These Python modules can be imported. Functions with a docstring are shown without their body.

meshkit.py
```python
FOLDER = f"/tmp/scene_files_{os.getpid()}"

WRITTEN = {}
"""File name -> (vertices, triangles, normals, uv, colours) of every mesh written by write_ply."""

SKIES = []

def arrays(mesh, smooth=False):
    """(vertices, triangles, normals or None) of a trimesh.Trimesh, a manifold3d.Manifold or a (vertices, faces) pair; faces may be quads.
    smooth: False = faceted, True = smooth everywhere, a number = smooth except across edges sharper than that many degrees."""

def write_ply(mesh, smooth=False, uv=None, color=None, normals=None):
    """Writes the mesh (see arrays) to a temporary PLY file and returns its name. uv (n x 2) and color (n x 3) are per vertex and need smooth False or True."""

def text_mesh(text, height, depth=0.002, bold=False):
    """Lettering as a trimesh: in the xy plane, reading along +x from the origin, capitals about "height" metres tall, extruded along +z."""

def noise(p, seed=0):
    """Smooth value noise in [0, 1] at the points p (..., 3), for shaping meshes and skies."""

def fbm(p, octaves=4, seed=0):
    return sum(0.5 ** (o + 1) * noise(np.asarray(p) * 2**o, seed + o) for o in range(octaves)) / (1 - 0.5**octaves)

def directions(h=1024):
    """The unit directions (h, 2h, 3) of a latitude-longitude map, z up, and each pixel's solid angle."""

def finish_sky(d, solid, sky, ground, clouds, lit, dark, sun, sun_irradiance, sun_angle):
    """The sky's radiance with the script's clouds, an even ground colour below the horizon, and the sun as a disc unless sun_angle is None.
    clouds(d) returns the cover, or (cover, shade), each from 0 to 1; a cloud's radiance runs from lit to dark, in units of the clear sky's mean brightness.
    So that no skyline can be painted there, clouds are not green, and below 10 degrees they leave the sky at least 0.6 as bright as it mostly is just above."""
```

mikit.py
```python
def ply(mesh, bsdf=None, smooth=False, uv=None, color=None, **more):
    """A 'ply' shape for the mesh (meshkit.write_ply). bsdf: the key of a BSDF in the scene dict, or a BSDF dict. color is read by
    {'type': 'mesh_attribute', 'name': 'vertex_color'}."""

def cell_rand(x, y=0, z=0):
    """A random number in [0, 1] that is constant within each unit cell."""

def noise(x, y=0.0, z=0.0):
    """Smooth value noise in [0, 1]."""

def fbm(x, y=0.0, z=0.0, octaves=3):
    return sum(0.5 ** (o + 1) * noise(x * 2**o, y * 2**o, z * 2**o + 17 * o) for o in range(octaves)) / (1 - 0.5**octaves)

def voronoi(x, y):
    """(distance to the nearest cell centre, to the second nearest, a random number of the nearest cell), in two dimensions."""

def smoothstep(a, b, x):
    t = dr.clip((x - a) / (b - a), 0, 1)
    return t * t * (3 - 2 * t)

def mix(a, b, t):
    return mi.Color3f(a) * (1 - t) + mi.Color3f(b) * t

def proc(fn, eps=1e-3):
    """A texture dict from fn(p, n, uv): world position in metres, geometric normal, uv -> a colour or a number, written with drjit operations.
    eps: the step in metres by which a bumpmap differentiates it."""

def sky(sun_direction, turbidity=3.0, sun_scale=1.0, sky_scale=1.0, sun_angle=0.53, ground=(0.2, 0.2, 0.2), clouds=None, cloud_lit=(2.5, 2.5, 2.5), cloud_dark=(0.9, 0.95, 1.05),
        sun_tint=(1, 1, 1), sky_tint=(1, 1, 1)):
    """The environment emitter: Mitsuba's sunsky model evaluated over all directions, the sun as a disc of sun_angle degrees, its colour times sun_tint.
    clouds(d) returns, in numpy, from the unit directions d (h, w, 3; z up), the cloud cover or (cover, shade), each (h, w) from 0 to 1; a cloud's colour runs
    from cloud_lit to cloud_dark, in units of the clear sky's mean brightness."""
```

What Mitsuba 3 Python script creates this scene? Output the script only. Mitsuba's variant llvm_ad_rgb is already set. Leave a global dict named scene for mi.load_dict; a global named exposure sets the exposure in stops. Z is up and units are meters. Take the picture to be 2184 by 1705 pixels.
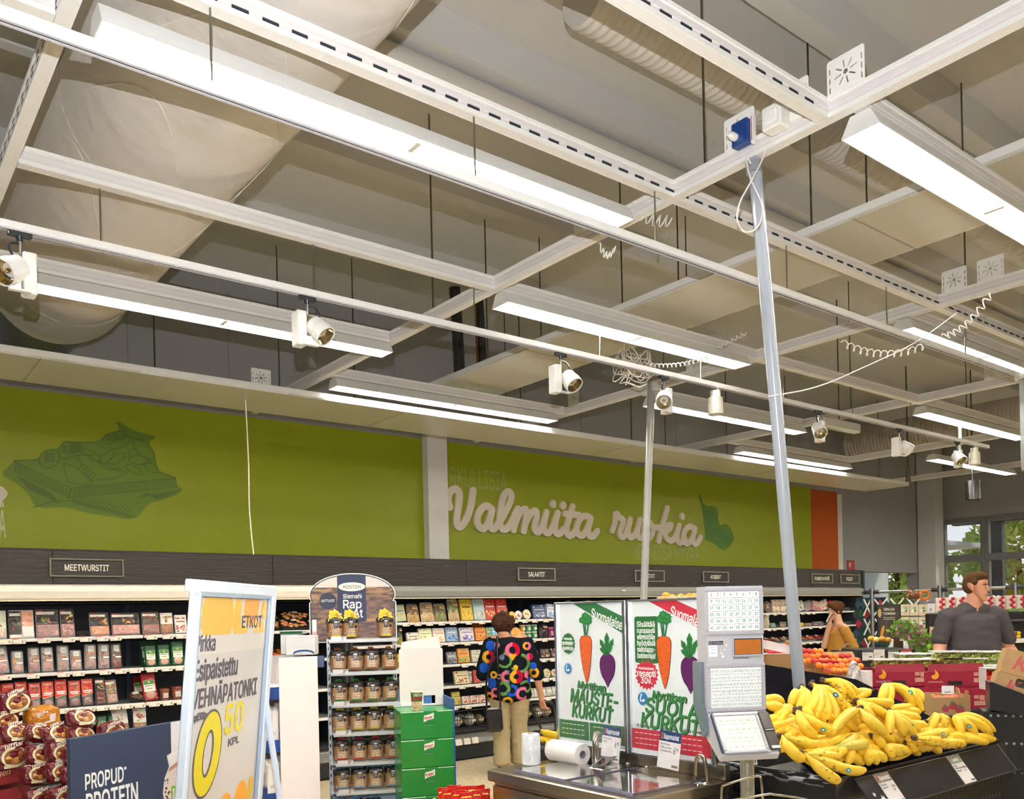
import math, random
import numpy as np, trimesh, manifold3d as m3
import shapely, shapely.geometry as sg, shapely.affinity as sa
import mitsuba as mi, drjit as dr
import mikit, meshkit

T = mi.ScalarTransform4f
scene, labels = {'type': 'scene'}, {}
# ------------------------------------------------------------------ camera (level, shifted lens, slight roll), daylight, flash, exposure
FOC, PX, PY, ROLL, YAW, EYE = 1855.0, 1092.0, 1311.0, math.atan(0.0217), math.atan2(2368, 1855), 1.6
FW = np.array([math.cos(YAW), math.sin(YAW), 0.0]); RT = np.array([FW[1], -FW[0], 0.0]); CAM = np.array([0, 0, EYE])
_up = np.array([0, 0, math.cos(ROLL)]) + RT * math.sin(ROLL)
scene['camera'] = {'type': 'perspective', 'fov': 2 * math.degrees(math.atan(1092 / FOC)), 'fov_axis': 'x', 'near_clip': 0.05, 'far_clip': 300.0,
                   'principal_point_offset_x': 0.0, 'principal_point_offset_y': -(PY - 852.5) / 1705,
                   'to_world': T().look_at(CAM.tolist(), (CAM + FW).tolist(), _up.tolist())}
scene['daylight'] = mikit.sky([0.5, -0.75, 0.6], turbidity=3.0, sun_scale=2.5, sky_scale=6.0, clouds=lambda d: 0.75 + 0.25 * meshkit.noise(d * 4), cloud_lit=(1.6, 1.6, 1.6), cloud_dark=(1.2, 1.2, 1.2))
scene['daylight']['sampling_weight'] = 6.0
_fp, _fd = CAM + [0, 0, 0.27] + RT * -0.02, FW * math.cos(math.radians(35)) + np.array([0, 0, math.sin(math.radians(35))])   # the photographer's flash, head tilted up
scene['camera_flash'] = {'type': 'spot', 'to_world': T().look_at(_fp.tolist(), (_fp + _fd).tolist(), RT.tolist()), 'cutoff_angle': 64.0, 'beam_width': 22.0,
                         'intensity': {'type': 'rgb', 'value': [40.0, 41.0, 44.0]}, 'sampling_weight': 45.0}
TUBE = [76.0, 71.5, 61.0]
exposure = 0.2


def ray(x, y):
    a, b = (x - PX) / FOC, (y - PY) / FOC
    return FW + (a * math.cos(ROLL) - b * math.sin(ROLL)) * RT + np.array([0, 0, -(a * math.sin(ROLL) + b * math.cos(ROLL))])
def at_z(x, y, z): d = ray(x, y); return CAM + d * (z - EYE) / d[2]
def at_y(x, y, Y): d = ray(x, y); return CAM + d * Y / d[1]
def at_x(x, y, X): d = ray(x, y); return CAM + d * X / d[0]
def at_d(x, y, t): return CAM + ray(x, y) * t

# ------------------------------------------------------------------ names, labels
def free(key):
    if key not in scene and not any(k.startswith(key + '__') for k in _tops.get(key.split('__')[0], ())): return key
    n = _count.get(key, 0)
    while True:
        n += 1
        k = f'{key}_{n:03d}'
        if k not in scene and not any(q.startswith(k + '__') for q in _tops.get(k.split('__')[0], ())) and k not in labels:
            _count[key] = n
            return k
_count, _tops = {}, {}
def put(key, shape):
    scene[key] = shape; _tops.setdefault(key.split('__')[0], []).append(key); return key
def thing(name, label, cat, group=None):
    k = free(name) if name not in labels else free_top(name)
    labels[k] = {'label': ' '.join(label.split()[:16]), 'category': cat}
    if group: labels[k]['group'] = group
    return k
def free_top(name):
    n = _count.get(name, 0)
    while True:
        n += 1
        k = f'{name}_{n:03d}'
        if k not in labels and k not in _tops: _count[name] = n; return k
def struct(name):
    labels[name] = {'kind': 'structure'}; return name

# ------------------------------------------------------------------ colours: a palette packed into uv
def rgb(h):
    if isinstance(h, str):
        h = h.lstrip('#'); h = ''.join(c * 2 for c in h) if len(h) == 3 else h; return np.array([int(h[i:i + 2], 16) for i in (0, 2, 4)]) / 255.0
    return np.asarray(h, float)
def lin(h):
    c = rgb(h); return np.where(c < 0.04045, c / 12.92, ((c + 0.055) / 1.055) ** 2.4).tolist()
def pack(c):
    q = np.clip(np.round(np.atleast_2d(rgb(c) if isinstance(c, str) else np.asarray(c, float)) * 63), 0, 63)
    return np.stack([(q[:, 0] * 64 + q[:, 1] + 0.5) / 4096, (q[:, 2] + 0.5) / 64], 1)
def jit(c, rng, a=0.05):
    return np.clip(rgb(c) * (1 + rng.uniform(-a, a)) + rng.uniform(-a, a, 3) * 0.3, 0, 1)
def pal(p, n, uv):
    a = uv.x * 64; r = dr.floor(a); g = dr.floor((a - r) * 64)
    c = mi.Color3f(r, g, dr.floor(uv.y * 64)) / 63
    return dr.select(c < 0.04045, c / 12.92, ((c + 0.055) / 1.055) ** 2.4)
PAL = mikit.proc(pal)
def bsdf(key, d, two=True):
    scene[key] = {'type': 'twosided', 'b': d} if two else d
def prin(col, rough=0.5, spec=0.4, **k):
    c = col if isinstance(col, dict) else {'type': 'rgb', 'value': lin(col)}
    return {'type': 'principled', 'base_color': c, 'roughness': rough, 'specular': spec, **k}
bsdf('m_matte', {'type': 'diffuse', 'reflectance': PAL})
bsdf('m_paint', prin(PAL, 0.5, 0.35))
bsdf('m_gloss', prin(PAL, 0.22, 0.5))
bsdf('m_metal', prin(PAL, 0.33, 0.5, metallic=1.0))
bsdf('m_chrome', prin(PAL, 0.12, 0.5, metallic=1.0))
def crinkle(p, n, uv):
    return 0.006 * mikit.fbm(p.x * 55, p.y * 55, p.z * 55, 2)
bsdf('m_leafp', prin(PAL, 0.5, 0.3))
bsdf('m_film', {'type': 'bumpmap', 'scale': 1.0, 'b': prin(PAL, 0.16, 0.7), 't': mikit.proc(crinkle)})
scene['m_glass'] = {'type': 'thindielectric', 'int_ior': 1.5}
scene['m_acrylic'] = {'type': 'thindielectric', 'int_ior': 1.35}

# ------------------------------------------------------------------ mesh building
def fr(o, ex, ey):
    ex = np.asarray(ex, float); ex = ex / np.linalg.norm(ex); ey = np.asarray(ey, float)
    ey = ey - ex * (ex @ ey); ey /= np.linalg.norm(ey); m = np.eye(4)
    m[:3, 0], m[:3, 1], m[:3, 2], m[:3, 3] = ex, ey, np.cross(ex, ey), o
    return m
def tr(x=0, y=0, z=0, rz=0, rx=0, ry=0, s=1):
    m = np.eye(4)
    for a, ax in ((rz, [0, 0, 1]), (ry, [0, 1, 0]), (rx, [1, 0, 0])):
        if a: m = m @ trimesh.transformations.rotation_matrix(math.radians(a), ax)
    m[:3, :3] *= s; m[:3, 3] = (x, y, z)
    return m
_cb = {}
def cbox(sx, sy, sz, b=0.0):
    k = (round(sx, 4), round(sy, 4), round(sz, 4), round(b, 4))
    if k not in _cb:
        if b <= 0: _cb[k] = trimesh.creation.box((sx, sy, sz))
        else:
            h = np.array([sx, sy, sz]) / 2; b = min(b, h.min() * 0.9); pts = []
            for s in np.ndindex(2, 2, 2):
                g = np.array(s) * 2 - 1
                for a in range(3):
                    q = h - b; q[a] = h[a]; pts.append(q * g)
            _cb[k] = trimesh.convex.convex_hull(np.array(pts))
    return _cb[k]
_sph = {}
def sphere(n=2):
    if n not in _sph: _sph[n] = trimesh.creation.icosphere(n, 1.0)
    return _sph[n]
def tube_mesh(pts, r, sides=8, caps=True):
    p = np.asarray(pts, float); r = np.broadcast_to(r, (len(p),)).astype(float)
    t = np.gradient(p, axis=0); t /= np.linalg.norm(t, axis=1, keepdims=True) + 1e-12
    a = np.cross(t[0], [0, 0, 1.0] if abs(t[0][2]) < 0.9 else [1.0, 0, 0]); a /= np.linalg.norm(a); A = []
    for k in range(len(p)):
        a = a - t[k] * (a @ t[k]); a /= np.linalg.norm(a); A.append(a)
    A = np.array(A); Bn = np.cross(t, A); an = np.arange(sides) * 2 * math.pi / sides
    v = (p[:, None] + r[:, None, None] * (np.cos(an)[None, :, None] * A[:, None] + np.sin(an)[None, :, None] * Bn[:, None])).reshape(-1, 3)
    i, j = np.meshgrid(np.arange(len(p) - 1), np.arange(sides), indexing='ij'); j2 = (j + 1) % sides
    q = np.stack([i * sides + j, i * sides + j2, (i + 1) * sides + j2, (i + 1) * sides + j], -1).reshape(-1, 4)
    f = np.vstack([q[:, [0, 1, 2]], q[:, [0, 2, 3]]])
    if caps:
        n = len(v); v = np.vstack([v, p[0], p[-1]]); k = np.arange(sides); k2 = (k + 1) % sides; l = (len(p) - 1) * sides
        f = np.vstack([f, np.stack([k2, k, k * 0 + n], 1), np.stack([l + k, l + k2, k * 0 + n + 1], 1)])
    return v, f
def lathe_mesh(prof, n=16):
    pr = np.asarray(prof, float); an = np.arange(n) * 2 * math.pi / n
    v = np.stack([pr[:, :1] * np.cos(an), pr[:, :1] * np.sin(an), np.repeat(pr[:, 1:], n, 1)], -1).reshape(-1, 3)
    i, j = np.meshgrid(np.arange(len(pr) - 1), np.arange(n), indexing='ij'); j2 = (j + 1) % n
    q = np.stack([i * n + j, i * n + j2, (i + 1) * n + j2, (i + 1) * n + j], -1).reshape(-1, 4)
    return v, np.vstack([q[:, [0, 1, 2]], q[:, [0, 2, 3]]])
def poly_mesh(poly, depth):
    gs = [g for g in getattr(poly, 'geoms', [poly]) if g.area > 1e-9 and g.geom_type == 'Polygon']
    ms = [trimesh.creation.extrude_polygon(g, depth, engine='earcut') for g in gs]
    return trimesh.util.concatenate(ms)
_txt = {}
def text2(s, bold):
    if (s, bold) not in _txt:
        _txt[s, bold] = meshkit.text_mesh(s, 1.0, 1.0, bold)
    return _txt[s, bold]
class MB:
    def __init__(s): s.v, s.f, s.n, s.uv, s.k = [], [], [], [], 0
    def add(s, mesh, col, M=None, smooth=None, fcol=None):
        v, f = (np.asarray(mesh.vertices, float), np.asarray(mesh.faces)) if hasattr(mesh, 'faces') else (np.asarray(mesh[0], float), np.asarray(mesh[1]))
        if M is not None:
            v = v @ M[:3, :3].T + M[:3, 3]
            if np.linalg.det(M[:3, :3]) < 0: f = f[:, ::-1]
        if smooth and smooth is not True:
            m = trimesh.graph.smooth_shade(trimesh.Trimesh(v, f, process=False), angle=math.radians(smooth), facet_minarea=None)
            v, f = np.asarray(m.vertices), np.asarray(m.faces)
        fn = np.cross(v[f[:, 1]] - v[f[:, 0]], v[f[:, 2]] - v[f[:, 0]])
        if smooth:
            n = np.zeros_like(v)
            for k in range(3): np.add.at(n, f[:, k], fn)
            if fcol is not None: v, n, f = v[f].reshape(-1, 3), n[f].reshape(-1, 3), np.arange(len(f) * 3).reshape(-1, 3)
        else:
            v = v[f].reshape(-1, 3); n = np.repeat(fn, 3, 0); f = np.arange(len(v)).reshape(-1, 3)
        n = n / np.maximum(np.linalg.norm(n, axis=1, keepdims=True), 1e-20)
        if fcol is not None: uv = np.repeat(pack(fcol), 3, 0)
        else: uv = np.tile(pack(col), (len(v), 1))
        s.v.append(v); s.n.append(n); s.f.append(f + s.k); s.uv.append(uv); s.k += len(v)
        return s
    def raw(s, v, f, n, uv):
        s.v.append(v); s.n.append(n); s.f.append(f + s.k); s.uv.append(uv); s.k += len(v); return s
    def box(s, lo, hi, col, b=0.0, M=None):
        lo, hi = np.asarray(lo, float), np.asarray(hi, float); m = cbox(*np.abs(hi - lo), b); A = np.eye(4); A[:3, 3] = (lo + hi) / 2
        return s.add(m, col, A if M is None else M @ A)
    def tube(s, pts, r, col, sides=8, M=None, caps=True): return s.add(tube_mesh(pts, r, sides, caps), col, M, 50)
    def lathe(s, prof, col, n=16, M=None, smooth=35): return s.add(lathe_mesh(prof, n), col, M, smooth)
    def ball(s, c, r, col, n=2, M=None):
        A = np.eye(4); A[:3, :3] = np.diag(np.broadcast_to(r, (3,))); A[:3, 3] = c
        return s.add(sphere(n), col, A if M is None else M @ A, True)
    def prism(s, pts, d, col, M=None):
        return s.add(poly_mesh(pts if hasattr(pts, 'area') else sg.Polygon(pts).buffer(0), d), col, M)
    def text(s, t, h, col, M, width=None, bold=True, center=False, d=0.0012, shear=0.0):
        m = text2(t, bold); b = m.bounds; w0 = b[1][0] - b[0][0]; sx = h if width is None else width / w0
        A = np.diag([sx, h, d, 1.0]); A[0, 1] = shear * h; A[0, 3] = -b[0][0] * sx - (w0 * sx / 2 if center else 0)
        return s.add(m, col, M @ A)
    def shape(s, mat, to_world=None):
        path = meshkit.write_ply((np.vstack(s.v), np.vstack(s.f)), False, np.vstack(s.uv), None, normals=np.vstack(s.n))
        d = {'type': 'ply', 'filename': path, 'face_normals': False, 'bsdf': {'type': 'ref', 'id': mat}}
        if to_world is not None: d['to_world'] = T(to_world.tolist())
        return d
    def part(s, parent, name, mat, label=None):
        k = put(free(f'{parent}__{name}') if parent else free(name), s.shape(mat))
        if label: labels[k] = {'label': label}
        return k
def one(name, label, cat, mb, mat, group=None):
    k = thing(name, label, cat, group); put(k, mb.shape(mat)); return k
class Proto:
    """parts of one kind of thing in its own coordinates, placed many times"""
    def __init__(s, name, cat): s.name, s.cat, s.p = name, cat, []
    def add(s, sub, mb, mat, label=None): s.p.append((sub, mb.shape(mat), label)); return s
    def place(s, M, label, group=None):
        k = thing(s.name, label, s.cat, group); seen = {}
        for sub, d, lb in s.p:
            c = seen.get(sub, 0); seen[sub] = c + 1
            q = sub if c == 0 else f'{sub}_{c:03d}'
            kk = put(f'{k}__{q}' if sub else k, {**d, 'to_world': T(np.asarray(M, float).tolist())})
            if lb: labels[kk] = {'label': lb}
        return k
ORD = ['first', 'second', 'third', 'fourth', 'fifth', 'sixth', 'seventh', 'eighth', 'ninth', 'tenth', 'eleventh', 'twelfth', 'thirteenth', 'fourteenth', 'fifteenth', 'sixteenth', 'seventeenth', 'eighteenth', 'nineteenth', 'twentieth',
       'twenty-first', 'twenty-second', 'twenty-third', 'twenty-fourth', 'twenty-fifth', 'twenty-sixth', 'twenty-seventh', 'twenty-eighth', 'twenty-ninth', 'thirtieth']
X3, Y3, Z3 = np.eye(3)
WALLF = lambda o: fr(o, X3, Z3)          # a vertical plane facing -Y
SIDEF = lambda o: fr(o, -Y3, Z3)         # a vertical plane facing -X
# ================================================================== THE SHELL
def speck(p, n, uv):
    a = mikit.noise(p.x * 140, p.y * 140); b = mikit.noise(p.x * 60 + 9, p.y * 60); c = mikit.fbm(p.x * 0.8, p.y * 0.8)
    k = mikit.smoothstep(0.72, 0.8, a) * 0.5 + mikit.smoothstep(0.7, 0.8, b) * 0.35
    return mikit.mix(lin('#cfbf9f'), lin('#8d7a5e'), k) * (0.92 + 0.12 * c)
bsdf('m_floor', prin(mikit.proc(speck), 0.3, 0.35))
def plaster(p, n, uv):
    return mi.Color3f(lin('#96989c')) * (0.94 + 0.1 * mikit.fbm(p.x * 2.2, p.y * 2.2, p.z * 2.2))
bsdf('m_plaster', {'type': 'diffuse', 'reflectance': mikit.proc(plaster)})
def lime(p, n, uv):
    return mi.Color3f(lin('#909a16')) * (0.95 + 0.08 * mikit.fbm(p.x * 1.3, p.z * 1.3, 4) + 0.03 * mikit.noise(p.x * 90, p.z * 90))
bsdf('m_ceil', {'type': 'diffuse', 'reflectance': {'type': 'rgb', 'value': lin('#cfcfce')}})
bsdf('m_lime', prin(mikit.proc(lime), 0.42, 0.3))
def wood(p, n, uv):
    w = p.z * 60 + 5 * mikit.fbm(p.x * 1.2, p.z * 5, 1) + 2 * mikit.noise(p.x * 8, p.z * 30)
    g = 0.5 + 0.5 * dr.sin(w * 3)
    return mikit.mix(lin('#252221'), lin('#3a3534'), g * 0.55 + 0.4 * mikit.noise(p.x * 3, p.z * 180))
bsdf('m_wood', prin(mikit.proc(wood), 0.45, 0.3))
def cloth(p, n, uv):
    d = mikit.fbm(p.x * 5, p.y * 3, p.z * 5, 4)
    dirt = mikit.smoothstep(0.62, 0.85, mikit.fbm(p.x * 1.6 + 3, p.y * 0.9, p.z * 1.6))
    return mikit.mix(lin('#d9d4cc'), lin('#a8a8aa'), dirt * 0.5) * (0.93 + 0.1 * d)
def clothb(p, n, uv):
    return 0.03 * mikit.fbm(p.x * 4, p.y * 7, p.z * 4, 4) + 0.0015 * mikit.noise(p.x * 60, p.y * 60, p.z * 60)
bsdf('m_cloth', {'type': 'bumpmap', 'scale': 1.0, 'b': prin(mikit.proc(cloth), 0.75, 0.2), 't': mikit.proc(clothb, eps=4e-3)})

def simple(name, lo, hi, col, mat='m_plaster'):
    return put(struct(name), MB().box(lo, hi, col).shape(mat))
CEIL, WALL = 5.18, 8.8
simple('floor', (-9, -9, -0.1), (60, 30, 0), '#c0b090', 'm_floor')
c = struct('ceiling'); put(c, MB().box((-9, -9, CEIL), (18.2, 9, CEIL + 0.2), '#999').shape('m_ceil'))
for yb in [-8.7 + 1.45 * k for k in range(12)]:
    y0 = yb - 0.09
    prof = sg.Polygon([(y0 - 0.03, CEIL), (y0 + 0.17, CEIL), (y0 + 0.14, 4.97), (y0, 4.97)])
    MB().prism(prof, 27.2, '#aaa', fr((-9, 0, 0), Y3, Z3)).part(c, 'beam', 'm_ceil')
wb = struct('wall_back')
put(wb, MB().box((-9, WALL, 0), (15.24, WALL + 0.2, CEIL), '#aaa').box((15.24, WALL, 2.26), (17.32, WALL + 0.2, CEIL), '#aaa').box((17.32, WALL, 0), (18.2, WALL + 0.2, CEIL), '#aaa').shape('m_plaster'))
M = MB()
for k in range(27): M.box((-8.5 + 0.98 * k, WALL - 0.004, 3.8), (-8.488 + 0.98 * k, WALL + 0.01, 4.97), '#8a8c90')
M.part(wb, 'seams', 'm_matte')
MB().box((-2, WALL - 0.012, 1.9), (13.62, WALL, 3.715), '#9aa41a').part(wb, 'mural_panel', 'm_lime', 'lime green mural panel')
MB().box((13.62, WALL - 0.012, 1.9), (14.46, WALL, 3.695), '#b04e08').part(wb, 'mural_panel', 'm_paint', 'orange panel at the end of the green mural')
MB().box((14.46, WALL - 0.02, 1.9), (14.6, WALL, 3.66), '#e2e2e0').part(wb, 'edge_strip', 'm_paint', 'white strip beside the orange panel')
simple('wall_left', (-9.2, -9, 0), (-9, 9, CEIL), '#aaa')
simple('wall_front', (-9, -9.2, 0), (18.2, -9, CEIL), '#aaa')
wr = struct('wall_right')
put(wr, MB().box((18, -9, 0), (18.2, 0.5, CEIL), '#aaa').box((18, 0.5, 3.33), (18.2, 9, CEIL), '#aaa').box((18, 8.62, 0), (18.2, 9, 3.33), '#aaa').shape('m_plaster'))
one('square_column', 'white square column at the far right corner beside the glazed front', 'column', MB().box((17.35, 8.42, 0), (17.7, 8.78, 4.9), '#c9c9cb', 0.005), 'm_paint')
one('pilaster', 'white square column standing between the two halves of the green mural', 'column', MB().box((5.575, WALL - 0.135, 0), (5.855, WALL - 0.0125, 3.86), '#efece6', 0.004), 'm_paint')
# glazed front in the right wall (X = 18)
XW, fcol = 18.0, '#6c7076'
ys = [8.6, 7.75, 6.2, 4.65, 3.1, 1.55, 0.5]
for k in range(len(ys) - 1):
    w = struct(f'window_{k + 1}'); y1, y0 = ys[k], ys[k + 1]
    fm = MB()
    for a, b in (((y0, 0.0), (y1, 0.12)), ((y0, 2.46), (y1, 2.6)), ((y0, 3.24), (y1, 3.33)), ((y0, 0.0), (y0 + 0.07, 3.33)), ((y1 - 0.07, 0.0), (y1, 3.33))):
        fm.box((XW - 0.03, a[0], a[1]), (XW + 0.09, b[0], b[1]), fcol, 0.004)
    fm.part(w, 'frame', 'm_paint')
    for z0, z1 in ((0.12, 2.46), (2.6, 3.24)):
        MB().box((XW + 0.03, y0 + 0.07, z0), (XW + 0.034, y1 - 0.07, z1), '#fff').part(w, 'pane', 'm_glass')
# passage behind the opening in the back wall
simple('wall_passage', (13.5, 11.4, 0), (21.0, 11.6, 3.0), '#b5c2cf', 'm_paint')
simple('wall_passage_left', (13.3, 9, 0), (13.5, 11.6, 3.0), '#b5c2cf', 'm_paint')
simple('ceiling_passage', (13.3, 9, 2.9), (21, 11.6, 3.0), '#c5c9cf', 'm_paint')
one('dark_door_leaf', 'dark door leaf in the passage behind the low opening in the grey wall', 'door', MB().box((18.1, 10.6, 0), (18.2, 11.39, 2.85), '#1c2430', 0.01).box((18.06, 10.75, 1.0), (18.1, 10.8, 1.2), '#8b8f93'), 'm_paint')
# ------------------------------------------------------------------ outside: vestibule posts, hedge, trees
one('vestibule_frame', 'dark posts and header of the entrance vestibule outside the glazed front', 'entrance frame',
    MB().box((20.2, 8.35, 0), (20.35, 8.8, 3.5), '#27303a').box((20.2, 7.35, 0), (20.35, 7.75, 3.5), '#27303a').box((20.2, 6.5, 0), (20.35, 6.85, 3.5), '#27303a').box((20.2, 5.2, 0), (20.35, 5.5, 3.5), '#27303a').box((20.2, 3.5, 0), (20.35, 3.7, 3.5), '#27303a')
    .box((20.15, 0, 3.4), (20.4, 9.4, 3.7), '#20262e').box((20.18, 0, 2.55), (20.38, 7.4, 2.85), '#8d9296'), 'm_paint')
one('notice_stand', 'yellow notice board seen through the glazed front', 'sign', MB().box((20.9, 8.3, 0.0), (20.95, 8.95, 1.98), '#c3b400').box((20.89, 8.4, 1.5), (20.9, 8.85, 1.8), '#e9e6c9'), 'm_matte')
bsdf('m_leaf', {'type': 'principledthin', 'base_color': {'type': 'rgb', 'value': lin('#a5b86a')}, 'roughness': 0.6, 'diff_trans': 0.9}, two=False)
R1 = np.random.default_rng(5)
def leaves(c, r, n, s):
    d = R1.normal(size=(n, 3)); d /= np.linalg.norm(d, axis=1, keepdims=True); p = np.asarray(c) + d * np.asarray(r) * R1.uniform(0.55, 1, (n, 1)) ** 0.5
    a, b = R1.normal(size=(n, 3)), R1.normal(size=(n, 3)); a *= s / np.linalg.norm(a, axis=1, keepdims=True); b *= s / np.linalg.norm(b, axis=1, keepdims=True)
    return np.stack([p, p + a, p + a + b, p + b], 1).reshape(-1, 3), np.array([[0, 1, 2], [0, 2, 3]])[None].repeat(n, 0).reshape(-1, 3) + 4 * np.arange(n).repeat(2)[:, None]
for k, (x, y, h) in enumerate([(31, 16.5, 4.6), (34, 13.5, 5.2), (33, 9.5, 4.2), (38, 6, 5.5)]):
    t = thing('tree', ['leafy green tree outside the left panes of the glazed front', 'tall green tree outside behind the first window post', 'low green tree outside the second window', 'tall green tree outside the right edge of the glazed front'][k], 'tree')
    MB().tube([(x, y, 0), (x + .1, y, h * .4), (x, y, h * .7)], [.18, .14, .06], '#5b4a3a').part(t, 'trunk', 'm_matte')
    put(t + '__crown', MB().add(leaves((x, y, h * .62), (1.9, 1.9, h * .36), 1500, 0.28), '#86a050').shape('m_leaf'))

# ================================================================== CEILING SERVICES
WH, GL = '#e9e7e4', '#c9c8c6'
# big fabric air duct along Y, sagging between its hoops
def duct_surface():
    n, m = 40, 150; ys_ = np.linspace(-2.0, 8.05, m); an = np.linspace(0, 2 * math.pi, n, endpoint=False); V = []
    for y in ys_:
        ph = (y + 2.0) / 2.3; pinch = 0.016 * math.exp(-((ph - round(ph)) * 10) ** 2) if y > -1.5 else 0
        r = 0.52 - pinch + 0.008 * np.array([meshkit.fbm(np.array([[math.cos(a) * 1.3, y * 1.5, math.sin(a) * 1.3]]), 3)[0] for a in an])
        endf = max(0, (y - 7.55) / 0.5); r = r * (1 - 0.22 * endf ** 2)
        V.append(np.stack([1.475 + r * np.cos(an), np.full(n, y), 4.37 + r * np.sin(an)], 1))
    V = np.concatenate(V); i, j = np.meshgrid(np.arange(m - 1), np.arange(n), indexing='ij'); j2 = (j + 1) % n
    q = np.stack([i * n + j, i * n + j2, (i + 1) * n + j2, (i + 1) * n + j], -1).reshape(-1, 4)
    return V, np.vstack([q[:, [0, 2, 1]], q[:, [0, 3, 2]]])
d = thing('fabric_duct', 'huge white fabric air duct running under the ceiling at upper left', 'air duct')
MB().add(duct_surface(), '#ddd', None, True).part(d, 'sleeve', 'm_cloth')
for y in (0.3, 2.6, 4.9, 7.2):
    MB().add(trimesh.creation.torus(0.506, 0.004, 48, 6), '#e6e4df', tr(1.475, y, 4.37, rx=90), True).part(d, 'seam', 'm_paint')
M = MB()
for k in range(7):
    pts = [(1.475 + 0.527 * math.cos(a), 0.9 * k + 0.5 * math.sin(3 * a + k), 4.37 + 0.527 * math.sin(a)) for a in np.linspace(-2.9, -0.3, 24)]
    M.tube(pts, 0.0022, '#ece9e2', 4)
M.part(d, 'stitching', 'm_matte')
MB().lathe([(0.40, 0), (0.405, 0.02), (0.405, 0.74)], '#8b9199', 36, fr((1.475, 8.03, 4.37), X3, Z3) @ np.diag([1, 1, -1, 1.0])).part(d, 'metal_collar', 'm_metal', 'bare grey collar where the duct meets the wall')
def spiral(name, label, p0, p1, r, pitch, amp=0.05, col='#cfcbc4', n=28, cap=True):
    """a corrugated duct from p0 to p1"""
    p0, p1 = np.asarray(p0, float), np.asarray(p1, float); L = np.linalg.norm(p1 - p0); m = int(L / pitch) * 4
    pr = [(r * (1 + amp * (0.5 if k % 4 in (1, 2) else -0.5)), L * k / m) for k in range(m + 1)]
    if cap: pr = [(0.001, 0)] + pr + [(0.001, L)]
    z = (p1 - p0) / L
    return one(name, label, 'air duct', MB().lathe(pr, col, n, fr(p0, np.cross(Z3, z), np.cross(z, np.cross(Z3, z))), 50), 'm_paint')
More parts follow.
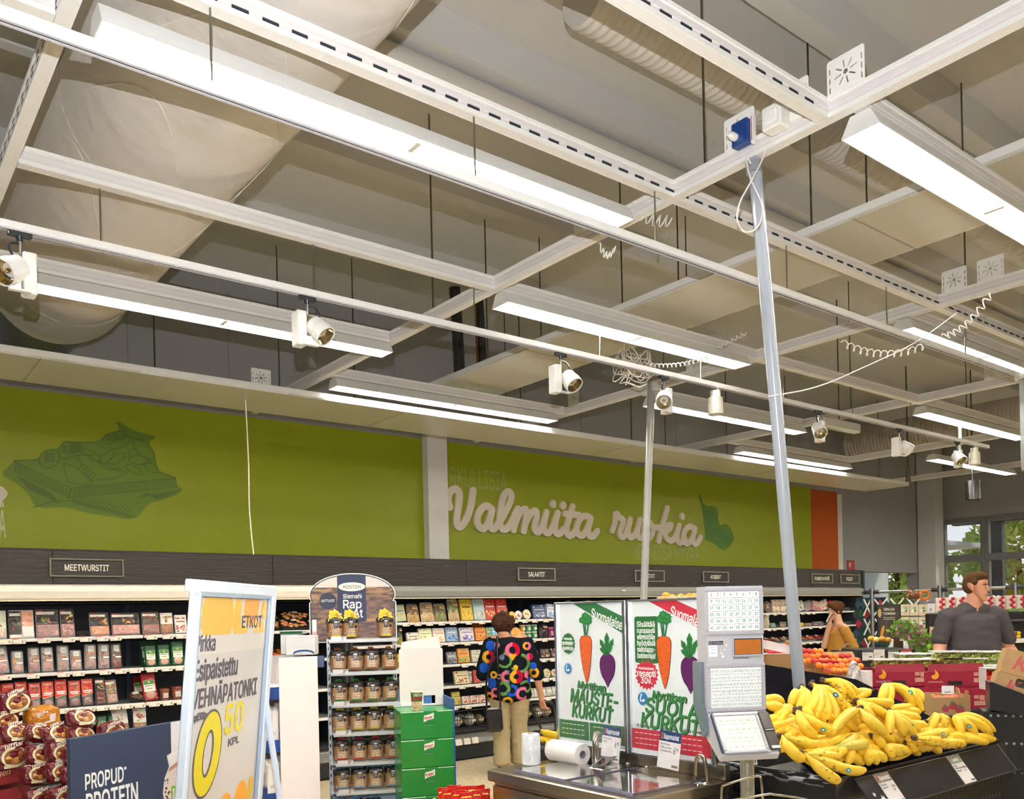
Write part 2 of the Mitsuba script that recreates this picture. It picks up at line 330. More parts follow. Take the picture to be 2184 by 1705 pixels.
spiral('corrugated_duct', 'corrugated white ventilation duct running across the upper right ceiling', (3.05, 3.2, 4.74), (14.1, 3.2, 4.74), 0.16, 0.055)
spiral('slim_duct', 'slim white spiral duct tucked along a ceiling beam', (2.0, 4.39, 4.87), (14.1, 4.39, 4.87), 0.078, 0.3, 0.012, n=20)
spiral('wide_duct', 'wide ribbed duct crossing the far right of the ceiling', (14.5, 0.5, 4.5), (14.5, 8.5, 4.5), 0.3, 0.06, 0.03, '#b9b4aa')
# radiant panels
bsdf('m_sheet', prin(PAL, 0.28, 0.7))
def panel(name, label, lo, hi, ax):
    t = thing(name, label, 'ceiling panel'); lo, hi = np.array(lo, float), np.array(hi, float)
    MB().box(lo, hi - [0, 0, 0.045], '#bdb9ac').part(t, 'sheet', 'm_sheet')
    o = 1 - ax; M = MB()
    for s in (0, 1):
        a, b = lo.copy(), hi.copy()
        if s: a[o] = hi[o] - 0.012
        else: b[o] = lo[o] + 0.012
        M.box(a, b, '#eceae6')
    M.part(t, 'edge_profile', 'm_paint')
    L0, L1 = lo[ax], hi[ax]
    for q in np.arange(L0 + 1.2, L1, 3.0):
        a, b = lo.copy(), hi.copy(); a[ax], b[ax] = q, q + 0.012; a[2] -= 0.002; b[2] = lo[2] + 0.01
        MB().box(a, b, '#a59f92').part(t, 'joint', 'm_matte')
    return t
panel('radiant_panel', 'long glossy radiant panel hung crosswise in the middle of the ceiling', (4.68, -1.5, 3.84), (5.40, 7.47, 3.90), 1)
panel('radiant_panel', 'long glossy panel running above the refrigerators and reflecting the green wall', (-3, 6.90, 3.49), (13.4, 7.63, 3.55), 0)
# suspended rails (white profiles, a grid), lamps below them
def rail(name, label, p0, p1, slots=False, cat='ceiling rail', w=0.055, h=0.085):
    t = thing(name, label, cat); p0, p1 = np.asarray(p0, float), np.asarray(p1, float); L = np.linalg.norm(p1 - p0); F = fr(p0, p1 - p0, Z3)
    MB().box((0, -h / 2, -w / 2 + .006), (L, h / 2, w / 2 - .006), '#dddbd8', 0, F).box((0, h / 2 - .016, -w / 2), (L, h / 2, w / 2), '#efedea', 0, F).box((0, -h / 2, -w / 2), (L, -h / 2 + .02, w / 2), '#efedea', 0, F).box((0, -.006, -w / 2 + .002), (L, .008, w / 2 - .002), '#e6e4e1', 0, F).part(t, 'profile', 'm_paint')
    if slots:
        M = MB()
        for q in np.arange(0.05, L - 0.1, 0.11):
            for s in (-1, 1): M.box((q, -h / 2 + .0235, s * (w / 2 - .0055) - .003), (q + (0.06 if slots == 1 else 0.045), -h / 2 + (.034 if slots == 1 else 0.06), s * (w / 2 - .0055) + .003), '#3a3c46', 0, F)
        k = M.part(t, 'slots', 'm_matte'); labels[k] = {'kind': 'stuff'}
    return t
RZ = 3.725
CX = [0.67, 3.40, 6.15, 8.85, 11.6, 14.3]
CN = ['slotted cross rail at the far left edge', 'white cross rail that carries the junction plates and the leaning grey pole', 'second white cross rail, behind the middle lamps', 'third white cross rail, at the far right', 'fourth white cross rail, deep in the room at right', 'farthest white cross rail near the ribbed wide duct']
for x, lb in zip(CX, CN): rail('cross_rail', lb, (x, -1.5, RZ), (x, 8.5 if x < 10 else 8.0, RZ), 2 if x < 1 else False)
for y, x0, x1, sl, lb in [(2.08, -3, 3.37, 1, 'slotted white rail at the top middle of the picture, ending at a cross rail'), (2.94, -3, 9.8, 1, 'slotted white rail over the upper white track'), (3.30, -2, 0.64, 0, 'short white rail at the top left corner'),
                          (4.45, 0.7, 12.5, 0, 'white rail that crosses the middle of the ceiling above the lamp pairs'), (5.76, 0.7, 3.37, 0, 'white rail over the lamp in front of the far duct end'), (5.78, 6.2, 8.8, 0, 'white rail over the far middle lamp'),
                          (6.84, 3.43, 6.1, 0, 'white rail over the lamp nearest the mural column'), (6.86, 8.9, 11.6, 0, 'white rail over the lamp near the orange panel'), (1.94, 3.43, 6.1, 0, 'white rail over the twin tube lamp at right'), (3.17, 6.2, 8.8, 0, 'white rail over the lamp at the right edge')]:
    rail('ceiling_rail', lb, (x0, y, RZ), (x1, y, RZ), sl)
def light_track(lb, y, x0, x1):
    t = thing('light_track', lb, 'light track')
    MB().box((x0, y - .018, 3.392), (x1, y + .018, 3.425), '#f3f1ee').box((x0, y - .016, 3.385), (x1, y - .006, 3.392), '#c9cbd0').box((x0, y + .006, 3.385), (x1, y + .016, 3.392), '#c9cbd0').part(t, 'profile', 'm_gloss')
    MB().box((x0, y - .006, 3.388), (x1, y + .006, 3.392), '#5a5c60').part(t, 'groove', 'm_matte')
    for x in np.arange(x0 + 0.75, x1, 1.1): MB().tube([(x, y, 3.42), (x, y, RZ - .04)], 0.004, '#8b8d84', 5).part(t, 'hanger_rod', 'm_metal')
light_track('upper white light track crossing the whole picture below its slotted rail', 2.93, -3, 9.5)
light_track('lower white light track with spotlights in front of the mural', 4.47, -3, 10.5)
# ceiling hanger rods
k = 0
for x in CX:
    for y in (0.4, 2.75, 5.2, 7.9):
        if x == 0.67 and y < 3: continue
        k += 1; one('hanger_rod', f'thin threaded rod from the ceiling to the {["far left", "junction plate", "second", "third", "fourth", "farthest"][CX.index(x)]} cross rail, {["nearest", "second", "third", "farthest"][[0.4, 2.75, 5.2, 7.9].index(y)]} on it', 'rod', MB().tube([(x + .02, y, RZ + .04), (x + .02, y, CEIL)], 0.006, '#6a6c64', 6), 'm_metal')
for i, y in enumerate((1.2, 3.0, 4.6, 6.3)):
    for j, x in enumerate((4.72, 5.36)):
        one('panel_rod', f'thin rod holding the crosswise radiant panel, {ORD[i]} pair, {["left", "right"][j]} edge', 'rod', MB().tube([(x, y, 3.9), (x, y, CEIL)], 0.006, '#5a5c56', 6), 'm_metal')
for i, x in enumerate((2.1, 3.9, 5.9, 7.6, 9.4)):
    one('panel_rod', f'thin rod holding the long panel over the refrigerators, {ORD[i]} from the left', 'rod', MB().tube([(x, 7.3, 3.55), (x, 7.3, CEIL)], 0.006, '#5a5c56', 6), 'm_metal')
# fluorescent luminaires
scene['m_tube'] = {'type': 'diffuse', 'reflectance': {'type': 'rgb', 'value': [0.8, 0.8, 0.8]}}
hp = sg.Polygon([(-.045, .075), (.045, .075), (.088, -.004), (.083, -.004), (.041, .068), (-.041, .068), (-.083, -.004), (-.088, -.004)])
lamp = Proto('ceiling_lamp', 'lamp')
lamp.add('housing', MB().prism(hp, 2.5, '#e8e6e2', fr((0, 0, 0), Y3, Z3)), 'm_paint')
ep = sg.Polygon([(-.045, .075), (.045, .075), (.088, -.004), (-.088, -.004)])
for x in (-0.004, 2.5): lamp.add('end_cap', MB().prism(ep, 0.004, '#dcdad6', fr((x, 0, 0), Y3, Z3)), 'm_paint')
lamp.add('socket', MB().box((1.235, -.05, .0), (1.265, .05, .05), '#d8d0b8', .004), 'm_paint')
for x in (.2, 2.2): lamp.add('bracket', MB().box((x, -.02, .075), (x + .06, .02, .085), '#ccc'), 'm_paint')
for y in (-.03, .03):
    for x in (.035, 1.27):
        s = mikit.ply(tube_mesh([(x, y, .012), (x + 1.195, y, .012)], 0.014, 8), 'm_tube'); s['emitter'] = {'type': 'area', 'radiance': {'type': 'rgb', 'value': TUBE}}
        lamp.p.append(('fluorescent_tube', s, None))
LA = [(0.74, 3.15, 'wide bright lamp at upper left in front of the fabric duct'), (0.86, 5.76, 'lamp at the far end of the fabric duct, behind the left spotlights'), (3.43, 1.94, 'lamp with two visible tubes at the upper right edge'), (3.43, 4.43, 'lamp in the middle of the ceiling beside the leaning pole'), (3.45, 6.84, 'lamp just above the column in the mural'),
      (6.13, 3.18, 'lamp at the right edge behind the curly cable'), (6.25, 5.76, 'lamp behind the thin grey pole at far right of the middle'), (8.95, 4.47, 'lamp at the right edge above the small camera'), (9.1, 6.88, 'lamp near the orange wall panel'), (11.9, 5.8, 'lamp behind the small camera at far right'),
      (6.13, 0.6, None), (0.74, 0.6, None), (-1.9, 1.94, None), (-1.9, 4.43, None), (3.43, -0.6, None), (8.95, 2.0, None), (-1.9, 6.84, None), (0.74, -2.0, None), (6.13, -2.0, None), (11.9, 3.2, None), (14.5, 4.4, None)]
for x, y, lb in LA:
    lamp.place(tr(x, y, 3.595), lb if lb else 'white fluorescent lamp of the ceiling grid beyond the edge of the picture', None if lb else 'ceiling lamps beyond the edge of the picture')
# ================================================================== REFRIGERATORS ALONG THE BACK WALL
RG = np.random.default_rng(11)
FX0, FXM, FX1 = -2.0, 4.12, 13.83
WHT, RAIL = '#f1ece4', '#e9e7e3'
tf = struct('trim_1')
xs = [-2.0, -0.65, 1.45, 3.35, 5.62, 7.85, 10.1, 12.4, 13.83]
for a, b in zip(xs, xs[1:]):
    MB().box((a + .0015, 7.985, 1.932), (b - .0015, 8.03, 2.212), '#333', .002).part(tf, 'fascia_panel', 'm_wood')
MB().box((-2, 8.03, 1.94), (13.83, 8.1, 2.2), '#2b2929').part(tf, 'backing', 'm_matte')
MB().box((-2, 7.99, 2.212), (13.83, 8.64, 2.225), '#3b3b3b').part(tf, 'top_board', 'm_matte')
def aisle_sign(px0, px1, py0, py1, word, col):
    a, b = at_y(px0, py1, 7.96), at_y(px1, py0, 7.96); w, h = b[0] - a[0], 0.155; z0 = 2.07 - h / 2
    t = thing('aisle_sign', f'small framed sign reading {word} on the dark fascia', 'sign'); F = WALLF((a[0], 7.984, z0)); r = .014
    MB().box((0, 0, 0), (w, h, .006), '#3a3535', 0, F).part(t, 'board', 'm_wood')
    f = MB()
    for lo, hi in (((0, 0), (w, r)), ((0, h - r), (w, h)), ((0, 0), (r, h)), ((w - r, 0), (w, h))): f.box((*lo, .004), (*hi, .022), col, .002, F)
    f.part(t, 'frame', 'm_paint')
    MB().text(word, .052, '#ece6da', WALLF((a[0] + w / 2, 7.977, z0 + .052)), .0295 * len(word) + .02, True, True).part(t, 'lettering', 'm_paint')
for q in [(106, 264, 1187, 1230, 'MEETWURSTIT', '#6b6a5b'), (1106, 1185, 1209, 1240, 'SALAATIT', '#8b877b'), (1356, 1418, 1216, 1243, 'KEITOT', '#8b877b'), (1501, 1555, 1219, 1244, 'ATERIAT', '#8b877b'), (1733, 1777, 1225, 1247, 'VALMISTA HYVÄÄ', '#8b7f68'), (1794, 1834, 1226, 1247, 'PIZZAT', '#8b7f68')]: aisle_sign(*q)

ZL, ZR = [1.486, 1.198, 0.891, 0.60], [1.535, 1.30, 1.055, 0.815, 0.585]
shelf_key = {}
def fridge(x0, x1, zs, lip, label, mods):
    t = thing('refrigerator', label, 'refrigerator'); yb = 8.6
    MB().box((x0, yb, 0.1), (x1, yb + .03, 1.93), '#23262b').box((x0, 7.9, .02), (x1, yb + .03, .16), '#15171b').part(t, 'back', 'm_paint')
    for x in (x0, x1 - .04): MB().box((x, 7.93, 0.02), (x + .04, yb, 1.93), '#2a2c30', .004).part(t, 'side_panel', 'm_paint')
    prof = sg.Polygon([(8.6, 1.9), (8.6, 1.93), (7.97, 1.93), (7.93, 1.915), (7.915, 1.87), (7.93, 1.815), (7.96, 1.797), (8.2, 1.80), (8.2, 1.815), (8.0, 1.84), (8.0, 1.9)])
    MB().add(poly_mesh(prof, x1 - x0), lip, fr((x0, 0, 0), Y3, Z3), 25).part(t, 'canopy', 'm_paint')
    MB().box((x0, 7.926, 1.79), (x1, 7.95, 1.80), '#e8ddc9').part(t, 'canopy_lip', 'm_paint')
    for a, b in zip(mods, mods[1:]):
        MB().box((a - .02, 8.57, .16), (a + .02, 8.6, 1.8), '#2f3a4c').part(t, 'upright', 'm_paint')
        for i, z in enumerate(zs):
            s = MB().box((a + .006, 8.06, z - .018), (b - .006, 8.56, z), '#8c9096').box((a + .006, 8.055, z - .022), (b - .006, 8.075, z + .001), '#d5d5d3').part(t, 'shelf', 'm_paint')
            MB().box((a + .006, 8.036, z - .026), (b - .006, 8.054, z + .004), RAIL, .004).part(s, 'price_rail', 'm_gloss')
            MB().box((a + .012, 8.046, z + .005), (b - .012, 8.048, z + .058), '#fff').part(s, 'front_guard', 'm_acrylic')
            shelf_key[(a, i, t)] = s
    MB().box((x0, 7.95, .30), (x1, 8.6, .33), '#1b1d20').part(t, 'deck', 'm_paint')
    MB().add(poly_mesh(sg.Polygon([(7.93, .245), (8.0, .305), (8.03, .305), (8.03, .14), (7.93, .14), (7.90, .18)]), x1 - x0), '#63625f', fr((x0, 0, 0), Y3, Z3), 25).part(t, 'bumper', 'm_gloss')
    g = MB()
    for x in np.arange(max(x0, 3.9), min(x1, 9.2), .045): g.box((x, 8.005, .305), (x + .022, 8.05, .312), '#c8c4bb')
    labels[g.part(t, 'air_grille', 'm_paint')] = {'kind': 'stuff'}
    MB().box((x0, 7.955, .005), (x1, 7.975, .14), '#2c2b29').part(t, 'plinth', 'm_paint')
    MB().box((x0, 8.32, 1.77), (x1, 8.58, 1.79), '#15171a').part(t, 'air_channel', 'm_paint')
    return t
fL = fridge(FX0, FXM - .01, ZL, '#efe7da', 'long open refrigerator with a white canopy, full of packed meat, at left', [-2.0, -0.33, 0.92, 2.17, 4.10])
fR = fridge(FXM, FX1 - .05, ZR, '#8e8d8b', 'long open refrigerator with a grey canopy from the bread rack to the passage', [4.14, 5.55, 6.85, 8.1, 9.35, 10.6, 11.9, 13.76])
MB().box((8.0, 7.905, 1.868), (8.06, 7.916, 1.888), '#e9e9e4').part(fR, 'plug', 'm_paint')
def price_tag(x, z, fridge_key, w=.085, red=False, digit='2'):
    ms = [k for k in shelf_key if k[2] == fridge_key]; a = max(k[0] for k in ms if k[0] <= x); i = min((abs(zz - z), i) for i, zz in enumerate(ZL if fridge_key == fL else ZR))[1]
    m = MB().box((x - w / 2, 8.028, z - .04), (x + w / 2, 8.036, z - .001), '#eee6da', .002)
    if red: m.box((x - w / 2, 8.0275, z - .001), (x - w * .05, 8.036, z + .008), '#d86a6c')
    m.text(digit, .018, '#4a4542', WALLF((x + w * .18, 8.028, z - .031)), None, True)
    m.text('95', .009, '#6a6562', WALLF((x + w * .34, 8.028, z - .022)), None, False)
    m.box((x - w * .42, 8.0272, z - .031), (x - w * .2, 8.028, z - .028), '#8b857e')
    m.part(shelf_key[(a, i, fridge_key)], 'price_tag', 'm_paint')
for row, (z, xsp) in enumerate([(ZL[0], [(13, 0), (42, 1), (95, 1), (148, 1), (184, 1), (220, 1), (248, 1), (325, 1), (359, 1), (388, 0)]), (ZL[1], [(10, 1), (70, 1), (135, 1), (167, 0), (224, 1), (257, 1), (288, 0), (324, 0), (356, 0), (385, 0)]), (ZL[2], [(18, 0), (103, 0), (131, 0), (160, 0), (189, 0), (216, 0), (243, 0), (270, 0), (297, 0), (327, 0), (357, 0), (386, 0)])]):
    for n, (px, rd) in enumerate(xsp): price_tag(at_y(px, 1400, 8.03)[0], z, fL, .092, rd, '312231224231'[n])
for z, xsp in [(ZR[0], [868, 893, 918, 944, 968, 1002, 1030, 1101, 1122, 1143, 1167, 1640, 1656, 1674, 1715, 1727, 1738]), (ZR[1], [838, 862, 884, 909, 936, 963, 998, 1028, 1124, 1138, 1163, 1643, 1654, 1672, 1712, 1731, 1752]), (ZR[2], [992, 1019, 1140, 1161, 1180, 1716, 1731, 1746, 1760]), (ZR[3], [985, 1020, 1150, 1164, 1184]), (ZR[4], [968, 997, 1168])]:
    for n, px in enumerate(xsp): price_tag(at_y(px, 1400, 8.03)[0], z, fR, .085, n % 3 == 1 and z > 1.2, '2312'[n % 4])
for k, px in enumerate((976, 994, 1011)):
    x = at_y(px, 1590, 7.93)[0]; MB().add(cbox(.085, .07, .003), '#e4d9cb', fr((x, 7.906, .205), X3, (0, .3, 1))).part(fR, 'price_tag', 'm_paint')

# ------------------------------------------------------------------ packs (front faces -Y, base at z = 0)
def pack_shapes(kind, w, h, c, rng):
    """a list of (part name, mesh, material) for one pack; c: colours"""
    P = []; F = WALLF((-w / 2, 0, 0)); tilt = 12
    b = MB(); l = MB(); q = MB()
    def blobs(m, x0, x1, y0, y1, n, cols, z=.0, r=.012):
        for _ in range(n):
            x, y = rng.uniform(x0, x1), rng.uniform(y0, y1); a = rng.uniform(.6, 1.3, 2) * r; an = rng.uniform(0, 6.28)
            pts = [(x + a[0] * math.cos(t + an), y + a[1] * math.sin(t)) for t in np.linspace(0, 2 * math.pi, 8, endpoint=False)]
            m.prism([(min(max(u, x0), x1), min(max(v, y0), y1)) for u, v in pts], .003, jit(cols[rng.integers(len(cols))], rng, .12), F @ tr(0, 0, z))
    if kind == 'meat':      # film tray: printed card above, meat below
        b.box((0, 0, -.028), (w, h, -.004), c[2], .006, F); k = h * (.46 if len(c) < 4 else c[3])
        q.box((.006, .008, -.006), (w - .006, k, .003), c[1], .006, F); blobs(q, .01, w - .01, .012, k - .006, int(10 + w * 90), [c[1], tuple(np.clip(rgb(c[1]) * 1.12, 0, 1)), tuple(rgb(c[1]) * .82)], .002, .014)
        l.box((.003, k, -.004), (w - .003, h - .004, .002), c[0], .001, F); l.box((.004, h * .80, .002), (w * .8, h * .90, .003), '#e9e4da', 0, F); l.box((.01, h * .905, .002), (w * .3, h * .94, .003), '#b23', 0, F)
        blobs(l, w * .22, w * .9, k + .01, h * .82, int(4 + w * 28), ['#c88a4a', '#a8452f', '#7d8f36', '#d9a35e', '#8a3b2b'], .002, .014)
        P = [('tray', b, 'm_gloss'), ('meat', q, 'm_film'), ('card', l, 'm_film')]
    elif kind == 'salmon':
        b.box((0, 0, -.03), (w, h, -.004), '#e9e6e2', .005, F); l.box((0, .03, -.004), (w * .48, h - .01, .003), '#1f1e1e', .001, F); l.box((.004, h * .78, .003), (w * .46, h * .88, .004), '#eee', 0, F); blobs(l, .02, w * .44, h * .3, h * .75, 9, ['#6b3a2b', '#9a4a36', '#4d4a25'], .002)
        q.box((w * .5, h * .42, -.004), (w - .008, h - .012, .003), '#eaa58a', .004, F); q.box((w * .5, .01, -.004), (w - .005, h * .42, .003), '#f5efe9', .004, F); blobs(q, w * .5, w * .95, h * .45, h * .95, 9, ['#f0b39a', '#e49a7c'], .002)
        P = [('tray', b, 'm_gloss'), ('card', l, 'm_film'), ('fish', q, 'm_film')]
    elif kind == 'label':   # clear tray, white square label, food print, slices below
        b.box((0, 0, -.024), (w, h, -.003), c[2], .012, F); q.ball((w / 2, h * .24, -.002), (w * .38, h * .19, .007), c[1], 2, F); blobs(q, w * .16, w * .84, h * .1, h * .38, 8, [c[1], tuple(rgb(c[1]) * .85)], .004, .012)
        blobs(l, w * .12, w * .88, h * .44, h * .74, 12, [c[0], '#c2995f', '#b4613f', '#87493a'], -.002, .014); l.box((w * .3, h * .68, -.003), (w * .78, h * .92, .002), '#dcd9d8', 0, F); l.box((w * .4, h * .78, .002), (w * .68, h * .795, .003), '#888', 0, F); l.box((w * .42, h * .42, -.003), (w * .92, h * .48, .002), '#e8e4dd', 0, F)
        P = [('tray', b, 'm_gloss'), ('slices', q, 'm_film'), ('label', l, 'm_film')]
    elif kind == 'red':     # pouch: red above a slanted edge
        b.box((0, 0, -.026), (w, h, -.003), '#5b5654', .01, F); q.ball((w * .52, h * .19, -.002), (w * .36, h * .14, .006), '#93716c', 2, F)
        l.prism([(.001, h * .36), (w - .001, h * .47), (w - .001, h - .002), (.001, h - .002)], .008, c[0], F @ tr(0, 0, -.004)); l.prism([(.001, h * .345), (w - .001, h * .455), (w - .001, h * .475), (.001, h * .365)], .008, '#e9b28e', F @ tr(0, 0, -.0035))
        l.box((w * .12, h * .53, .004), (w * .88, h * .585, .005), '#f4dfd6', 0, F); l.box((w * .2, h * .47, .004), (w * .8, h * .515, .005), '#f0cfc4', 0, F); l.text('Salami', h * .09, '#f2c7b6', F @ tr(w * .5, h * .84, .004), w * .7, True, True)
        blobs(l, w * .3, w * .8, h * .62, h * .8, 8, ['#d8a53a', '#a5281c', '#55481d', '#e2b14a'], .003, .012)
        P = [('pouch', b, 'm_gloss'), ('slices', q, 'm_film'), ('card', l, 'm_film')]
    elif kind == 'green':
        b.box((0, 0, -.024), (w, h, -.003), c[0], .012, F); q.ball((w / 2, h * .2, -.002), (w * .34, h * .15, .006), c[1], 2, F)
        l.prism([(w * .12, h * .32), (w * .88, h * .32), (w * .88, h * .72), (w * .5, h * .76), (w * .12, h * .72)], .004, '#dfe2d0', F @ tr(0, 0, -.003)); l.prism([(w * .14, h * .58), (w * .86, h * .58), (w * .86, h * .71), (w * .5, h * .75), (w * .14, h * .71)], .005, '#2e7d2c', F @ tr(0, 0, -.003))
        l.ball((w / 2, h * .665, .001), (w * .1, w * .1, .002), '#e2b64a', 1, F); l.box((w * .2, h * .52, .001), (w * .8, h * .54, .002), '#70303c', 0, F); l.box((w * .3, h * .42, .001), (w * .7, h * .44, .002), '#555', 0, F)
        P = [('frame', b, 'm_film'), ('slices', q, 'm_film'), ('label', l, 'm_gloss')]
    elif kind == 'box':
        b.box((0, 0, -.035), (w, h, 0), c[0], .003, F); l.box((w * .14, h * .60, 0), (w * .86, h * .66, .001), c[2] if len(c) > 2 else '#fff', 0, F)
        blobs(l, w * .08, w * .92, h * .06, h * .45, int(8 + w * 50), [c[1], tuple(np.clip(rgb(c[1]) * 1.2, 0, 1)), tuple(rgb(c[1]) * .8)], -.002, .014); blobs(l, w * .05, w * .95, h * .76, h * .96, 5, [c[1]], -.002, .012)
        P = [('carton', b, 'm_gloss'), ('print', l, 'm_gloss')]
    elif kind == 'bag':     # pillow bag with a crimped top
        n, m = 12, 9; U, V = np.meshgrid(np.linspace(0, 1, n), np.linspace(0, 1, m)); bul = np.sin(np.pi * np.clip(U, .0, 1)) ** .5 * np.sin(np.pi * np.clip(V * .92 + .02, 0, 1)) ** .6
        nz = meshkit.fbm(np.stack([U * 5 + rng.uniform(0, 50), V * 5, U * 0], -1), 3) - .5
        x = (U - .5) * w * (1 - .18 * (V > .85) * (V - .85) / .15 + .06 * nz); z = V * h; y = -.035 * bul - .02 * nz * (bul > .1)
        v = np.stack([x, y, z], -1).reshape(-1, 3); i, j = np.meshgrid(np.arange(m - 1), np.arange(n - 1), indexing='ij'); a = i * n + j; qd = np.stack([a, a + 1, a + n + 1, a + n], -1).reshape(-1, 4); f = np.vstack([qd[:, [0, 1, 2]], qd[:, [0, 2, 3]]])
        v2 = v * [1, -.6, 1]; vv = np.vstack([v, v2]); ff = np.vstack([f, f[:, ::-1] + len(v)])
        ce = vv[ff].mean(1); hh = ce[:, 2] / h; fc = np.array([jit(c[0] if t < .42 + .08 * math.sin(xx * 90) else (c[1] if t < .86 else c[2]), rng, .16) for t, xx in zip(hh, ce[:, 0])])
        b.add((vv, ff), None, tr(0, .02, 0), True, fc); l.add(cbox(w * .42, .004, h * .16, .002), '#c9a36a', tr(0, -.03, h * .74)); l.add(cbox(w * .3, .006, h * .06), '#8a5a2a', tr(0, -.031, h * .75))
        P = [('bag', b, 'm_film'), ('label', l, 'm_gloss')]
    elif kind == 'lid':     # round tub standing on its edge, lid to the front
        r = min(w, h) / 2; G = fr((0, 0, r), X3, Z3); b.lathe([(0.001, -.055), (r * .8, -.055), (r * .94, -.006), (r, -.004), (r, .0), (0.001, .0)], c[0], 18, G, 30); l.lathe([(.001, .0015), (r * .9, .0015), (r * .92, 0)], c[1], 18, G, 30)
        for _ in range(6):
            a_, r_ = rng.uniform(0, 6.28), rng.uniform(0, r * .55); l.ball((r_ * math.cos(a_), r_ * math.sin(a_), .001), (r * .22, r * .16, .003), jit(c[2], rng, .15), 1, G)
        P = [('tub', b, 'm_gloss'), ('lid', l, 'm_gloss')]
    elif kind == 'tub':     # tapered cup with lid
        b.lathe([(.001, 0), (w * .40, 0), (w * .47, h * .84), (w * .001, h * .84)], c[0], 16, tr(0, .05), 30); l.lathe([(.001, h * .84), (w * .5, h * .84), (w * .5, h * .94), (w * .46, h), (.001, h)], c[1], 16, tr(0, .05), 30); q.add(cbox(w * .5, .004, h * .45), c[2] if len(c) > 2 else '#fff', tr(0, .05 - w * .45, h * .42, rx=-5))
        P = [('cup', b, 'm_gloss'), ('lid', l, 'm_gloss'), ('label', q, 'm_gloss')]; tilt = 0
    elif kind == 'tray':    # shallow dark tray with browned food and a white sticker, tipped towards the aisle
        G = fr((-w / 2, 0, .0), X3, (0, .86, .5)); b.add(poly_mesh(sg.box(0, 0, w, h).buffer(-.012).buffer(.012), .03), c[0], G); b.add(poly_mesh(sg.box(0, 0, w, h).buffer(.008), .004), c[0], G @ tr(0, 0, .028))
        for _ in range(int(14 + w * 60)): q.ball((rng.uniform(.02, w - .02), rng.uniform(.02, h - .02), .03), (.022, .015, .012), jit(c[1], rng, .22), 1, G)
        l.add(cbox(.055, .035, .002), '#e9e6df', G @ tr(w * rng.uniform(.25, .6), h * .75, .046, rz=rng.uniform(-20, 20)))
        P = [('tray', b, 'm_gloss'), ('food', q, 'm_film'), ('sticker', l, 'm_paint')]; tilt = 0
    R = tr(0, 0, 0, rx=-tilt)
    for _, m, _m in P:
        m.v = [v @ R[:3, :3].T for v in m.v]; m.n = [v @ R[:3, :3].T for v in m.n]
    lo = min(v[:, 2].min() for _, m, _m in P for v in m.v)
    for _, m, _m in P: m.v = [v - [0, 0, lo] for v in m.v]
    return [(n, m.shape(mt)) for n, m, mt in P if m.v]
def product(name, label, cat, kind, px0, px1, z, h, c, group=None, y=8.10, tilt=0, w=None):
    x0, x1 = at_y(px0, 1400, y)[0], at_y(px1, 1400, y)[0]; ww = w or (x1 - x0) * .94
    t = thing(name, label, cat, group); k = {}
    M = tr((x0 + x1) / 2, y + .0, z + .0015 + abs(math.sin(math.radians(tilt))) * ww / 2, rz=RG.uniform(-1, 1), ry=tilt)
    for n, d in pack_shapes(kind, ww, h, c, RG): d['to_world'] = T(M.tolist()); put(free(f'{t}__{n}'), d)
    return t


# ================================================================== WHAT LIES IN THE REFRIGERATORS
BLK, PNK = '#1d1b1b', '#b98a86'
L0, L1, L2, L3 = [z + .002 for z in ZL]
A0, A1, A2, A3, A4 = [z + .002 for z in ZR]
MP = 'meat pack'
for q in [('white and green card on a pack cut by the left picture edge, top shelf', 'meat', -14, 17, .235, ['#dfe2cf', '#e2c8b4', '#d8d8d4', .35]), ('wide pack with a salmon coloured right half, top shelf at left', 'salmon', 20, 77, .235, [0]), ('wide black carded minced meat pack, top shelf, third from the left', 'meat', 78, 130, .24, [BLK, '#b07f7c', '#aaa6a4']),
          ('narrow black carded minced meat pack right of the wide one on the top shelf', 'meat', 131, 163, .24, [BLK, '#b5837c', '#aaa6a4']), ('black pack with orange meat right of the empty gap on the top shelf', 'meat', 193, 237, .205, [BLK, '#e0936c', '#b5b0ad', .42]), ('wide black three section pack with a chilli print on the top shelf', 'meat', 239, 303, .20, [BLK, '#cf9488', '#8f8b89', .46]),
          ('dark brown carded pack beside the white foil topped one on the top shelf', 'meat', 305, 344, .205, ['#4b413e', '#a37068', '#8f8a88', .45]), ('tan pack with a white foil top on the top shelf', 'meat', 344, 373, .195, ['#e4dfd5', '#a9714f', '#a19c98', .45]), ('small white pack with a red band on the top shelf near the sale board', 'box', 375, 402, .17, ['#e9e6dd', '#b8473f', '#9c2c38']), ('brown carton half hidden behind the sale board on the top shelf', 'box', 403, 425, .20, ['#4a2d22', '#8d6a3e', '#d9cdb8'])]:
    product('meat_pack', q[0], MP, q[1], q[2], q[3], L0, q[4], q[5])
w8 = [(-12, 22, .235, '#b0705a', '#b98b86'), (24, 52, .19, '#7d7a35', '#c59b93'), (60, 87, .215, '#a77b55', '#a97a74'), (88, 116, .215, '#a5785a', '#b98d84'), (121, 149, .225, '#ad8150', '#a7807a'), (150, 176, .18, '#8c3b34', '#c7a79f'), (179, 206, .225, '#a3634c', '#b08a84'), (209, 235, .225, '#a56b4a', '#ad8680'), (237, 262, .225, '#6d4a3c', '#86544b')]
for k, q in enumerate(w8): product('cold_cut_pack', f'white labelled cold cut pack, {ORD[k]} from the left on the second shelf', MP, 'label', q[0], q[1], L1, q[2], [q[3], q[4], '#8f8a88' if k < 8 else '#5b4d4a'], 'cold cuts on the second shelf', tilt=[-4, 0, 0, 0, 1, 0, 3, 2, 0][k])
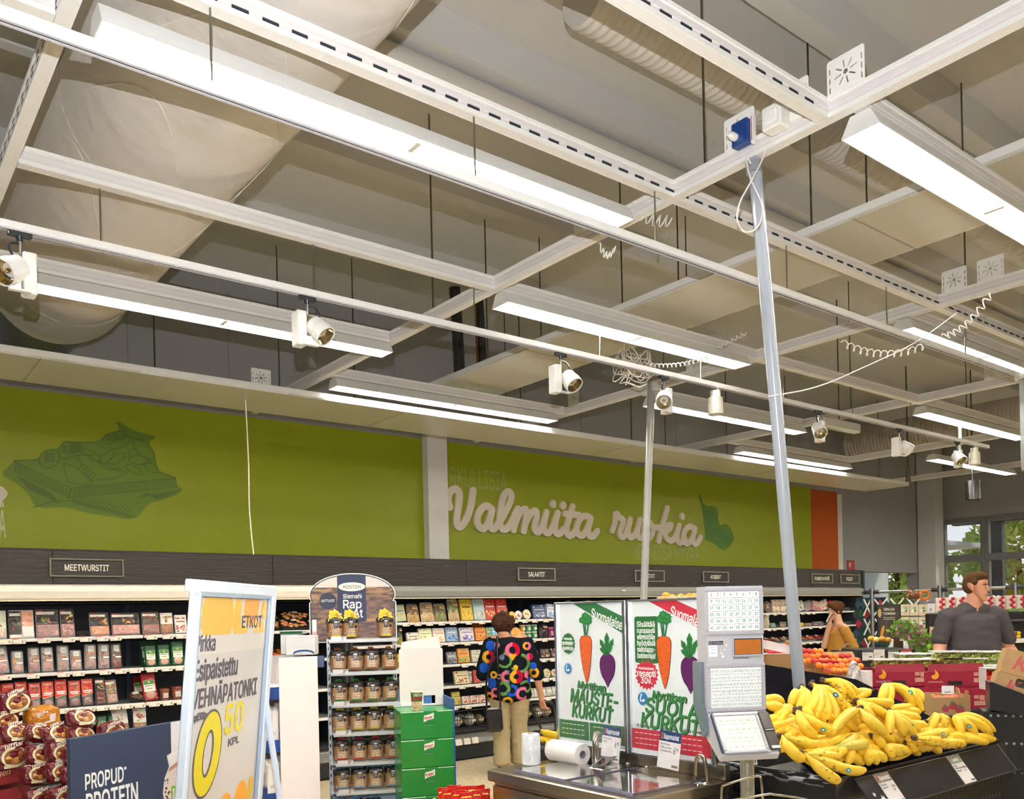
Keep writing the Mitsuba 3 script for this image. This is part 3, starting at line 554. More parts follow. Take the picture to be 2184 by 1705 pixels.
for k, (a, b, h) in enumerate([(310, 336, .195), (338, 365, .20), (367, 395, .225)]): product('green_pack', f'green framed pack of ham, {ORD[k]} of the three on the second shelf', MP, 'green', a, b, L1, h, ['#1f5433' if k else '#1c4f30', '#d7a48f'], 'green ham packs')
product('green_pack', 'dark green pack standing behind the three green ham packs', MP, 'green', 300, 338, L1, .24, ['#173f27', '#8f6f62'], y=8.22)
for k, (a, b) in enumerate([(-24, 3), (3, 30), (31, 58), (60, 87), (88, 115), (116, 143), (145, 172), (173, 199)]): product('salami_pouch', f'red salami pouch, {ORD[k]} from the left on the third shelf', MP, 'red', a, b, L2, .225 + .008 * (k % 3), ['#cf2a13' if k % 3 else '#c22410'], 'red salami pouches')
product('cold_cut_pack', 'dark pack with a yellow emblem right of the red pouches', MP, 'meat', 202, 226, L2, .235, ['#20221d', '#6b3b36', '#5a5552', .5]); product('cold_cut_pack', 'grey brown pack of pale slices right of the dark one with a yellow emblem', MP, 'meat', 226, 252, L2, .21, ['#7b6f63', '#b28d80', '#77706a', .4], tilt=-3)
product('cold_cut_pack', 'dark flat pack lying behind the shelf guard beside the empty gap', MP, 'tray', 276, 306, L2, .11, ['#29211f', '#5d4038']); product('ham_pack', 'bright red pack leaning at the right end of the third shelf', MP, 'green', 305, 338, L2, .25, ['#a3121c', '#b98a76'], tilt=-5); product('ham_pack', 'dark red pack behind the leaning bright red one', MP, 'green', 283, 308, L2, .22, ['#6d0d14', '#5b2a24'], y=8.24)
for k, (a, b, h) in enumerate([(341, 364, .10), (366, 391, .115), (393, 414, .115), (340, 362, .10), (364, 388, .1)]): product('sauce_jar', ['small pale brown jar left of the red brown one', 'red brown jar near the sale board', 'red brown jar touching the sale board edge', 'jar behind the small pale brown one', 'jar behind the red brown one'][k], 'jar', 'tub', a, b, L2, h, ['#8d5744', ['#8c5a48', '#7a3a2c', '#7a3a2c', '#6d1c1c', '#6d1c1c'][k], '#d9c9bd'], y=8.1 if k < 3 else 8.22)
for k, (a, b) in enumerate([(205, 228), (229, 250)]): product('green_pack', f'green pack low on the bottom shelf behind the pastry bags, {ORD[k]} one', MP, 'green', a, b, L3, .2, ['#1d4f33', '#8d6b5f'])
for k, (a, b) in enumerate([(240, 276), (281, 312)]): product('sausage_pack', ['white topped sausage pack on the bottom shelf, left one', 'white topped sausage pack on the bottom shelf, right one'][k], MP, 'meat', a, b, L3, .235, ['#dcd9d3', '#9c7a58', '#6d6660', .45], tilt=-4 + 5 * k)
# between the sale board and the bread rack
for k, (a, b, y, z) in enumerate([(556, 604, 8.1, L0), (602, 662, 8.08, L0), (590, 640, 8.24, L0 + .05), (604, 668, 8.2, L0 + .075), (650, 700, 8.22, L0 + .04), (662, 715, 8.1, L0)]): product('grill_tray', ['black tray of browned meat next to the sale board edge', 'front black tray of rolls left of the bread rack', 'black tray with greens behind the front trays', 'tilted black tray with a white sticker on top of the front tray', 'black tray of orange meat behind the bread rack edge', 'black tray partly hidden by the bread rack'][k], 'food tray', 'tray', a, b, z, .17, ['#141414', ['#b0793f', '#c99058', '#6b5a2c', '#c88f55', '#c4661f', '#b98a5a'][k]], 'trays of grilled meat', y=y)
for k, (a, b, z) in enumerate([(570, 612, L1), (575, 620, L2), (560, 610, L3)]): product('grill_tray', ['black tray of orange meat on the second shelf beside the white box stack', 'black tray of brown meat on the third shelf beside the white box stack', 'black tray with yellow food low beside the white box stack'][k], 'food tray', 'tray', a, b, z, .17, ['#151515', ['#b3531c', '#7a4d2a', '#b08a2a'][k]], 'trays of grilled meat')
# grey refrigerator, top shelf
S = 'top shelf of the grey refrigerator'
product('pasta_carton', f'pale green pasta pack beside the bread rack on the {S}', 'food pack', 'box', 844, 870, A0, .185, ['#b9c7a0', '#d9b93c', '#55604a'], tilt=-4)
for k, q in enumerate([(872, 900, .20, '#c9a66a', '#8c6a52', '#7d6a5a'), (901, 932, .215, '#d6b98a', '#a58a6a', '#b7a48c'), (931, 958, .20, '#8d8a5c', '#6d6a4e', '#a69a80'), (960, 986, .25, '#d2b487', '#7f8a5c', '#c6b49a')]): product('pasta_bag', f'clear bag of fresh pasta, {ORD[k]} from the left on the {S}', 'food pack', 'bag', q[0], q[1], A0, q[2], q[3:], 'pasta bags')
for k, q in enumerate([(987, 1013, '#f0c93a', '#c88a2a', '#5a4a20'), (1014, 1039, '#bfe0e2', '#e2a25a', '#ffffff'), (1038, 1062, '#c8322a', '#e9b06a', '#ffffff'), (1063, 1088, '#c92a24', '#e5a35e', '#ffffff')]): product('snack_carton', ['tall yellow carton left of the light blue one', 'tall light blue carton beside the yellow one', 'tall red carton right of the light blue one', 'second tall red carton, behind the curly haired woman'][k], 'carton', 'box', q[0], q[1], A0, .245, q[2:])
for k, q in enumerate([(1088, 1103, '#f2a444', '#f0c24a', '#d8893a'), (1101, 1117, '#e9e6df', '#f2eee8', '#b03a34'), (1118, 1136, '#e9d9b4', '#f3e3ba', '#d89a34')]): product('salad_tub', ['orange lidded tub on edge right of the red cartons', 'white tub with a red centre beside the orange one', 'cream tub with a yellow centre, third of the tubs on edge'][k], 'tub', 'lid', q[0], q[1], A0, .15, q[2:])
product('blue_tray', f'dark blue double tray with white pots on the {S}', 'food tray', 'box', 1139, 1169, A0, .17, ['#31497d', '#e9e9e6', '#c9d2e2']); product('milk_pouch', f'white and blue pack just left of the pickle poster', 'food pack', 'box', 1169, 1187, A0, .17, ['#e6ecf2', '#4a7ac0', '#7da4d8'], tilt=6)
for k in range(13):
    a = 1190 + 13.3 * k; product('sandwich_pack', f'sandwich pack, {ORD[k]} from the left above the pickle posters', 'food pack', 'box', a, a + 13, A0, .17 + .02 * (k % 3), [['#e9e2c8', '#b9b5a2', '#8d8878', '#e5d9b4', '#8b938a'][k % 5], ['#d8c22a', '#a5362e', '#c8b23a'][k % 3], '#8a2f34'], 'sandwich packs over the posters', tilt=[-8, 5, -12, 8][k % 4])
# second shelf
S = 'second shelf of the grey refrigerator'
for n, lb, kind, a, b, h, c in [('pasta_bag', 'yellow bag next to the bread rack on the second shelf', 'bag', 838, 851, .12, ('#e6c44a', '#e0b93a', '#8a7a3a')), ('pasta_bag', 'dark tall bag behind the yellow one near the bread rack', 'bag', 850, 862, .2, ('#8d8a4a', '#4a4a3a', '#3a3a34')), ('pastry_pack', f'flat cream carton on the {S}', 'box', 870, 897, .12, ('#d9d2c0', '#7a5a4a', '#444')), ('pastry_pack', f'lime and white sleeve pack on the {S}', 'box', 896, 925, .16, ('#e5e6c8', '#b9cf3a', '#8fae2a')), ('pastry_pack', f'orange and white sleeve pack on the {S}', 'box', 926, 952, .16, ('#e9e2d5', '#e2a24a', '#d88a2a')), ('pastry_pack', f'grey and blue pack on the {S}', 'box', 953, 980, .165, ('#8ea0b9', '#2f73c0', '#dfe6ee')), ('pastry_pack', f'white and violet pack on the {S}', 'box', 983, 1014, .155, ('#d9d2dc', '#5a55a8', '#8d5a9a')), ('pastry_pack', f'orange carton on the {S} left of the woman', 'box', 1016, 1040, .15, ('#d9841e', '#c2641a', '#7a2a1a')), ('pastry_pack', f'green edged pack on the {S} beside the orange carton', 'box', 1040, 1052, .15, ('#6d8a5a', '#b9a48a', '#d5e0c4')), ('pastry_pack', f'bright blue pack on the {S} at the woman\'s neck', 'box', 1052, 1064, .15, ('#5ab0d5', '#d9e9f0', '#ffffff')), ('pastry_pack', f'orange carton standing behind the front orange one', 'box', 1014, 1036, .21, ('#b9641a', '#8a3a14', '#5a2414'))]:
    product(n, lb, 'food pack', kind, a, b, A1, h, c, y=8.3 if 'behind the front' in lb else 8.1)
product('spread_tub', 'wide white tub with an orange label right of the woman\'s head', 'tub', 'lid', 1093, 1115, A1, .15, ['#efe6d2', '#f2a62e', '#e59a24'])
for k, (a, b, z, c1) in enumerate([(1115, 1126, 0, '#ef9a4a'), (1115, 1126, .085, '#ef9a4a'), (1127, 1138, 0, '#4a9a82'), (1127, 1138, .085, '#4a9a82'), (1139, 1151, 0, '#3f8f78'), (1139, 1151, .085, '#3f8f78')]): product('cheese_tub', f'{["orange", "green", "green"][k // 2]} and cream cheese tub, {["lower", "upper"][k % 2]} one of the {["left", "middle", "right"][k // 2]} stack', 'tub', 'tub', a, b, A1 + z, .083, [c1, '#e5e2c4', '#efe9cf'], 'stacked cheese tubs')
product('beet_bag', 'dark round bag near the pickle poster on the second shelf', 'food pack', 'bag', 1154, 1174, A1, .17, ('#241a20', '#2a2026', '#1a1418')); product('beet_cup', 'purple cup at the left edge of the pickle poster', 'cup', 'tub', 1173, 1186, A1, .13, ['#8a2a5a', '#a54a72', '#c98aa8'])
# third shelf
S = 'third shelf of the grey refrigerator'
for n, lb, kind, a, b, h, c in [('pastry_pack', 'yellow carton just right of the bread rack on the third shelf', 'box', 836, 856, .14, ('#e9cf2a', '#7a4a24', '#c9a81e')), ('pasta_bag', 'beige bag beside the yellow carton, partly behind the white display card', 'bag', 856, 870, .13, ('#b9a484', '#a08a6c', '#8a7a64')), ('pastry_pack', f'grey sleeve pack with dark food on the {S}', 'box', 955, 976, .13, ('#7d8288', '#4a3a30', '#c9cdd2')), ('pastry_pack', f'orange pack with green print on the {S}', 'box', 978, 1004, .165, ('#d98f24', '#6a9a3a', '#8a4a1a')), ('pastry_pack', f'cream sleeve pack on the {S} beside the woman\'s sleeve', 'box', 1007, 1036, .14, ('#cfc8b4', '#9a9484', '#8a8474')), ('spread_tub', 'purple tub right of the woman on the third shelf', 'lid', 1130, 1151, .13, ('#b06ac0', '#c07ad0', '#e9d0e9')), ('meat_tray', 'black tray with a pink label right of the purple tub', 'box', 1153, 1175, .11, ('#222', '#e0a890', '#d99a84')), ('meat_tray', 'black tray with a pink label at the poster edge on the third shelf', 'box', 1176, 1190, .11, ('#222', '#d99a84', '#d08a78'))]:
    product(n, lb, 'food pack', kind, a, b, A2, h, c)
S = 'fourth shelf of the grey refrigerator'
for n, lb, kind, a, b, h, c in [('pasta_bag', 'green bag low beside the bread rack', 'bag', 838, 848, .15, ('#4a8a2a', '#5a9a3a', '#3a5a2a')), ('pasta_bag', 'dark grey bag behind the white display card on the left', 'bag', 850, 864, .13, ('#4a4a48', '#3a3a38', '#5a5a54')), ('cheese_pack', f'cream carton with a tomato print on the {S}', 'box', 970, 1002, .15, ('#e0d2a8', '#b9603a', '#8a6a3a')), ('cream_bottle', 'grey bottle with a white cap beside the cream carton', 'tub', 1002, 1010, .14, ('#9aa0a4', '#e9e9e6', '#c9cdd0')), ('cheese_pack', f'red pack on the {S} at the woman\'s elbow', 'box', 1010, 1026, .15, ('#a83a34', '#c04a40', '#7a1e1e')), ('salad_bowl', 'round salad bowl with red bits right of the woman\'s arm', 'lid', 1144, 1158, .14, ('#c9bfa4', '#d0c4a4', '#b94a34')), ('salad_bowl', 'round salad bowl with green and red bits, second from the arm', 'lid', 1159, 1175, .14, ('#c9bfa4', '#d9cfae', '#8a8a34')), ('salad_bowl', 'round salad bowl cut by the poster edge', 'lid', 1176, 1190, .14, ('#c9bfa4', '#d9cfae', '#c03a2a')), ('salad_bowl', 'small clear bowl standing on the round salad bowls', 'tub', 1141, 1155, .09, ('#a8a88a', '#c0c0a4', '#b0b090'))]:
    product(n, lb, 'food pack', kind, a, b, A3 + (.145 if 'standing on' in lb else 0), h, c)
S = 'fifth shelf of the grey refrigerator'
for n, lb, kind, a, b, h, c in [('butter_pack', 'tan carton on the fifth shelf beside the bread rack', 'box', 837, 857, .13, ('#c9a04a', '#a8823a', '#8a6a2a')), ('butter_pack', f'yellow carton on the {S} right of the display card', 'box', 965, 982, .15, ('#d9c26a', '#c2a84a', '#8a7a3a'))] + [('berry_tray', f'white tray with red lid print, {ORD[k]} from the left on the {S}', 'box', 985 + 18 * k, 1002 + 18 * k, .09, ('#e2dbd0', '#b9463e', '#c9544a')) for k in range(3)] + [('dip_cup', f'small white cup with a label, {ORD[k]} right of the woman\'s arm', 'box', 1126 + 13 * k, 1138 + 13 * k, .11, ('#dcdcd4', '#a9aaa0', '#ffffff')) for k in range(5)]:
    product(n, lb, 'food pack', kind, a, b, A4, h, c)
# wire baskets on the deck
def wire_basket(px0, px1, label):
    x0, x1 = at_y(px0, 1560, 7.99)[0], at_y(px1, 1560, 7.99)[0]; t = thing('wire_basket', label, 'basket'); y0, y1, z0, z1 = 8.03, 8.5, .335, .53; m = MB()
    for z in (z0 + .004, (z0 + z1) / 2, z1): m.tube([(x0, y0, z), (x1, y0, z), (x1, y1, z), (x0, y1, z), (x0, y0, z)], .005, '#141414', 5)
    for x in np.arange(x0, x1 + .01, .035): m.tube([(x, y0, z1), (x, y0, z0)], .003, '#141414', 4)
    m.part(t, 'wires', 'm_paint'); return x0, x1
RB = np.random.default_rng(4)
for k, (a, b, lb) in enumerate([(868, 905, 'black wire basket behind the green cartons'), (958, 1003, 'black wire basket between the green cartons and the woman'), (1005, 1050, 'black wire basket behind the woman\'s shoulder bag'), (1108, 1150, 'black wire basket right of the woman\'s legs'), (1152, 1192, 'black wire basket next to the pickle poster')]):
    x0, x1 = wire_basket(a, b, lb)
    for j in range(4):
        w = x1 - x0; s = MB().add(cbox(.07, .004, .04), ['#e9e4d8', '#b9a070', '#8a3a34'][j % 3], tr(0, -.072, .01, rx=-20))
        tt = thing('food_bag', f'pale packed food, {["front left", "front right", "back left", "back right"][j]} in the {lb}', 'food pack'); M = tr(x0 + w * (.28 + .44 * (j % 2)), 8.145 + .17 * (j // 2), .40, rz=RB.uniform(-12, 12))
        m = MB().add(sphere(2), jit(['#d9cdb4', '#8d7f70', '#e5dccb', '#7a6a5a', '#cfc4ae'][(j + k) % 5], RB), np.diag([w * .19, .075, .062, 1.0]), True)
        put(f'{tt}__bag', m.shape('m_film', M)); put(f'{tt}__label', s.shape('m_gloss', M))
# right end of the grey refrigerator, behind the leaning pole
for k in range(9):
    a = 1634 + 17.3 * k
    if k == 0: product('mushroom_tray', 'round tray of brown food at the right shelf above the peaches', 'food tray', 'lid', a, a + 17, A0, .2, ['#8a6a50', '#5a4434', '#c9a484']); continue
    for j in range(2 if k in (1, 2) else 1):
        product('paper_pack', f'{["", "cream", "cream", "white", "white", "grey topped", "pink", "pink and white", "red"][k]} pack on the top right shelf, {ORD[k]} from the scale{", stacked on another" if j else ""}', 'food pack', 'box', a, a + 16.5, A0 + j * .1, .1 if k in (1, 2) else .16, [['#fff', '#e9ddc9', '#e9d9c2', '#efebe6', '#f2efe9', '#8a8f8c', '#d8a49c', '#e9d9d0', '#c93a34'][k], ['#fff', '#c98a6a', '#c9a08a', '#2f2a2a', '#4a7a5a', '#b0484a', '#b04a4a', '#d86a5a', '#e9a08a'][k], '#b9a89a'], tilt=[0, 0, 0, 0, -8, -10, 6, -14, 5][k])
for k, (a, b, h, kind, c, lb) in enumerate([(1635, 1645, .2, 'tub', ('#d9d2b4', '#efe9d2', '#c9c2a4'), 'pale bottle beside the scale on the second right shelf'), (1646, 1657, .07, 'box', ('#5a8a6a', '#a4c2a8', '#d9e2d4'), 'green pack beside the pale bottle'), (1668, 1680, .09, 'bag', ('#a4927a', '#8a7a64', '#6a5a4a'), 'small brown bag left of the leaning pole'), (1702, 1716, .06, 'box', ('#e2c21e', '#c9a41a', '#f2dc5a'), 'yellow pack right of the leaning pole'), (1717, 1734, .05, 'box', ('#7a5444', '#9a6a54', '#c9b4a4'), 'brown flat pack right of the yellow one'), (1735, 1760, .07, 'box', ('#4a3c40', '#a08a90', '#d9ccd0'), 'dark flat pack behind the phoning woman')]): product('deli_pack', lb, 'food pack', kind, a, b, A1, h, c)
for k in range(8):
    a = 1634 + 18 * k; product('sausage_tray', f'tray of red and orange sausages, {ORD[k]} from the scale on the third right shelf', 'food tray', 'tray', a, a + 17, A2, .13, ['#1a1616', ['#8a2a22', '#a87a4a', '#8a6a5a', '#b0421a', '#c2561a', '#b84a1a', '#8a1a1e', '#6a1418'][k]], 'sausage trays on the third right shelf')
# ================================================================== MURAL LETTERING AND PICTURES
def chaikin(p, n=3):
    p = np.asarray(p, float)
    for _ in range(n): p = np.vstack([p[:1], np.stack([.75 * p[:-1] + .25 * p[1:], .25 * p[:-1] + .75 * p[1:]], 1).reshape(-1, 2), p[-1:]])
    return p
def on_wall(pts, ox, oy, s):
    return np.array([[q[0], q[2]] for q in (at_y(ox + x / s, oy + y / s, WALL - .013) for x, y in pts)])
def strokes(lines, r, ox=900, oy=960, s=2.951): return shapely.union_all([sg.LineString(chaikin(on_wall(l, ox, oy, s))).buffer(r) for l in lines]).simplify(.002)
WF = fr((0, WALL - .0125, 0), X3, Z3)
V1 = [[(168, 362), (150, 310), (172, 255), (205, 245), (232, 270), (222, 360), (208, 440), (215, 490), (245, 480), (280, 425), (302, 350), (314, 258)],
      [(430, 375), (400, 350), (365, 368), (338, 420), (342, 475), (372, 505), (400, 480), (420, 430), (434, 378)], [(434, 378), (415, 450), (425, 500), (450, 498), (490, 440), (545, 340), (560, 285), (535, 258), (505, 285), (486, 370), (480, 450), (490, 500), (520, 505), (548, 470), (585, 390)], [(595, 372), (568, 505)], [(575, 470), (605, 395), (642, 368), (655, 395), (632, 512)], [(640, 470), (672, 400), (708, 380), (718, 410), (702, 470), (702, 515), (728, 520), (752, 480), (775, 395)], [(775, 395), (757, 470), (762, 520), (790, 528), (815, 490), (846, 400)], [(846, 400), (826, 475), (832, 528), (858, 532), (885, 500)], [(940, 358), (915, 435), (897, 505), (910, 545), (940, 538), (962, 505)], [(893, 404), (978, 412)],
      [(1052, 430), (1020, 412), (985, 432), (962, 488), (970, 535), (1002, 545), (1030, 505), (1054, 435)], [(1054, 435), (1034, 505), (1045, 550), (1072, 545), (1096, 512)]]
V2 = [[(1190, 510), (1212, 450), (1206, 408), (1222, 402), (1232, 430), (1262, 438), (1252, 480), (1232, 525), (1246, 556), (1275, 540), (1302, 440)], [(1302, 440), (1285, 510), (1296, 556), (1324, 545), (1348, 500), (1364, 442)], [(1364, 442), (1344, 515), (1354, 560), (1382, 550), (1392, 520)], [(1425, 458), (1396, 480), (1386, 530), (1405, 566), (1436, 545), (1450, 495), (1425, 458)], [(1448, 490), (1480, 490)], [(1536, 368), (1506, 470), (1482, 572)], [(1494, 520), (1535, 478), (1566, 470), (1550, 500), (1512, 520), (1534, 565), (1562, 578), (1592, 540), (1610, 478)], [(1610, 478), (1594, 540), (1602, 588), (1628, 585), (1646, 560)], [(1704, 495), (1678, 478), (1648, 500), (1632, 552), (1645, 592), (1675, 588), (1698, 550), (1710, 498)], [(1710, 498), (1694, 555), (1704, 598), (1726, 588), (1745, 552)]]
def dots(pts, r): return shapely.union_all([sg.Point(*on_wall([p], 900, 960, 2.951)[0]).buffer(r) for p in pts])
t = thing('wall_lettering', 'raised cream script words Valmiita ruokia on the green mural', 'lettering')
for ln, dt in ((V1, [(817, 342), (880, 350)]), (V2, [(1629, 420)])): MB().add(poly_mesh(strokes(ln, .047).union(dots(dt, .056)), .035), '#e9dfd0', fr((0, WALL - .0125, 0), X3, Z3), 30).part(t, 'word', 'm_paint')
def wall_text(txt, px0, px1, py, h, col, name):
    a, b = at_y(px0, py, WALL - .013), at_y(px1, py, WALL - .013); return MB().text(txt, h, col, WALLF((a[0], WALL - .0125, a[2])), b[0] - a[0], True).part(wb, name, 'm_paint')
wall_text('HERKULLISIA', 928, 1081, 1034, .235, '#9aa652', 'painted_words'); wall_text('HETKESSÄ HYVÄÄ', 1350, 1491, 1193, .22, '#9aa652', 'painted_words'); wall_text('HYVÄÄ', -66, 13, 1143, .235, '#c9d0a4', 'painted_words')
MB().add(poly_mesh(strokes([[(-40, 1180), (-20, 1110), (5, 1085), (12, 1078)], [(-30, 1060), (-5, 1055), (12, 1078)]], .04, 0, 700, 3.045), .03), '#e9dfd0', WF, 30).part(t, 'word', 'm_paint', 'end of another cream script word cut by the left picture edge')
def picture(name, sil, lines, ox, oy, s, c0, c1, r=.0055):
    MB().prism(sg.Polygon(chaikin(on_wall(sil + sil[:1], ox, oy, s), 2)).buffer(0), .0012, c0, WF).prism(shapely.union_all([sg.LineString(on_wall(l, ox, oy, s)).buffer(r) for l in lines]).simplify(.001), .0022, c1, WF).part(wb, 'mural_picture', 'm_paint', name)
sil = [(20, 935), (90, 860), (240, 855), (300, 790), (380, 780), (430, 735), (640, 740), (680, 690), (775, 670), (758, 610), (790, 612), (870, 670), (1005, 698), (1012, 715), (960, 740), (1010, 830), (1025, 930), (1140, 970), (1150, 1030), (1190, 1042), (1150, 1090), (980, 1130), (930, 1180), (880, 1250), (700, 1222), (560, 1200), (420, 1160), (230, 1175), (190, 1080), (110, 1010), (20, 965)]
def ell(cx, cy, a, b, rot=0, n=22): return [(cx + a * math.cos(t_) * math.cos(rot) - b * math.sin(t_) * math.sin(rot), cy + a * math.cos(t_) * math.sin(rot) + b * math.sin(t_) * math.cos(rot)) for t_ in np.linspace(0, 2 * math.pi, n)]
Ls = [[(90, 862), (98, 935), (450, 1102), (462, 1040), (92, 868)], [(462, 1040), (1140, 975), (1146, 1032), (450, 1102)], [(92, 862), (250, 856)], [(1025, 935), (1140, 972)], ell(320, 850, 70, 58, -.5), ell(425, 795, 38, 58, .2), [(440, 738), (640, 745), (700, 800)], [(410, 850), (500, 830), (690, 820)], [(410, 880), (440, 1000), (540, 1020), (600, 1015), (560, 960), (490, 900), (410, 880)], [(490, 830), (590, 990), (740, 980), (830, 940), (700, 900), (560, 820), (490, 830)], [(760, 612), (800, 650), (880, 690), (1000, 715)], [(775, 670), (830, 700), (960, 728)]]
Ls += [ell(740, 710, 85, 32, -.35), ell(780, 745, 75, 32, -.4), ell(935, 790, 90, 40, .8), ell(905, 858, 70, 28, .1), ell(980, 905, 50, 26, .6), ell(865, 810, 30, 22), ell(600, 830, 70, 24, .6), ell(690, 840, 60, 24, -.7), ell(760, 850, 60, 24, -.5), ell(720, 900, 60, 18, .2), ell(870, 920, 60, 22, .5)]
Ls += [ell(300 + 22 * (k % 3), 820 + 20 * (k // 3), 7, 6, 0, 8) for k in range(9)] + [ell(415 + 14 * (k % 2), 770 + 18 * (k // 2), 5, 5, 0, 8) for k in range(6)]
Ls += [[(105 + 17 * k, 878 + 8.6 * k), (107 + 17 * k, 925 + 8.6 * k)] for k in range(21)] + [[(480 + 17 * k, 1045 - 1.7 * k), (478 + 17 * k, 1092 - 1.7 * k)] for k in range(39)]
Ls += [[(455 + 9 * k, 745 + k), (448 + 10 * k, 820 - 2 * k)] for k in range(9)] + [[(690 + 14 * k, 690), (700 + 14 * k, 735 - 2 * k)] for k in range(9)] + [[(500 + 15 * k, 850 + 22 * k), (520 + 17 * k, 845 + 18 * k)] for k in range(7)] + [[(110 + 10 * k, 960 + 11 * k), (330 + 8 * k, 1075 + 9 * k)] for k in range(8)] + [[(900 + 8 * k, 1100 - 4 * k), (1170 - 20 * k, 1055 + 10 * k)] for k in range(8)]
Ls += [[(218, 1165), (330, 1130), (470, 1120), (880, 1225)]] + [[(470 + 26 * k, 1120 + 6.5 * k), (520 + 26 * k, 1085 + 6.5 * k)] for k in range(14)] + [[(470 + 26 * k, 1120 + 6.5 * k), (510 + 26 * k, 1150 + 6.5 * k)] for k in range(14)]
picture('hand drawn board of sausages and ham, printed in darker green', sil, Ls, 0, 700, 3.045, '#66801f', '#566a26')
sil2 = [(1738, 285), (1752, 282), (1776, 358), (1855, 355), (1868, 485), (1920, 455), (1972, 550), (1940, 610), (1890, 640), (1845, 590), (1775, 565), (1785, 545), (1765, 380)]
Ls2 = [[(1742, 288), (1772, 372)], ell(1812, 372, 48, 16), [(1766, 380), (1788, 540), (1850, 530), (1864, 380)], [(1776, 430), (1858, 425)]] + [[(1785 + 7 * k, 395 + 12 * (k % 3)), (1792 + 6 * k, 520)] for k in range(9)] + [[(1800 + 14 * k, 545 + 8 * k), (1850 + 11 * k, 495 - 4 * k + 3 * k * k * .2)] for k in range(9)] + [[(1860 + 10 * k, 520 + 10 * k), (1960 - 6 * k, 560 + 8 * k)] for k in range(5)]
picture('hand drawn smoothie glass and sandwich, printed in bluish green', sil2, Ls2, 900, 960, 2.951, '#557c22', '#467038')

# ================================================================== SMALL THINGS UNDER THE CEILING
bsdf('m_refl', prin(PAL, 0.15, 0.5, metallic=1.0))
def spot(px, py, face, label, big=True):
    p = at_y(px, py, 4.47); x = p[0]; t = thing('spotlight', label, 'spotlight'); zt = 3.385
    MB().box((x - .05, 4.455, zt - .022), (x + .05, 4.485, zt + .003), '#26272b', .004).lathe([(.02, 0), (.014, -.02), (.001, -.022)], '#26272b', 12, tr(x, 4.47, zt - .02)).part(t, 'adapter', 'm_gloss')
    MB().tube([(x, 4.47, zt - .02), (x, 4.47, zt - .10)], .007, '#d9d9d9', 8).part(t, 'stem', 'm_metal')
    gx = -.045 if face > 0 else .035; z0 = zt - .09
    MB().box((x + gx - .028, 4.44, z0 - .19), (x + gx + .028, 4.52, z0), '#eceae8', .004).part(t, 'gear_box', 'm_paint')
    a = math.radians(face); dr_ = np.array([math.sin(a), -.55, -.62]); dr_ /= np.linalg.norm(dr_); c = np.array([x + (.06 if face > 0 else -.05), 4.43, z0 - .105])
    G = fr(c, np.cross(dr_, [0, 0, 1]), np.cross(np.cross(dr_, [0, 0, 1]), -dr_)); G[:3, 2] = dr_; G[:3, 1] = np.cross(dr_, G[:3, 0])
    MB().lathe([(.001, -.075), (.045, -.075), (.055, -.06), (.057, -.01), (.062, -.005), (.062, .045), (.056, .045), (.055, .0), (.001, .0)], '#f0eeea', 22, G, 30).part(t, 'head', 'm_gloss')
    MB().lathe([(.054, .040), (.040, .005), (.015, -.012), (.001, -.012)], '#b8a98a', 16, G, False).ball((0, 0, .008), (.012, .012, .02), '#e9d9a8', 1, G).part(t, 'reflector', 'm_refl')
    MB().box((x + gx, 4.425, z0 - .19), (x + gx + (.09 if face > 0 else -.09), 4.45, z0 - .18), '#e4e2df').part(t, 'bracket', 'm_paint')
    MB().tube(chaikin3([(x, 4.47, zt - .05), (x + .05 * (1 if face > 0 else -1), 4.46, zt - .06), (c[0] + .01, 4.45, z0 - .02), c - dr_ * .07]), .0055, '#1d2230', 6).part(t, 'cable', 'm_gloss')
def chaikin3(p, n=3):
    p = np.asarray(p, float)
    for _ in range(n): p = np.vstack([p[:1], np.stack([.75 * p[:-1] + .25 * p[1:], .25 * p[:-1] + .75 * p[1:]], 1).reshape(-1, 3), p[-1:]])
    return p
spot(42, 495, -55, 'white box shaped spotlight cut by the left picture edge'); spot(655, 638, 20, 'white spotlight facing the room below the long left lamp'); spot(1196, 765, 3, 'white spotlight seen from the front between two lamps'); spot(1416, 810, -40, 'white spotlight turned left beside the thin grey pole'); spot(1745, 885, -25, 'white spotlight right of the leaning pole'); spot(1918, 928, 60, 'white spotlight with its box to the left, far along the track'); spot(2042, 960, -10, 'last white spotlight on the lower track')
def can(px, py, y, label):
    p = at_y(px, py, y); t = thing('track_can', label, 'spotlight')
    MB().lathe([(.001, 0), (.04, 0), (.04, -.05), (.058, -.055), (.06, -.19), (.052, -.19), (.05, -.1), (.001, -.1)], '#e4dfcf', 22, tr(p[0], y, 3.36), 30).part(t, 'shade', 'm_paint'); MB().tube([(p[0] + .03, y, 3.39), (p[0] + .03, y, 3.26)], .008, '#e4e0d4', 6).part(t, 'stem', 'm_paint')
can(1525, 800, 4.47, 'cream cylinder downlight right of the thin grey pole'); can(2078, 955, 4.47, 'cream cylinder downlight at the far end of the lower track')
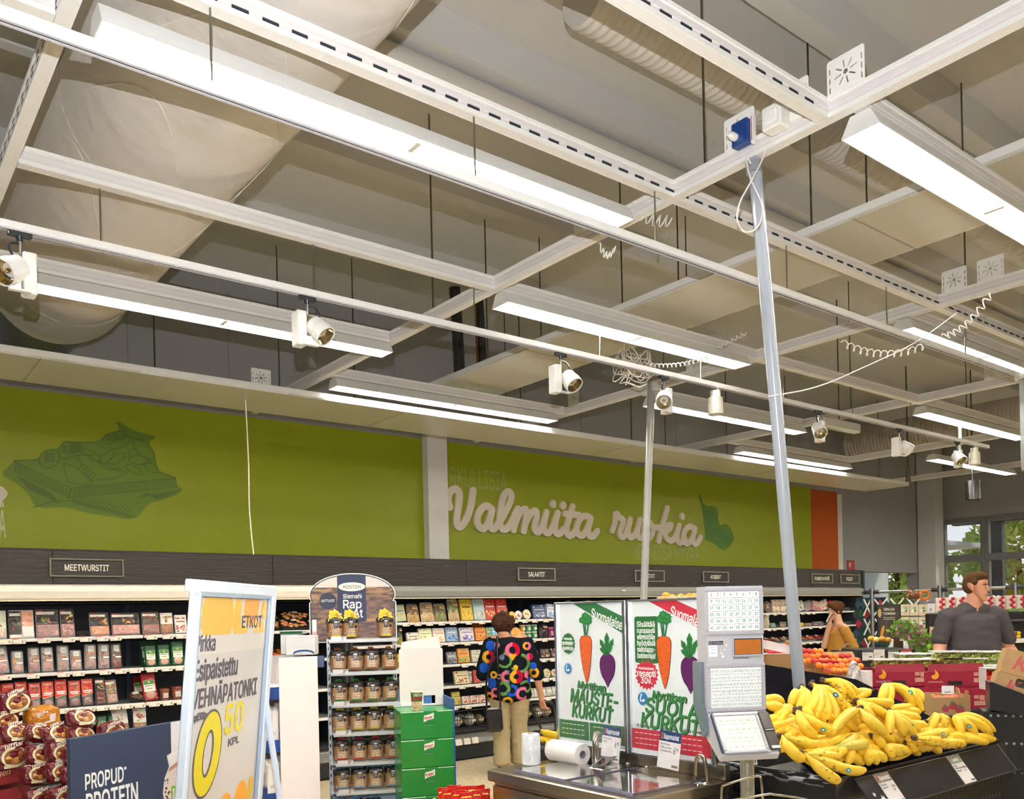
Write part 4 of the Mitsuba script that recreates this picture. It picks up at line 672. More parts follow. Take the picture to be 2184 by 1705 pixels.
# perforated plates on the cross rails, with star shaped slots
pl = Proto('mounting_plate', 'mounting plate'); sq = sg.box(-.085, 0, .085, .155).buffer(-.012).buffer(.012)
cut = shapely.union_all([sg.LineString([(.022 * math.cos(a), .08 + .022 * math.sin(a)), (.05 * math.cos(a), .08 + .05 * math.sin(a))]).buffer(.0032) for a in np.linspace(.2, .2 + 2 * math.pi, 8, endpoint=False)] + [sg.Point(0, .08).buffer(.011)] + [sg.LineString([(s * .072, q), (s * .072, q + .02)]).buffer(.003) for s in (-1, 1) for q in (.02, .06, .1)])
pl.add('plate', MB().prism(sq.difference(cut), .003, '#f3f2f0', SIDEF((0, 0, 0))), 'm_paint')
for x, px, py, lb in [(3.37, 1247, 515, 'white slotted plate beside the end of the upper left lamp'), (3.37, 1578, 325, 'white slotted plate behind the blue socket'), (3.37, 1690, 262, 'white slotted plate behind the white switch box'), (3.37, 1805, 208, 'white slotted plate on the rail joint at the upper right'), (6.12, 2036, 636, 'white slotted plate at right, lower of a pair'), (6.12, 2113, 605, 'white slotted plate at right, upper of a pair'), (6.12, 1224, 874, 'white slotted plate above the far lamp end'), (8.82, 2120, 828, 'white slotted plate next to the foil covered duct'), (6.12, 1480, 800, 'white slotted plate behind the tangled cable')]:
    p = at_x(px, py, x); pl.place(tr(x, p[1], RZ + .03), lb)
p = at_z(552, 826, 3.56); pl.place(tr(p[0], 7.0, 3.545, rz=90), 'white slotted plate standing on the long panel in front of the mural')
p = at_x(1590, 292, 3.36); t = thing('power_socket', 'blue power socket with a white plug on the cross rail', 'socket'); MB().box((p[0] - .05, p[1] - .045, p[2] - .05), (p[0], p[1] + .045, p[2] + .06), '#1d3f80', .006).part(t, 'housing', 'm_gloss'); MB().box((p[0] - .03, p[1] - .06, p[2] - .06), (p[0], p[1] - .047, p[2] + .07), '#e9e7e4', .003).box((p[0] - .031, p[1] - .058, p[2] - .05), (p[0] - .03, p[1] - .054, p[2] + .06), '#a84a44').part(t, 'cover', 'm_paint'); MB().lathe([(.001, 0), (.018, 0), (.018, .03), (.008, .05), (.001, .05)], '#efede9', 14, fr((p[0] - .05, p[1] + .02, p[2] - .01), Y3, Z3) @ np.diag([1, 1, -1, 1.])).part(t, 'plug', 'm_gloss')
p = at_x(1665, 258, 3.36); t = thing('switch_box', 'white switch box on the cross rail near the blue socket', 'switch box'); MB().box((p[0] - .075, p[1] - .05, p[2] - .055), (p[0], p[1] + .05, p[2] + .05), '#efede8', .008).part(t, 'housing', 'm_gloss'); MB().box((p[0] - .079, p[1] - .03, p[2] - .03), (p[0] - .073, p[1] + .03, p[2] + .02), '#f8f6f2', .003).part(t, 'rocker', 'm_gloss')
def curly(label, p0, p1, turns, r, sag=0.0, col='#e9e6e0', th=.004, straight=0.0):
    u = np.linspace(0, 1, int(turns * 9)); d = np.asarray(p1) - p0; a = np.cross(d, Z3); a /= np.linalg.norm(a); b = np.cross(a, d); b /= np.linalg.norm(b)
    k = u * turns * 2 * math.pi; pts = np.asarray(p0)[None] + u[:, None] * d + r * (np.cos(k)[:, None] * a + np.sin(k)[:, None] * b); pts[:, 2] -= sag * 4 * u * (1 - u)
    one('curly_cable', label, 'cable', MB().tube(pts, th, col, 5), 'm_gloss')
A = lambda px, py, t_: at_d(px, py, t_)
curly('white curly cable lying along the cross rail near the blue socket', A(1372, 425, 4.75), A(1592, 345, 4.1), 17, .016); curly('second white curly cable hanging in loops under the slotted rail', A(1345, 440, 4.6), A(1430, 470, 4.62), 6, .03, .03); curly('short white curly cable hanging below the crossing of rail and track', A(1278, 522, 4.7), A(1312, 528, 4.7), 5, .018, .05)
curly('sagging white curly cable in front of the right hand lamps', A(1798, 732, 5.6), A(1972, 738, 5.2), 12, .022, .06); curly('white curly cable climbing to the plates at the right', A(2012, 718, 5.2), A(2112, 628, 5.0), 8, .02, .05); curly('white curly cable between the middle lamp and the tangled bundle', A(1382, 778, 6.9), A(1510, 762, 6.5), 14, .014, .03); curly('white curly cable behind the middle lamp', A(1530, 742, 6.6), A(1590, 710, 6.6), 6, .014)
rg = np.random.default_rng(3); c0 = A(1352, 780, 7.1); pts = c0 + np.cumsum(rg.normal(size=(170, 3)), 0) * 0; an = np.linspace(0, 46, 230); pts = c0 + np.stack([.13 * np.sin(an * .93) + .05 * np.sin(an * 3.1), .1 * np.cos(an * 1.31), .09 * np.sin(an * 1.77) + .05 * np.cos(an * 2.9)], 1)
one('cable_tangle', 'tangled bundle of white cable above the thin grey pole', 'cable', MB().tube(pts, .0045, '#e9e4dc', 5).tube(c0 + np.array([[-.1, 0, -.1], [-.17, 0, -.17], [-.08, 0, -.15], [.06, 0, -.17], [.14, 0, -.13]]), .008, '#f0ece4', 6), 'm_gloss')
one('white_cable', 'thin white cable drooping from the leaning pole to the right', 'cable', MB().tube(chaikin3([A(1640, 846, 4.1), A(1745, 828, 4.4), A(1850, 780, 4.8), A(1950, 735, 5.2), A(2040, 668, 5.2)]), .0035, '#eceae6', 5), 'm_gloss')
one('white_cable', 'white cable loop hanging around the top of the leaning pole', 'cable', MB().tube(chaikin3([A(1602, 350, 3.95), A(1590, 330, 3.95), A(1598, 380, 3.92), A(1630, 440, 3.9), A(1620, 485, 3.9), A(1592, 500, 3.9), A(1572, 478, 3.92), A(1572, 440, 3.92), A(1600, 390, 3.93), A(1628, 340, 3.95), A(1650, 265, 4.0)]), .004, '#e2e0dc', 6), 'm_gloss')
one('hanging_string', 'white string hanging from the long panel in front of the green mural', 'string', MB().tube(chaikin3([at_y(523, 845, 7.25), at_y(526, 900, 7.25), at_y(529, 960, 7.25), at_y(531, 1020, 7.25), at_y(531, 1080, 7.25), at_y(536, 1140, 7.25), at_y(541, 1183, 7.25)], 2), .006, '#efe9dc', 6), 'm_paint')
for k, (px, x, y) in enumerate([(975, 4.62, 7.36), (1026, 4.98, 7.36)]):
    p = at_y(px, 700, y); one('insulated_pipe', ['thick black insulated pipe dropping to the radiant panel, left one', 'thinner black insulated pipe dropping to the radiant panel, right one'][k], 'pipe', MB().tube(chaikin3([(p[0] - .02, y, 4.97), (p[0], y, 4.6), (p[0] + .015, y, 4.2), (p[0] + .02, y, 3.885)]), [.06, .045][k], '#23242a', 10), 'm_paint')
one('copper_pipe', 'thin copper pipe beside the black insulated pipes', 'pipe', MB().tube([at_y(1014, 640, 7.36), (at_y(1014, 640, 7.36)[0] + .02, 7.36, 3.92)], .014, '#8a6a3a', 8), 'm_metal')
# poles
one('leaning_pole', 'light grey plastic pole leaning from the cross rail down behind the bananas', 'pole', MB().tube([(3.40, 2.45, 3.68), at_d(1658, 900, 4.2), at_d(1705, 1470, 4.4), at_d(1762, 2080, 4.6)], [.031, .031, .031, .031], '#a3abb6', 14).tube([(3.40, 2.45, 3.62), (3.397, 2.452, 3.67)], .037, '#8d9298', 14), 'm_gloss')
one('thin_pole', 'thin grey pole in front of the green mural between the spotlights', 'pole', MB().tube([at_x(1390, 805, 6.15), at_d(1373, 1280, 8.2), at_d(1352, 1700, 8.25)], .036, '#a9abac', 12), 'm_gloss')
# far right corner
p = at_d(2075, 1047, 12.5); one('downlight', 'grey metal cylinder downlight above the glazed front', 'lamp', MB().lathe([(.001, .14), (.1, .14), (.1, -.13), (.09, -.13), (.085, -.05), (.001, -.05)], '#6c6e72', 22, tr(*p), 30).tube([p + [0, 0, .14], [p[0], p[1], CEIL]], .01, '#55585c', 6), 'm_metal')
p = at_d(2048, 985, 9.6); t = thing('security_camera', 'small white security camera on a drop rod near the far lamp', 'camera'); MB().tube([[p[0], p[1], 3.68], p + [0, 0, .08]], .014, '#e9e9e6', 8).part(t, 'rod', 'm_paint'); MB().lathe([(.001, .09), (.04, .09), (.04, -.09), (.034, -.1), (.001, -.1)], '#dfdedb', 16, fr(p, np.cross(Z3, [-.5, -.6, .4]), [0, .2, 1]), 30).part(t, 'housing', 'm_gloss')
p = at_d(1790, 908, 9.5); t = thing('emergency_light', 'slim white emergency light behind the right spotlights', 'lamp'); G = fr(p, X3, Z3); MB().box((-.36, -.05, -.05), (.36, .05, .05), '#e4e3de', .012, G).part(t, 'housing', 'm_gloss'); MB().box((-.3, -.051, -.052), (.1, -.03, .0), '#7fb08a', .004, G).part(t, 'pictogram_strip', 'm_gloss'); MB().tube([p + [0, 0, .05], [p[0], p[1], 4.96]], .008, '#777', 6).part(t, 'rod', 'm_metal')
p = at_d(1937, 1020, 13.0); one('sprinkler', 'small metal sprinkler hanging at the far right', 'sprinkler', MB().lathe([(.001, .2), (.02, .2), (.03, .0), (.045, -.05), (.001, -.06)], '#8a8378', 14, tr(*p)).tube([p + [0, 0, .2], [p[0], p[1], CEIL]], .012, '#6a6a68', 6), 'm_metal')
# foil covered air duct drop at the right picture edge
def foil(p, n, uv): return 0.004 * mikit.fbm(p.x * 40, p.y * 40, p.z * 40, 3)
bsdf('m_foil', {'type': 'bumpmap', 'scale': 1.0, 'b': prin('#b9bcc0', 0.35, 0.5, metallic=0.8), 't': mikit.proc(foil)})
q = at_d(2171, 770, 6.0); z0, z1 = at_d(2171, 978, 6.0)[2], at_d(2171, 765, 6.0)[2]; t = thing('foil_duct', 'foil wrapped square duct at the right picture edge', 'air duct')
q = at_d(2171, 770, 6.6) - FW * .6; G = fr((q[0], q[1], 0), RT, FW); MB().box((0, 0, z0), (.6, .6, z1), '#bbb', .01, G).part(t, 'wrap', 'm_foil'); MB().box((-.02, -.02, z1), (.62, .62, z1 + .04), '#d9d7d2', .004, G).part(t, 'flange', 'm_paint'); MB().box((.1, .1, z1 + .04), (.5, .5, 4.96), '#c9c7c2', .004, G).part(t, 'riser', 'm_paint')
one('exit_sign', 'green exit sign at the right end of the dark fascia', 'sign', MB().box((13.84, 8.3, 1.9), (14.35, 8.33, 2.2), '#1d8a4a', .005).box((14.1, 8.295, 1.98), (14.22, 8.3, 2.12), '#e9f5ec').box((14.35, 8.25, 1.88), (14.4, 8.4, 2.24), '#2a333a'), 'm_gloss')
one('fire_sign', 'small red sign on the grey wall above the right end of the fascia', 'sign', MB().box((14.75, WALL - .015, 2.28), (15.0, WALL - .003, 2.46), '#a03a3a', .003).box((14.8, WALL - .017, 2.33), (14.87, WALL - .015, 2.42), '#d9a0a0'), 'm_paint')
one('fire_sign', 'small red sign in the passage behind the opening', 'sign', MB().box((16.6, 11.37, 1.75), (16.95, 11.395, 2.0), '#b03044', .003).box((16.68, 11.365, 1.8), (16.78, 11.37, 1.94), '#e0a4ac'), 'm_paint')
# ================================================================== DISPLAYS ON THE LEFT
RD = np.random.default_rng(21)
# --- sale board with a lean
TL, TR_ = at_d(417, 1236, 2.3), at_d(585, 1250, 2.9); TR_[2] = TL[2]; bw = np.linalg.norm(TR_ - TL)
ex = (TR_ - TL) / bw; ey = Z3 + RT * .096; BF = fr(TL, ex, ey); bl = 1.70
t = thing('sale_board', 'tall framed sale board with a big yellow 0,50 price in the left foreground', 'sign')
f = MB(); al = '#d7e4f2'
for lo, hi in (((0, -bl, -.016), (.024, 0, .01)), ((bw - .035, -bl, -.03), (bw, 0, .012)), ((0, -.035, -.03), (bw, 0, .012)), ((0, -bl, -.03), (bw, -bl + .04, .012))): f.box(lo, hi, al, .004, BF)
for lo, hi in (((.024, -bl, .004), (.029, -.03, .009)), ((bw - .045, -bl, .0), (bw - .035, -.03, .008)), ((.0, -.044, .0), (bw, -.035, .008))): f.box(lo, hi, '#9fb2cc', 0, BF)
f.part(t, 'frame', 'm_gloss')
MB().box((.02, -bl + .03, -.012), (bw - .02, -.02, -.004), '#cbc5c6', 0, BF).box((.020, -.205, -.004), (bw - .022, -.03, -.0035), '#d3cdcb', 0, BF).part(t, 'poster', 'm_gloss')
def at_b(s, v, z=-.0035): return BF @ tr(s, -v, z)
p = MB(); clip = sg.box(.033, -.152, bw - .045, -.045)
for c_, r_, col in (((.17, -.10), (.11, .10), '#e6b85a'), ((.42, -.07), (.062, .062), '#e9a860'), ((.03, -.07), (.035, .03), '#dcbc62'), ((.03, -.12), (.035, .03), '#dcbc62'), ((.31, -.075), (.03, .03), '#e6c05e'), ((.31, -.12), (.032, .035), '#e2b85a'), ((.35, -.145), (.05, .02), '#e6c05e'), ((.5, -.14), (.05, .03), '#e2c27a'), ((.53, -.08), (.03, .03), '#e0bc6a')):
    g = sa.scale(sg.Point(c_).buffer(1, 10), *r_).intersection(clip)
    if g.area > 1e-6: p.prism(g, .0012, col, BF @ tr(0, 0, -.0036))
for c_, r_, col in (((.32, -.69), (.05, .055), '#e0a03a'), ((.44, -.68), (.05, .06), '#e9a23c'), ((.18, -.70), (.06, .05), '#dba83a'), ((.52, -.66), (.025, .04), '#d8b24a')): p.prism(sa.scale(sg.Point(c_).buffer(1, 10), *r_), .0012, col, BF @ tr(0, 0, -.0036))
p.part(t, 'print', 'm_gloss', 'orange and yellow round shapes printed on the board')
q = MB(); dk = '#54525c'
for s_, v_, h_, w_, x_ in ((.35, .135, .036, .165, 'ETKOT'), (.04, .195, .043, .125, 'Pirkka'), (.04, .275, .055, .30, 'Esipaistettu'), (.038, .352, .052, .475, 'VEHNÄPATONKI'), (.04, .387, .021, .10, '2kpl/300g'), (.31, .492, .022, .085, 'KPL')): q.text(x_, h_, dk, at_b(s_, v_), w_)
zero = sa.skew(sa.scale(sg.Point(0, 0).buffer(1, 16), .085, .118), 8); hole = sa.skew(sa.scale(sg.Point(0, 0).buffer(1, 12), .034, .066), 8)
q.prism(zero.buffer(.007).difference(hole.buffer(-.007)), .001, '#5b5650', at_b(.165, .49, -.0034))
q.part(t, 'lettering', 'm_gloss')
y = MB().prism(zero.difference(hole.buffer(.001)), .001, '#dccb2c', at_b(.165, .49, -.0028)).text('50', .088, '#d9c93a', at_b(.272, .452, -.0028), .14)
y.part(t, 'price', 'm_gloss', 'big yellow price digits')
MB().tube([TR_ - ey * .35 - ex * .02, TR_ - Z3 * 1.70 + RT * .13 - ex * .02], .011, '#cfdcea', 8).part(t, 'strut', 'm_gloss')
# --- navy display with a bottle print
dd = FW * .927 + RT * .375; o = at_d(150, 1577, 4.2); dz = o[2]; DF = fr(o, dd, Z3)
t = thing('drink_display', 'navy blue display stand with a chocolate drink bottle printed on it', 'display stand')
MB().box((0, -dz + .03, -.03), (.95, 0, 0), '#33405e', .003, DF).box((.05, -dz, -.3), (.9, -dz + .03, .03), '#2a3348', .004, DF).part(t, 'body', 'm_paint'); MB().box((.655, -dz + .02, 0), (.95, -.0, .002), '#eef0f6', 0, DF).part(t, 'white_panel', 'm_paint')
m = MB().text('PROPUD', .075, '#eef1f6', DF @ tr(.079, -.262, .0005), .24).text('PROTEIN', .10, '#eef1f6', DF @ tr(.082, -.385, .0005), .33).text('MILKSHAKE', .10, '#eef1f6', DF @ tr(.082, -.515, .0005), .45).text('®', .02, '#eef1f6', DF @ tr(.322, -.21, .0005)); m.part(t, 'lettering', 'm_paint')
bo = [(.62, -.18), (.73, -.14), (.735, -.2), (.745, -.215), (.80, -.28), (.83, -.36), (.82, -.45), (.79, -.53), (.79, -.68), (.66, -.7), (.655, -.56), (.605, -.47), (.585, -.38), (.60, -.30), (.64, -.235), (.63, -.22)]
cap = [(.622, -.185), (.728, -.142), (.74, -.205), (.636, -.245)]; m = MB().prism(bo, .003, '#e6dcd8', DF @ tr(0, 0, .0005)).prism(cap, .0045, '#f2f3f6', DF @ tr(0, 0, .0005)).prism([(.640, -.245), (.738, -.21), (.75, -.232), (.625, -.27)], .0038, '#b98b78', DF @ tr(0, 0, .0005))
for k in range(46):
    a_, b_ = RD.uniform(0, 1), RD.uniform(0, 1) ** .7; s_ = (.60 + .05 * a_ ** 2, -.3 - .26 * b_) if k < 26 else (.665 + .11 * a_, -.57 - .12 * b_); m.prism(sg.Point(s_).buffer(RD.uniform(.003, .008), 2), .004, '#46302c' if k % 3 else '#7a4a3a', DF @ tr(0, 0, .0005))
m.text('nile', .075, '#7fc02e', DF @ tr(.645, -.41, .0026), .115, True, False, .002).text('PROPUD', .04, '#3a3a44', DF @ tr(.655, -.475, .0026), .11, True, False, .002).text('Chocolate', .032, '#7a5260', DF @ tr(.66, -.53, .0026), .12, False, False, .002, .25).prism([(.73, -.62), (.78, -.56), (.80, -.60), (.775, -.66), (.74, -.65)], .0045, '#6b3a26', DF @ tr(0, 0, .0005))
m.part(t, 'bottle_print', 'm_paint', 'printed bottle with a white cap and green letters')
# --- pastry bags in a red cardboard display
def pastry(scale=1.0, c0='#5e1520'):
    b, l = MB(), MB(); n = 3; s = sphere(3); v = np.array(s.vertices); v = np.sign(v) * np.abs(v) ** .62 * [.088, .048, .066]; v[:, 0] *= 1 + .10 * np.abs(v[:, 2] / .066) ** 2
    v += (meshkit.fbm(v * 30, 3) - .5)[:, None] * v * .35
    b.add((v, s.faces), c0, None, True)
    return b, l
def ring(m, cx, cz, a, b_, y, col, inner=0, n=26, sy=.0):
    outer = sa.scale(sg.Point(0, 0).buffer(1, 8), a, b_)
    if inner: outer = outer.difference(sa.scale(sg.Point(0, 0).buffer(1, 8), a * inner, b_ * inner))
    m.prism(outer, .004, col, WALLF((cx, y, cz)))
def pastry_proto(bagcol, tag):
    P = Proto('pastry_bag', 'pastry bag'); b, l = pastry(1, bagcol); P.add('bag', b, 'm_film')
    if tag:
        r_ = MB(); ring(r_, 0, -.008, .07, .05, -.0425, '#e8dcae', .80); P.add('ring', r_, 'm_film')
        w_ = MB(); ring(w_, 0, -.008, .056, .04, -.044, '#8a5a3a')
        for k in range(7): w_.ball((RD.uniform(-.035, .035), -.046, -.008 + RD.uniform(-.022, .022)), (.017, .006, .012), jit(['#c2803e', '#7a4422', '#d9a05e', '#a3662f'][k % 4], RD), 1)
        P.add('window', w_, 'm_film')
        l.text('gifflar', .022, '#f0e6da', WALLF((-.05, -.045, .036)) @ tr(0, 0, 0, rz=8), .10, True, False, .0025, .2); P.add('lettering', l, 'm_gloss')
        k_ = MB().box((-.055, -.043, -.062), (.015, -.037, -.045), '#e5dcb4').box((.015, -.0435, -.062), (.055, -.037, -.045), '#b9bfae')
        for j in range(6): k_.box((.019 + j * .006, -.044, -.061), (.0215 + j * .006, -.043, -.046), '#4a4a44')
        P.add('barcode_label', k_, 'm_gloss')
    else:
        w_ = MB().prism(sg.Polygon([(-.02, -.03), (.045, -.025), (.05, .02), (.0, .015)]), .004, '#e9e0d9', WALLF((0, -.045, 0))).text('gifflar', .02, '#d9dce8', WALLF((-.055, -.046, .012)) @ tr(0, 0, 0, rz=10), .08); P.add('label', w_, 'm_gloss')
    return P
PB, PO = pastry_proto('#5e1520', True), pastry_proto('#b9741f', False)
GF = fr(at_d(-20, 1640, 4.95), dd, Z3)   # along the display front
rowsP = [(28, 1497, 1.12, 6, -8, 'upright at the top left of the heap'), (8, 1535, .95, 0, 4, 'half hidden at the left picture edge'), (172, 1536, 1.0, 35, 3, 'lying on top at the right of the heap'), (236, 1562, 1.0, 5, -4, 'touching the navy display at the far right'), (30, 1567, 1.0, 30, 2, 'second layer, left'), (78, 1565, .85, 25, 20, 'second layer, narrow one turned sideways'), (122, 1570, 1.05, 35, -2, 'second layer, middle'), (172, 1570, .95, 32, 8, 'second layer, right behind the navy display'),
         (20, 1612, 1.2, 4, 0, 'biggest, above the red cardboard edge'), (82, 1611, .95, 14, 10, 'third layer, middle'), (127, 1605, 1.0, 8, 5, 'third layer, next to the navy display'), (75, 1652, .95, 12, 6, 'just above the red tray edge, left one'), (124, 1646, .95, 10, 4, 'just above the red tray edge, right one'), (80, 1706, 1.0, 10, 0, 'below the red tray edge, left one'), (132, 1700, 1.0, 6, -4, 'below the red tray edge, right one'), (160, 1610, .95, 10, 0, 'mostly hidden behind the navy display edge'), (4, 1585, .9, 10, -8, 'under the top bags at the picture edge'), (156, 1655, .9, 8, 5, 'hidden low behind the navy display edge')]
yaw = math.degrees(math.atan2(dd[1], dd[0]))
for px, py, s_, rx_, ry_, lb in rowsP:
    dp = 4.98 + .10 * ((1650 - py) / 100) + (px - 80) * .0006; pz = at_d(px, py, dp); PB.place(tr(*pz, rz=yaw - 6, rx=-rx_, ry=ry_, s=s_ * .93), f'burgundy pastry bag, {lb}', 'burgundy pastry bags')
PO.place(tr(*at_d(90, 1531, 5.22), rz=yaw - 10, ry=-3, s=1.08), 'orange pastry bag on top of the burgundy heap'); PO.place(tr(*at_d(66, 1530, 5.32), rz=yaw + 50, s=.9), 'orange pastry bag half hidden behind the other orange one')
t = thing('pastry_display', 'red cardboard display holding the heap of pastry bags at lower left', 'display stand')
o = at_d(-60, 1636, 4.78); PF = fr((o[0], o[1], 0), dd, Z3); zt = at_d(52, 1655, 4.85)[2]; zl = at_d(10, 1632, 4.8)[2]
for z_, nm in ((0, 'tray'), (-.165, 'tray')):
    MB().prism(sg.Polygon([(0, zl - .135 + z_), (.68, zl - .135 + z_), (.68, zt + z_), (.36, zt + z_), (.31, zt + .012 + z_), (.26, zl + z_), (0, zl + z_)]), .006, '#8f2830', PF).box((0, zl - .14 + z_, -.40), (.68, zl - .134 + z_, 0), '#7a2028', 0, PF).part(t, nm, 'm_paint')
MB().text('Pågen', .035, '#e2c9a8', PF @ tr(.085, zl - .085, .0065), .135, False, False, .001, .3).part(t, 'lettering', 'm_paint'); MB().box((0, .1, -.40), (.68, zl - .31, -.01), '#8f2830', .003, PF).box((0, 0, -.42), (.7, .1, 0), '#8a6a44', 0, PF).box((.0, .1, -.42), (.68, zl + .08, -.405), '#7a2028', 0, PF).part(t, 'base', 'm_paint')
# --- white cardboard shelf with cartons
a, b = at_d(594, 1404, 4.62), at_d(677, 1402, 4.74); b[2] = a[2]; w_ = np.linalg.norm(b - a); CF = fr(a, b - a, Z3); h_ = a[2]
t = thing('cardboard_shelf', 'tall white cardboard shelf between the sale board and the bread rack', 'display stand')
MB().box((0, -h_, -.006), (w_, 0, 0), '#efe8e6', .001, CF).box((w_ - .006, -h_, -.36), (w_, -.004, -.006), '#9a9ea8', 0, CF).box((0, -h_, -.36), (w_, 0, -.354), '#d9d4d4', 0, CF).part(t, 'panel', 'm_paint')
zc = [.11, .33, .55, .77, .99, 1.2]
for k, z_ in enumerate((-1.28, -1.0, -.72, -.44, -.16)):
    MB().box((-.075, z_ - .005, -.36), (w_ - .008, z_, -.008), '#e6e0dd', 0, CF).box((-.08, z_ - .06, -.36), (-.074, z_ + .035, -.004), '#1f3f80', .001, CF).box((-.08, z_ - .06, -.006), (0, z_ + .005, -.002), '#24468c', 0, CF).part(t, 'shelf', 'm_paint')
wc = Proto('white_carton', 'carton'); wc.add('box', MB().box((-.035, -.04, 0), (.035, .04, .15), '#eeeae9', .003).add(poly_mesh(sg.Polygon([(-.04, .15), (.04, .15), (0, .178)]), .07), '#f2efee', fr((-.035, 0, 0), Y3, Z3)), 'm_gloss').add('print', MB().box((-.02, -.0408, .03), (.015, -.04, .033), '#9a94a0').box((-.02, -.0408, .04), (.018, -.04, .043), '#9a94a0').box((-.0358, -.02, .03), (-.035, .02, .11), '#b9b4bd'), 'm_gloss')
for k, z_ in enumerate((-1.0, -.72, -.44)):
    for j in range(3): wc.place(CF @ fr((.0 + .0 * j - .034, z_ + .002, -.06 - .10 * j), X3, -Z3), f'white carton on the {["lowest", "middle", "upper"][k]} ledge of the cardboard shelf, {ORD[j]} from the front')
for k, (px, py, w2, h2, dpt, lb) in enumerate([(640, 1378, .165, .11, 4.9, 'white carton on top of the cardboard shelf with a blue arc print'), (618, 1368, .11, .115, 5.05, 'white carton with a torn flap on top of the cardboard shelf')]):
    t = thing('white_carton', lb, 'carton'); Q = fr(at_d(px, py, dpt), RT, Z3); Q[:3, 3][2] = h_ + h2 / 2 + .001
    MB().box((-w2 / 2, -h2 / 2, -.1), (w2 / 2, h2 / 2, 0), '#ece9ec', .004, Q).part(t, 'box', 'm_gloss')
    if k == 0: MB().prism(sa.scale(sg.Point(0, 0).buffer(1, 12), .06, .02).difference(sa.scale(sg.Point(0, -.006).buffer(1, 12), .055, .016)), .001, '#34508a', Q @ tr(.02, -.045, 0)).part(t, 'print', 'm_gloss')
    else: MB().box((-w2 / 2, h2 / 2, -.1), (w2 / 2 + .02, h2 / 2 + .022, .004), '#e9e9ea', .003, Q).box((-w2 / 2, h2 / 2 + .002, .004), (w2 / 2 + .02, h2 / 2 + .018, .005), '#2b5a3c', 0, Q).part(t, 'lid', 'm_gloss', 'white lid with a green edge')
# --- bread rack
rot = math.radians(12); rx_ = RT * math.cos(rot) + FW * math.sin(rot); o = at_d(751, 1311, 5.31); o[2] = 0; RF = fr(o, rx_, Z3); sc = 5.25 / FOC
zz = lambda py: EYE - (py - 1318) * sc
xx = lambda px: (px - 752) * sc * 1.01
t = thing('bread_rack', 'metal bread rack with an oval topped header card and seven shelves', 'display rack')
hd = sg.Polygon([(xx(667), zz(1400)), (xx(842), zz(1352)), (xx(842), zz(1276)), (xx(667), zz(1288))]).union(sa.scale(sg.Point(0, 0).buffer(1, 24), .258, .155)) if 0 else None
el = sa.translate(sa.scale(sg.Point(0, 0).buffer(1, 32), .252, .124), xx(754), zz(1268)); body = sg.box(xx(669), zz(1364), xx(840), zz(1287)).buffer(.010).buffer(-.0); head = el.union(body)
MB().prism(head.buffer(.008), .005, '#dcdde2', RF @ tr(0, 0, -.005)).part(t, 'header_board', 'm_paint')
def crust(p, n, uv):
    k = mikit.fbm(p.x * 26, p.y * 26, p.z * 70, 3); s = mikit.smoothstep(.35, .6, mikit.noise(p.x * 2, p.y * 2, p.z * 17 + 3))
    return mikit.mix(mikit.mix(lin('#4c3a3c'), lin('#a8835f'), mikit.smoothstep(.3, .7, k)), lin('#5b4a54'), s * .55)
bsdf('m_crust', prin(mikit.proc(crust), .45, .3))
MB().prism(head.buffer(-.004).intersection(sg.box(-2, zz(1400), 2, zz(1252))), .001, '#8a6a50', RF @ tr(0, 0, .0002)).part(t, 'bread_print', 'm_crust', 'printed photograph of seeded bread')
MB().prism(head.buffer(-.004).intersection(sg.box(-2, zz(1252), 2, 3)), .001, '#d9d2cc', RF @ tr(0, 0, .0002)).part(t, 'print', 'm_paint')
MB().prism(head.buffer(.001).difference(head.buffer(-.004)), .0015, '#23283a', RF @ tr(0, 0, .0002)).prism(head.buffer(-.004).intersection(sg.box(xx(722), zz(1326), xx(782), 3)), .0016, '#2c3350', RF @ tr(0, 0, .0002)).prism(sg.Point(xx(702), zz(1281)).buffer(.05, 14), .0018, '#2c3048', RF @ tr(0, 0, .0002)).part(t, 'band', 'm_paint', 'navy band and disc')
MB().prism(sa.scale(sg.Point(xx(752.5), zz(1251)).buffer(1, 20), .081, .027), .0022, '#e9e6e0', RF @ tr(0, 0, .0002)).part(t, 'badge', 'm_paint')
wt = '#e6e4e2'; MB().text('ROSTEN', .021, '#5b5a58', RF @ tr(xx(752.5), zz(1255), .0023), .105, False, True).text('SiemeN', .026, wt, RF @ tr(xx(753), zz(1276), .0018), .112, True, True).text('Rap', .05, wt, RF @ tr(xx(753), zz(1297), .0018), .112, True, True).text('At', .05, wt, RF @ tr(xx(764), zz(1317), .0018), .062, True, True).text('UUTUUS!', .016, wt, RF @ tr(xx(702), zz(1283), .002), .078, True, True).part(t, 'lettering', 'm_paint')
shy = [1361, 1428, 1493, 1552, 1613, 1672, 1736, 1800]; PT = '#d3d9e4'
fx = [0, 2, 3, 5, 8, 8, 9, 9]
for k, py in enumerate(shy):
    z_ = zz(py); s_ = MB().box((xx(702 + fx[k]), z_ - .022, -.24 + .27), (xx(839 + fx[k]), z_, .30), '#c7c9ce', .003, RF).box((xx(700), z_ - .012, -.10), (xx(842), z_ - .004, .28), '#aeb3ba', 0, RF).part(t, 'shelf', 'm_gloss')
    MB().box((xx(702 + fx[k]), z_ + .0, .298), (xx(839 + fx[k]), z_ + .045, .301), '#fff', 0, RF).part(s_, 'front_guard', 'm_acrylic')
    MB().box((xx(706 + fx[k]), z_ - .012, .3015), (xx(737 + fx[k]), z_ + .016, .304), '#d9d6d6', .001, RF).text('3', .018, '#55525a', RF @ tr(xx(726 + fx[k]), z_ - .005, .3042)).text('49', .008, '#55525a', RF @ tr(xx(730 + fx[k]), z_ + .005, .3042)).part(s_, 'price_tag', 'm_gloss')
